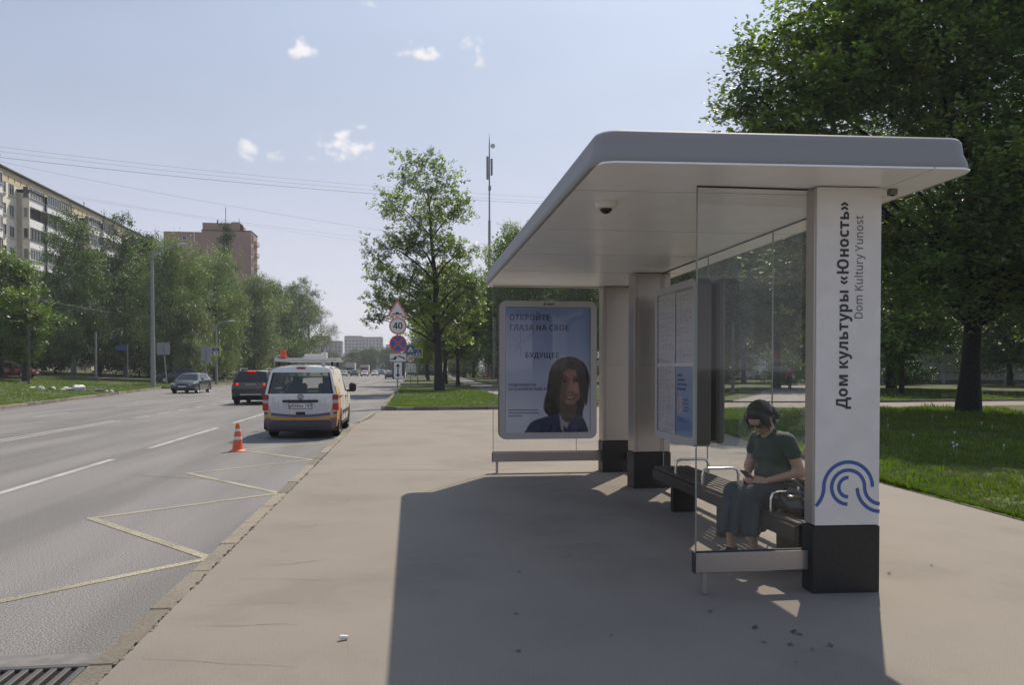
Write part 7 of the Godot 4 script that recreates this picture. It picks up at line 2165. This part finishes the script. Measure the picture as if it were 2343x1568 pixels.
	# the row right of the footpath
	var row := [[10.6, -76, 14.0, 4.6, 2.0, "first tree right of the footpath, just left of the poster case"], [12.0, -92, 14.5, 4.8, 2.1, "second tree right of the footpath"], [14.5, -108, 17.0, 5.0, 2.2, "third tree back, right of the footpath"], [17.5, -84, 15.5, 5.2, 2.2, "leafy tree seen above the poster case"], [22.0, -98, 17.0, 5.4, 2.3, "tree seen above the steel columns"], [13.5, -130, 16.0, 5.0, 2.3, "tree far down the right side of the footpath"], [11.8, -150, 14.0, 4.6, 2.2, "farthest tree beside the footpath"], [28.0, -92, 16.0, 5.2, 2.3, "tree behind the timetable case"], [36.0, -95, 16.5, 5.6, 2.4, "tree behind the parked white car at the right"]]
	row += [[39.5, -90, 15.0, 5.0, 2.3, "tree in front of the white panel block, seen through the glass"], [9.6, -68, 13.0, 3.8, 1.8, "bushy tree right behind the tall maple, beside the footpath"], [24, -185, 14.0, 6.0, 2.6, "far tree at the end of the footpath, first"], [13, -195, 14.0, 5.5, 2.5, "far tree straight along the footpath"], [36, -180, 15.0, 6.0, 2.6, "far tree at the back of the right lawn, middle"], [52, -150, 15.0, 6.0, 2.6, "far tree before the white panel block"], [6.5, -215, 13.0, 5.5, 2.5, "far tree left of the footpath's end"]]
	for q in [[11, -165, 2.6, "low dark bush at the far end of the footpath"], [18, -160, 2.8, "low dark bush behind the walker in red"], [25, -155, 2.8, "low dark bush at the far end of the right lawn"], [33, -150, 2.8, "low dark bush beyond the right lawn, middle"], [42, -145, 2.8, "low dark bush before the white panel block"], [4, -200, 2.8, "low dark bush beyond the island verge"]]:
		tree("bush", q[3], Vector3(q[0], 0.05, q[1]), 0.08, egg(10, 5.0, 0.9, q[2] + 0.6, 1.6), "birch", Color(0.06, 0.1, 0.03), 0.9, 1.0, "", Color(0.03, 0.027, 0.024), 0.2, 0.1)
	for q in row:
		tree("roadside_tree", q[5], Vector3(q[0], 0.05, q[1]), 0.26, egg(17, q[3], 3.4, q[2], q[4]), "birch" if int(q[0]) % 2 else "maple", Color(0.1, 0.155, 0.035), 0.75, 0.95, "", Color(0.03, 0.026, 0.022), 0.2, 0.25)
	tree("willow_tree", "pale feathery tree by the antenna mast above the roof edge", Vector3(14.5, 0.05, -112), 0.25, egg(16, 4.4, 9.0, 22.5, 1.8), "willow", Color(0.32, 0.36, 0.22), 0.7, 0.5, "", Color(0.12, 0.11, 0.1), 0.0, 0.3)
	for q in [[47, -92, 15.0, "tree behind the low white building, first from the path"], [56, -96, 16.0, "tree behind the low white building, near its middle"], [66, -94, 16.0, "tree behind the low white building, towards its right end"], [78, -92, 17.0, "tree behind the right end of the low white building"], [58, -70, 13.0, "tree standing before the low white building"], [70, -66, 15.0, "tree before the right part of the low white building"], [41, -112, 15.0, "background tree right of the white panel block"], [26, -130, 15.0, "background tree beyond the lawn, left"], [34, -128, 15.0, "background tree beyond the lawn, right"], [20, -140, 14.0, "background tree at the end of the right lawn"]]:
		tree("background_tree", q[3], Vector3(q[0], 0.05, q[1]), 0.28, egg(17, 6.0, 3.0, q[2], 2.6), "birch", Color(0.08, 0.125, 0.03), 0.95, 0.9, "", Color(0.03, 0.026, 0.022), 0.2, 0.2)
	for q in [[30, -80, 2.6, "bush under the trees beyond the diagonal path"], [24, -84, 2.4, "bush left of the diagonal path's end"], [17, -90, 2.2, "bush under the leafy trees right of the footpath"], [13, -100, 2.0, "bush at the far side of the footpath lawn"], [38, -76, 2.4, "bush beside the diagonal path's right edge"], [40.5, -97, 3.2, "tall bush behind the parked cars seen through the glass"], [48, -72, 1.6, "bush at the corner of the low white building"]]:
		tree("bush", q[3], Vector3(q[0], 0.05, q[1]), 0.08, egg(9, 3.6, 0.8, q[2], 1.2), "birch", Color(0.06, 0.1, 0.03), 0.7, 1.0, "", Color(0.03, 0.027, 0.024), 0.2, 0.1)
	# left of the road
	var left := [
		["maple_tree", "bright green tree at the far left, over the red car", -33.6, -70, 10.2, 3.2, 1.5, "maple", Color(0.15, 0.2, 0.05), 0.55, 2.6, 15],
		["maple_tree", "rounded bright green tree between the red car and the first birch", -30.4, -67, 6.9, 2.3, 1.2, "maple", Color(0.15, 0.2, 0.05), 0.5, 1.9, 11],
		["birch_tree", "tall birch before the second loggia bay of the cream block", -32.8, -82, 15.6, 3.3, 1.5, "birch", Color(0.15, 0.2, 0.085), 0.62, 2.6, 20],
		["birch_tree", "darker tall birch with a thin top, right of the first birch", -30.0, -88, 16.6, 2.9, 1.4, "birch", Color(0.11, 0.15, 0.068), 0.62, 2.4, 20],
		["willow_tree", "grey green willow behind the tall left street lamp", -24.6, -85, 14.2, 3.9, 1.8, "willow", Color(0.23, 0.28, 0.13), 0.66, 2.2, 22],
		["willow_tree", "broad grey willow before the brick tower", -23.4, -99, 15.6, 4.2, 1.9, "willow", Color(0.23, 0.28, 0.13), 0.7, 2.4, 22],
		["willow_tree", "rounded willow above the crossing sign", -23.0, -120, 14.8, 4.4, 2.0, "willow", Color(0.22, 0.255, 0.13), 0.75, 2.4, 20],
		["willow_tree", "low willow with pale leaves behind the grey hatchback", -22.4, -84.5, 8.2, 2.8, 1.3, "willow", Color(0.26, 0.29, 0.17), 0.6, 1.8, 14],
		["roadside_tree", "dark green tree left of the farther street lamp", -23.6, -144, 16.5, 4.8, 2.1, "birch", Color(0.13, 0.17, 0.07), 0.8, 2.4, 18],
		["roadside_tree", "green tree behind the white van's beacon", -23.8, -170, 18.5, 5.0, 2.2, "birch", Color(0.14, 0.18, 0.07), 0.85, 2.4, 18],
		["poplar_tree", "airy tree with thin top at the right end of the left trees", -23.4, -184, 22.0, 4.6, 1.7, "birch", Color(0.15, 0.18, 0.09), 0.85, 4.0, 16],
		["poplar_tree", "bare limbed tree with wispy leaves over the far lamps", -23.6, -214, 18.5, 6.0, 1.8, "willow", Color(0.2, 0.21, 0.14), 0.8, 5.0, 10],
		["spruce_tree", "dark conical tree rising in front of the brick tower", -29.6, -132, 24.0, 2.6, 1.5, "birch", Color(0.06, 0.09, 0.05), 0.8, 4.0, 20],
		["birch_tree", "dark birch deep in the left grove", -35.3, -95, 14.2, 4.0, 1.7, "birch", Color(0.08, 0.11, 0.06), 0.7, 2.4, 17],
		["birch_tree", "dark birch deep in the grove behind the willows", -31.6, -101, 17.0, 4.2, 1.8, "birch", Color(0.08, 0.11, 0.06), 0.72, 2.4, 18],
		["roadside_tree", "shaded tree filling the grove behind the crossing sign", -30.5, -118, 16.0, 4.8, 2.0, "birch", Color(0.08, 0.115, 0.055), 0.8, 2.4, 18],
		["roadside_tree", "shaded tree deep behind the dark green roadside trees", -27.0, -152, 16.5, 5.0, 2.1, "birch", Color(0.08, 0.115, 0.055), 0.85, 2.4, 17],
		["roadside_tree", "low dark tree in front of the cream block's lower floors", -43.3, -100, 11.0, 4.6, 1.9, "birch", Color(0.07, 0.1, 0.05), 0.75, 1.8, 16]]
	for q in left:
		var lob := egg(q[11], q[5], q[10], q[4], q[6], 0.62 if q[0] == "spruce_tree" else 0.42)
		if q[0] == "spruce_tree":
			for l in lob:
				var k: float = 1.0 - (l[1] - q[10]) / (q[4] - q[10])
				l[0] *= 0.25 + 0.9 * k; l[2] *= 0.25 + 0.9 * k; l[3] *= 0.45 + 0.7 * k
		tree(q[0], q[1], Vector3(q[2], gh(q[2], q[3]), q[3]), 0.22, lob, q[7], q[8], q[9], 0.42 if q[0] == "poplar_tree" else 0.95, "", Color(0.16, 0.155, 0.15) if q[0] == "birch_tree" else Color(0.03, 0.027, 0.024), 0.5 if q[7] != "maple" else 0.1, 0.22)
	# bushes under the grove
	for q in [[-36.2, -86, 3.6, "dark bush at the foot of the first birch"], [-33.6, -91, 3.6, "dark bush under the two tall birches"], [-30.6, -94, 3.6, "dark bush under the willow behind the tall lamp"], [-28.0, -98, 3.4, "dark bush behind the crosswise parked car"], [-39.4, -83, 3.4, "dark bush right of the red car"], [-25.4, -106, 3.4, "dark bush behind the crossing sign's pole"], [-24.6, -128, 3.4, "dark bush under the trees beside the black car"], [-47.0, -92, 3.6, "dark bush before the cream block"], [-24.4, -160, 3.4, "dark bush at the end of the left trees"], [-42.5, -90, 3.8, "dark bush deep between red car and birches"]]:
		tree("bush", q[3], Vector3(q[0], gh(q[0], q[1]), q[1]), 0.08, egg(9, 3.4, 0.9, q[2], 1.3), "birch", Color(0.05, 0.08, 0.03), 0.7, 1.1, "", Color(0.03, 0.027, 0.024), 0.2, 0.1)
	# trees at the end of the road
	for q in [[-58, -330, 12.0, "far tree at the left of the road's end"], [-50, -345, 8.0, "far tree behind the tall pale truck"], [-41, -350, 7.5, "far tree before the grey far slab"], [-33, -340, 7.5, "far tree before the pale far tower"], [-26, -360, 8.5, "far brownish tree before the long pale block"], [-17, -335, 9.5, "far round tree before the lower pale block"], [-8, -325, 9.0, "far tree behind the near sign post"], [0, -310, 9.5, "far tree at the right of the road's end"], [-66, -310, 16.0, "far tree beyond the bare limbed tree"]]:
		tree("far_tree", q[3], Vector3(q[0], 0, q[1]), 0.3, egg(12, 5.5, 2.2, q[2], 2.1), "birch", Color(0.1, 0.13, 0.055), 1.4, 0.9)

func grasses() -> void:
	print("leaves ", leaf_total)
	var m := MB.new()
	var r := RandomNumberGenerator.new(); r.seed = 41
	for i in 7:
		var a := r.randf() * TAU
		var d := Vector3(cos(a), 0, sin(a))
		var b := d * r.randf_range(0.0, 0.35)
		var s := d.cross(Vector3.UP) * 0.045
		var tip := b + d * r.randf_range(0.1, 0.5) + Vector3(0, r.randf_range(0.6, 1.0), 0)
		var mid := b.lerp(tip, 0.55) + Vector3(0, 0.12, 0)
		m.t(b - s, b + s, mid + s * 0.7); m.t(b - s, mid + s * 0.7, mid - s * 0.7); m.t(mid - s * 0.7, mid + s * 0.7, tip)
	var tuft := build(m, 0.0)
	var gm := mt("grass_blade", Color(1, 1, 1), 0.6)
	gm.vertex_color_use_as_albedo = true
	gm.backlight_enabled = true
	gm.backlight = Color(0.8, 1.0, 0.25)
	var nz := noise(0.15, 3, FastNoiseLite.TYPE_SIMPLEX, 55)
	var sets := [["lawn_grass", "short lawn grass right of the pavement", 42000, 0.12], ["island_grass", "lawn grass on the island before the shelter", 9000, 0.1], ["verge_grass", "mown grass on the left verge", 16000, 0.1], ["far_lawn_grass", "lawn grass beyond the side road", 9000, 0.12]]
	for si in 4:
		var xs := []; var cs := []
		var n: int = sets[si][2]
		var tries := 0
		while xs.size() < n and tries < n * 6:
			tries += 1
			var x := 0.0; var y := 0.0; var z := 0.0
			if si == 0:
				z = -4.0 - 26.0 * pow(R.randf(), 1.4)
				var e := line_at([Vector2(12, 6.0), Vector2(-7.6, 6.5), Vector2(-10.3, 6.65), Vector2(-15, 7.25), Vector2(-19.8, 8.03), Vector2(-27, 9.45), Vector2(-30.9, 12.45)], z)
				x = e - 0.02 + 13.0 * pow(R.randf(), 2.0)
				if z < -30.3: continue
				y = 0.0
			elif si == 1:
				z = -31.4 - 30.0 * pow(R.randf(), 1.6); x = rf(-0.95, 4.9); y = 0.12
				if z > -31.75 and (x < -0.3 or x > 3.5): continue
			elif si == 2:
				z = -30.0 - 50.0 * pow(R.randf(), 0.9); x = kl(z) - 0.2 - 16.0 * pow(R.randf(), 1.3); y = gh(x, z)
			else:
				z = -36.6 - 24.0 * pow(R.randf(), 1.5); x = rf(8.4, 40.0); y = 0.05
				if z > -36.8 - maxf(0.0, (x - 24.0) * 0.14): continue
				var pl := lerpf(15.5, 33, clampf((-36.7 - z) / 31.0, 0, 1)); var pr := lerpf(20.5, 38.0, clampf((-36.0 - z) / 33.0, 0, 1))
				if x > pl - 1.2 and x < pr + 1.0: continue
			var v := nz.get_noise_2d(x, z)
			var h: float = sets[si][3] * rf(0.5, 1.1) * (1.0 + 0.7 * v)
			if si == 0 and R.randf() < 0.06: h *= 1.8
			if si == 2 or si == 3: h *= 1.1
			var wdt := h * (1.5 if si < 2 else 2.0)
			xs.append(Transform3D(Basis(Vector3.UP, R.randf() * TAU).scaled(Vector3(wdt, h, wdt)), Vector3(x, y, z)))
			var q := rf(0.75, 1.25) * (1.0 + 0.25 * v)
			cs.append(Color(0.14 * q * rf(0.85, 1.3), 0.18 * q, 0.035 * q))
		var mm := MultiMesh.new()
		mm.transform_format = MultiMesh.TRANSFORM_3D
		mm.use_colors = true
		mm.mesh = tuft
		mm.instance_count = xs.size()
		for i in xs.size():
			mm.set_instance_transform(i, xs[i]); mm.set_instance_color(i, cs[i])
		var o := MultiMeshInstance3D.new()
		o.multimesh = mm; o.material_override = gm
		o.name = sets[si][0]
		add_child(o)
		o.set_meta("kind", "stuff"); meta(o, sets[si][1], "grass")
	# dandelion heads gone to seed
	var dm := MB.new()
	var k := 0
	lathe(dm, [Vector2(0, -0.03), Vector2(0.024, -0.018), Vector2(0.032, 0.0), Vector2(0.024, 0.02), Vector2(0, 0.03)], 6)
	tube(dm, [Vector3(0, -0.2, 0), Vector3(0, -0.03, 0)], [0.004, 0.003], 3, false)
	var ball := build(dm, 60.0)
	var xs2 := []
	for i in 430:
		var p := Vector3.ZERO
		if i % 3 == 0: p = Vector3(rf(7.2, 16), 0.18, rf(-28, -8))
		elif i % 3 == 1: p = Vector3(rf(9, 40), 0.24, rf(-44, -37.5))
		else:
			var z := rf(-72, -38); var x := kl(z) - rf(0.4, 6.0); p = Vector3(x, gh(x, z) + 0.12, z)
		if i % 3 == 0 and R.randf() < 0.55: continue
		if i % 3 == 1 and p.x > 14.5 and p.x < 24.0: continue
		xs2.append(Transform3D(Basis().scaled(Vector3.ONE * rf(0.45, 0.9)), p))
	var mm3 := MultiMesh.new()
	mm3.transform_format = MultiMesh.TRANSFORM_3D
	mm3.mesh = ball
	mm3.instance_count = xs2.size()
	for i in xs2.size(): mm3.set_instance_transform(i, xs2[i])
	var o3 := MultiMeshInstance3D.new()
	o3.multimesh = mm3; o3.material_override = mt("dandelion", Color(0.6, 0.6, 0.57), 0.9)
	o3.name = "dandelion_clocks"
	add_child(o3)
	o3.set_meta("kind", "stuff"); meta(o3, "white dandelion seed heads scattered over the lawns", "dandelions")
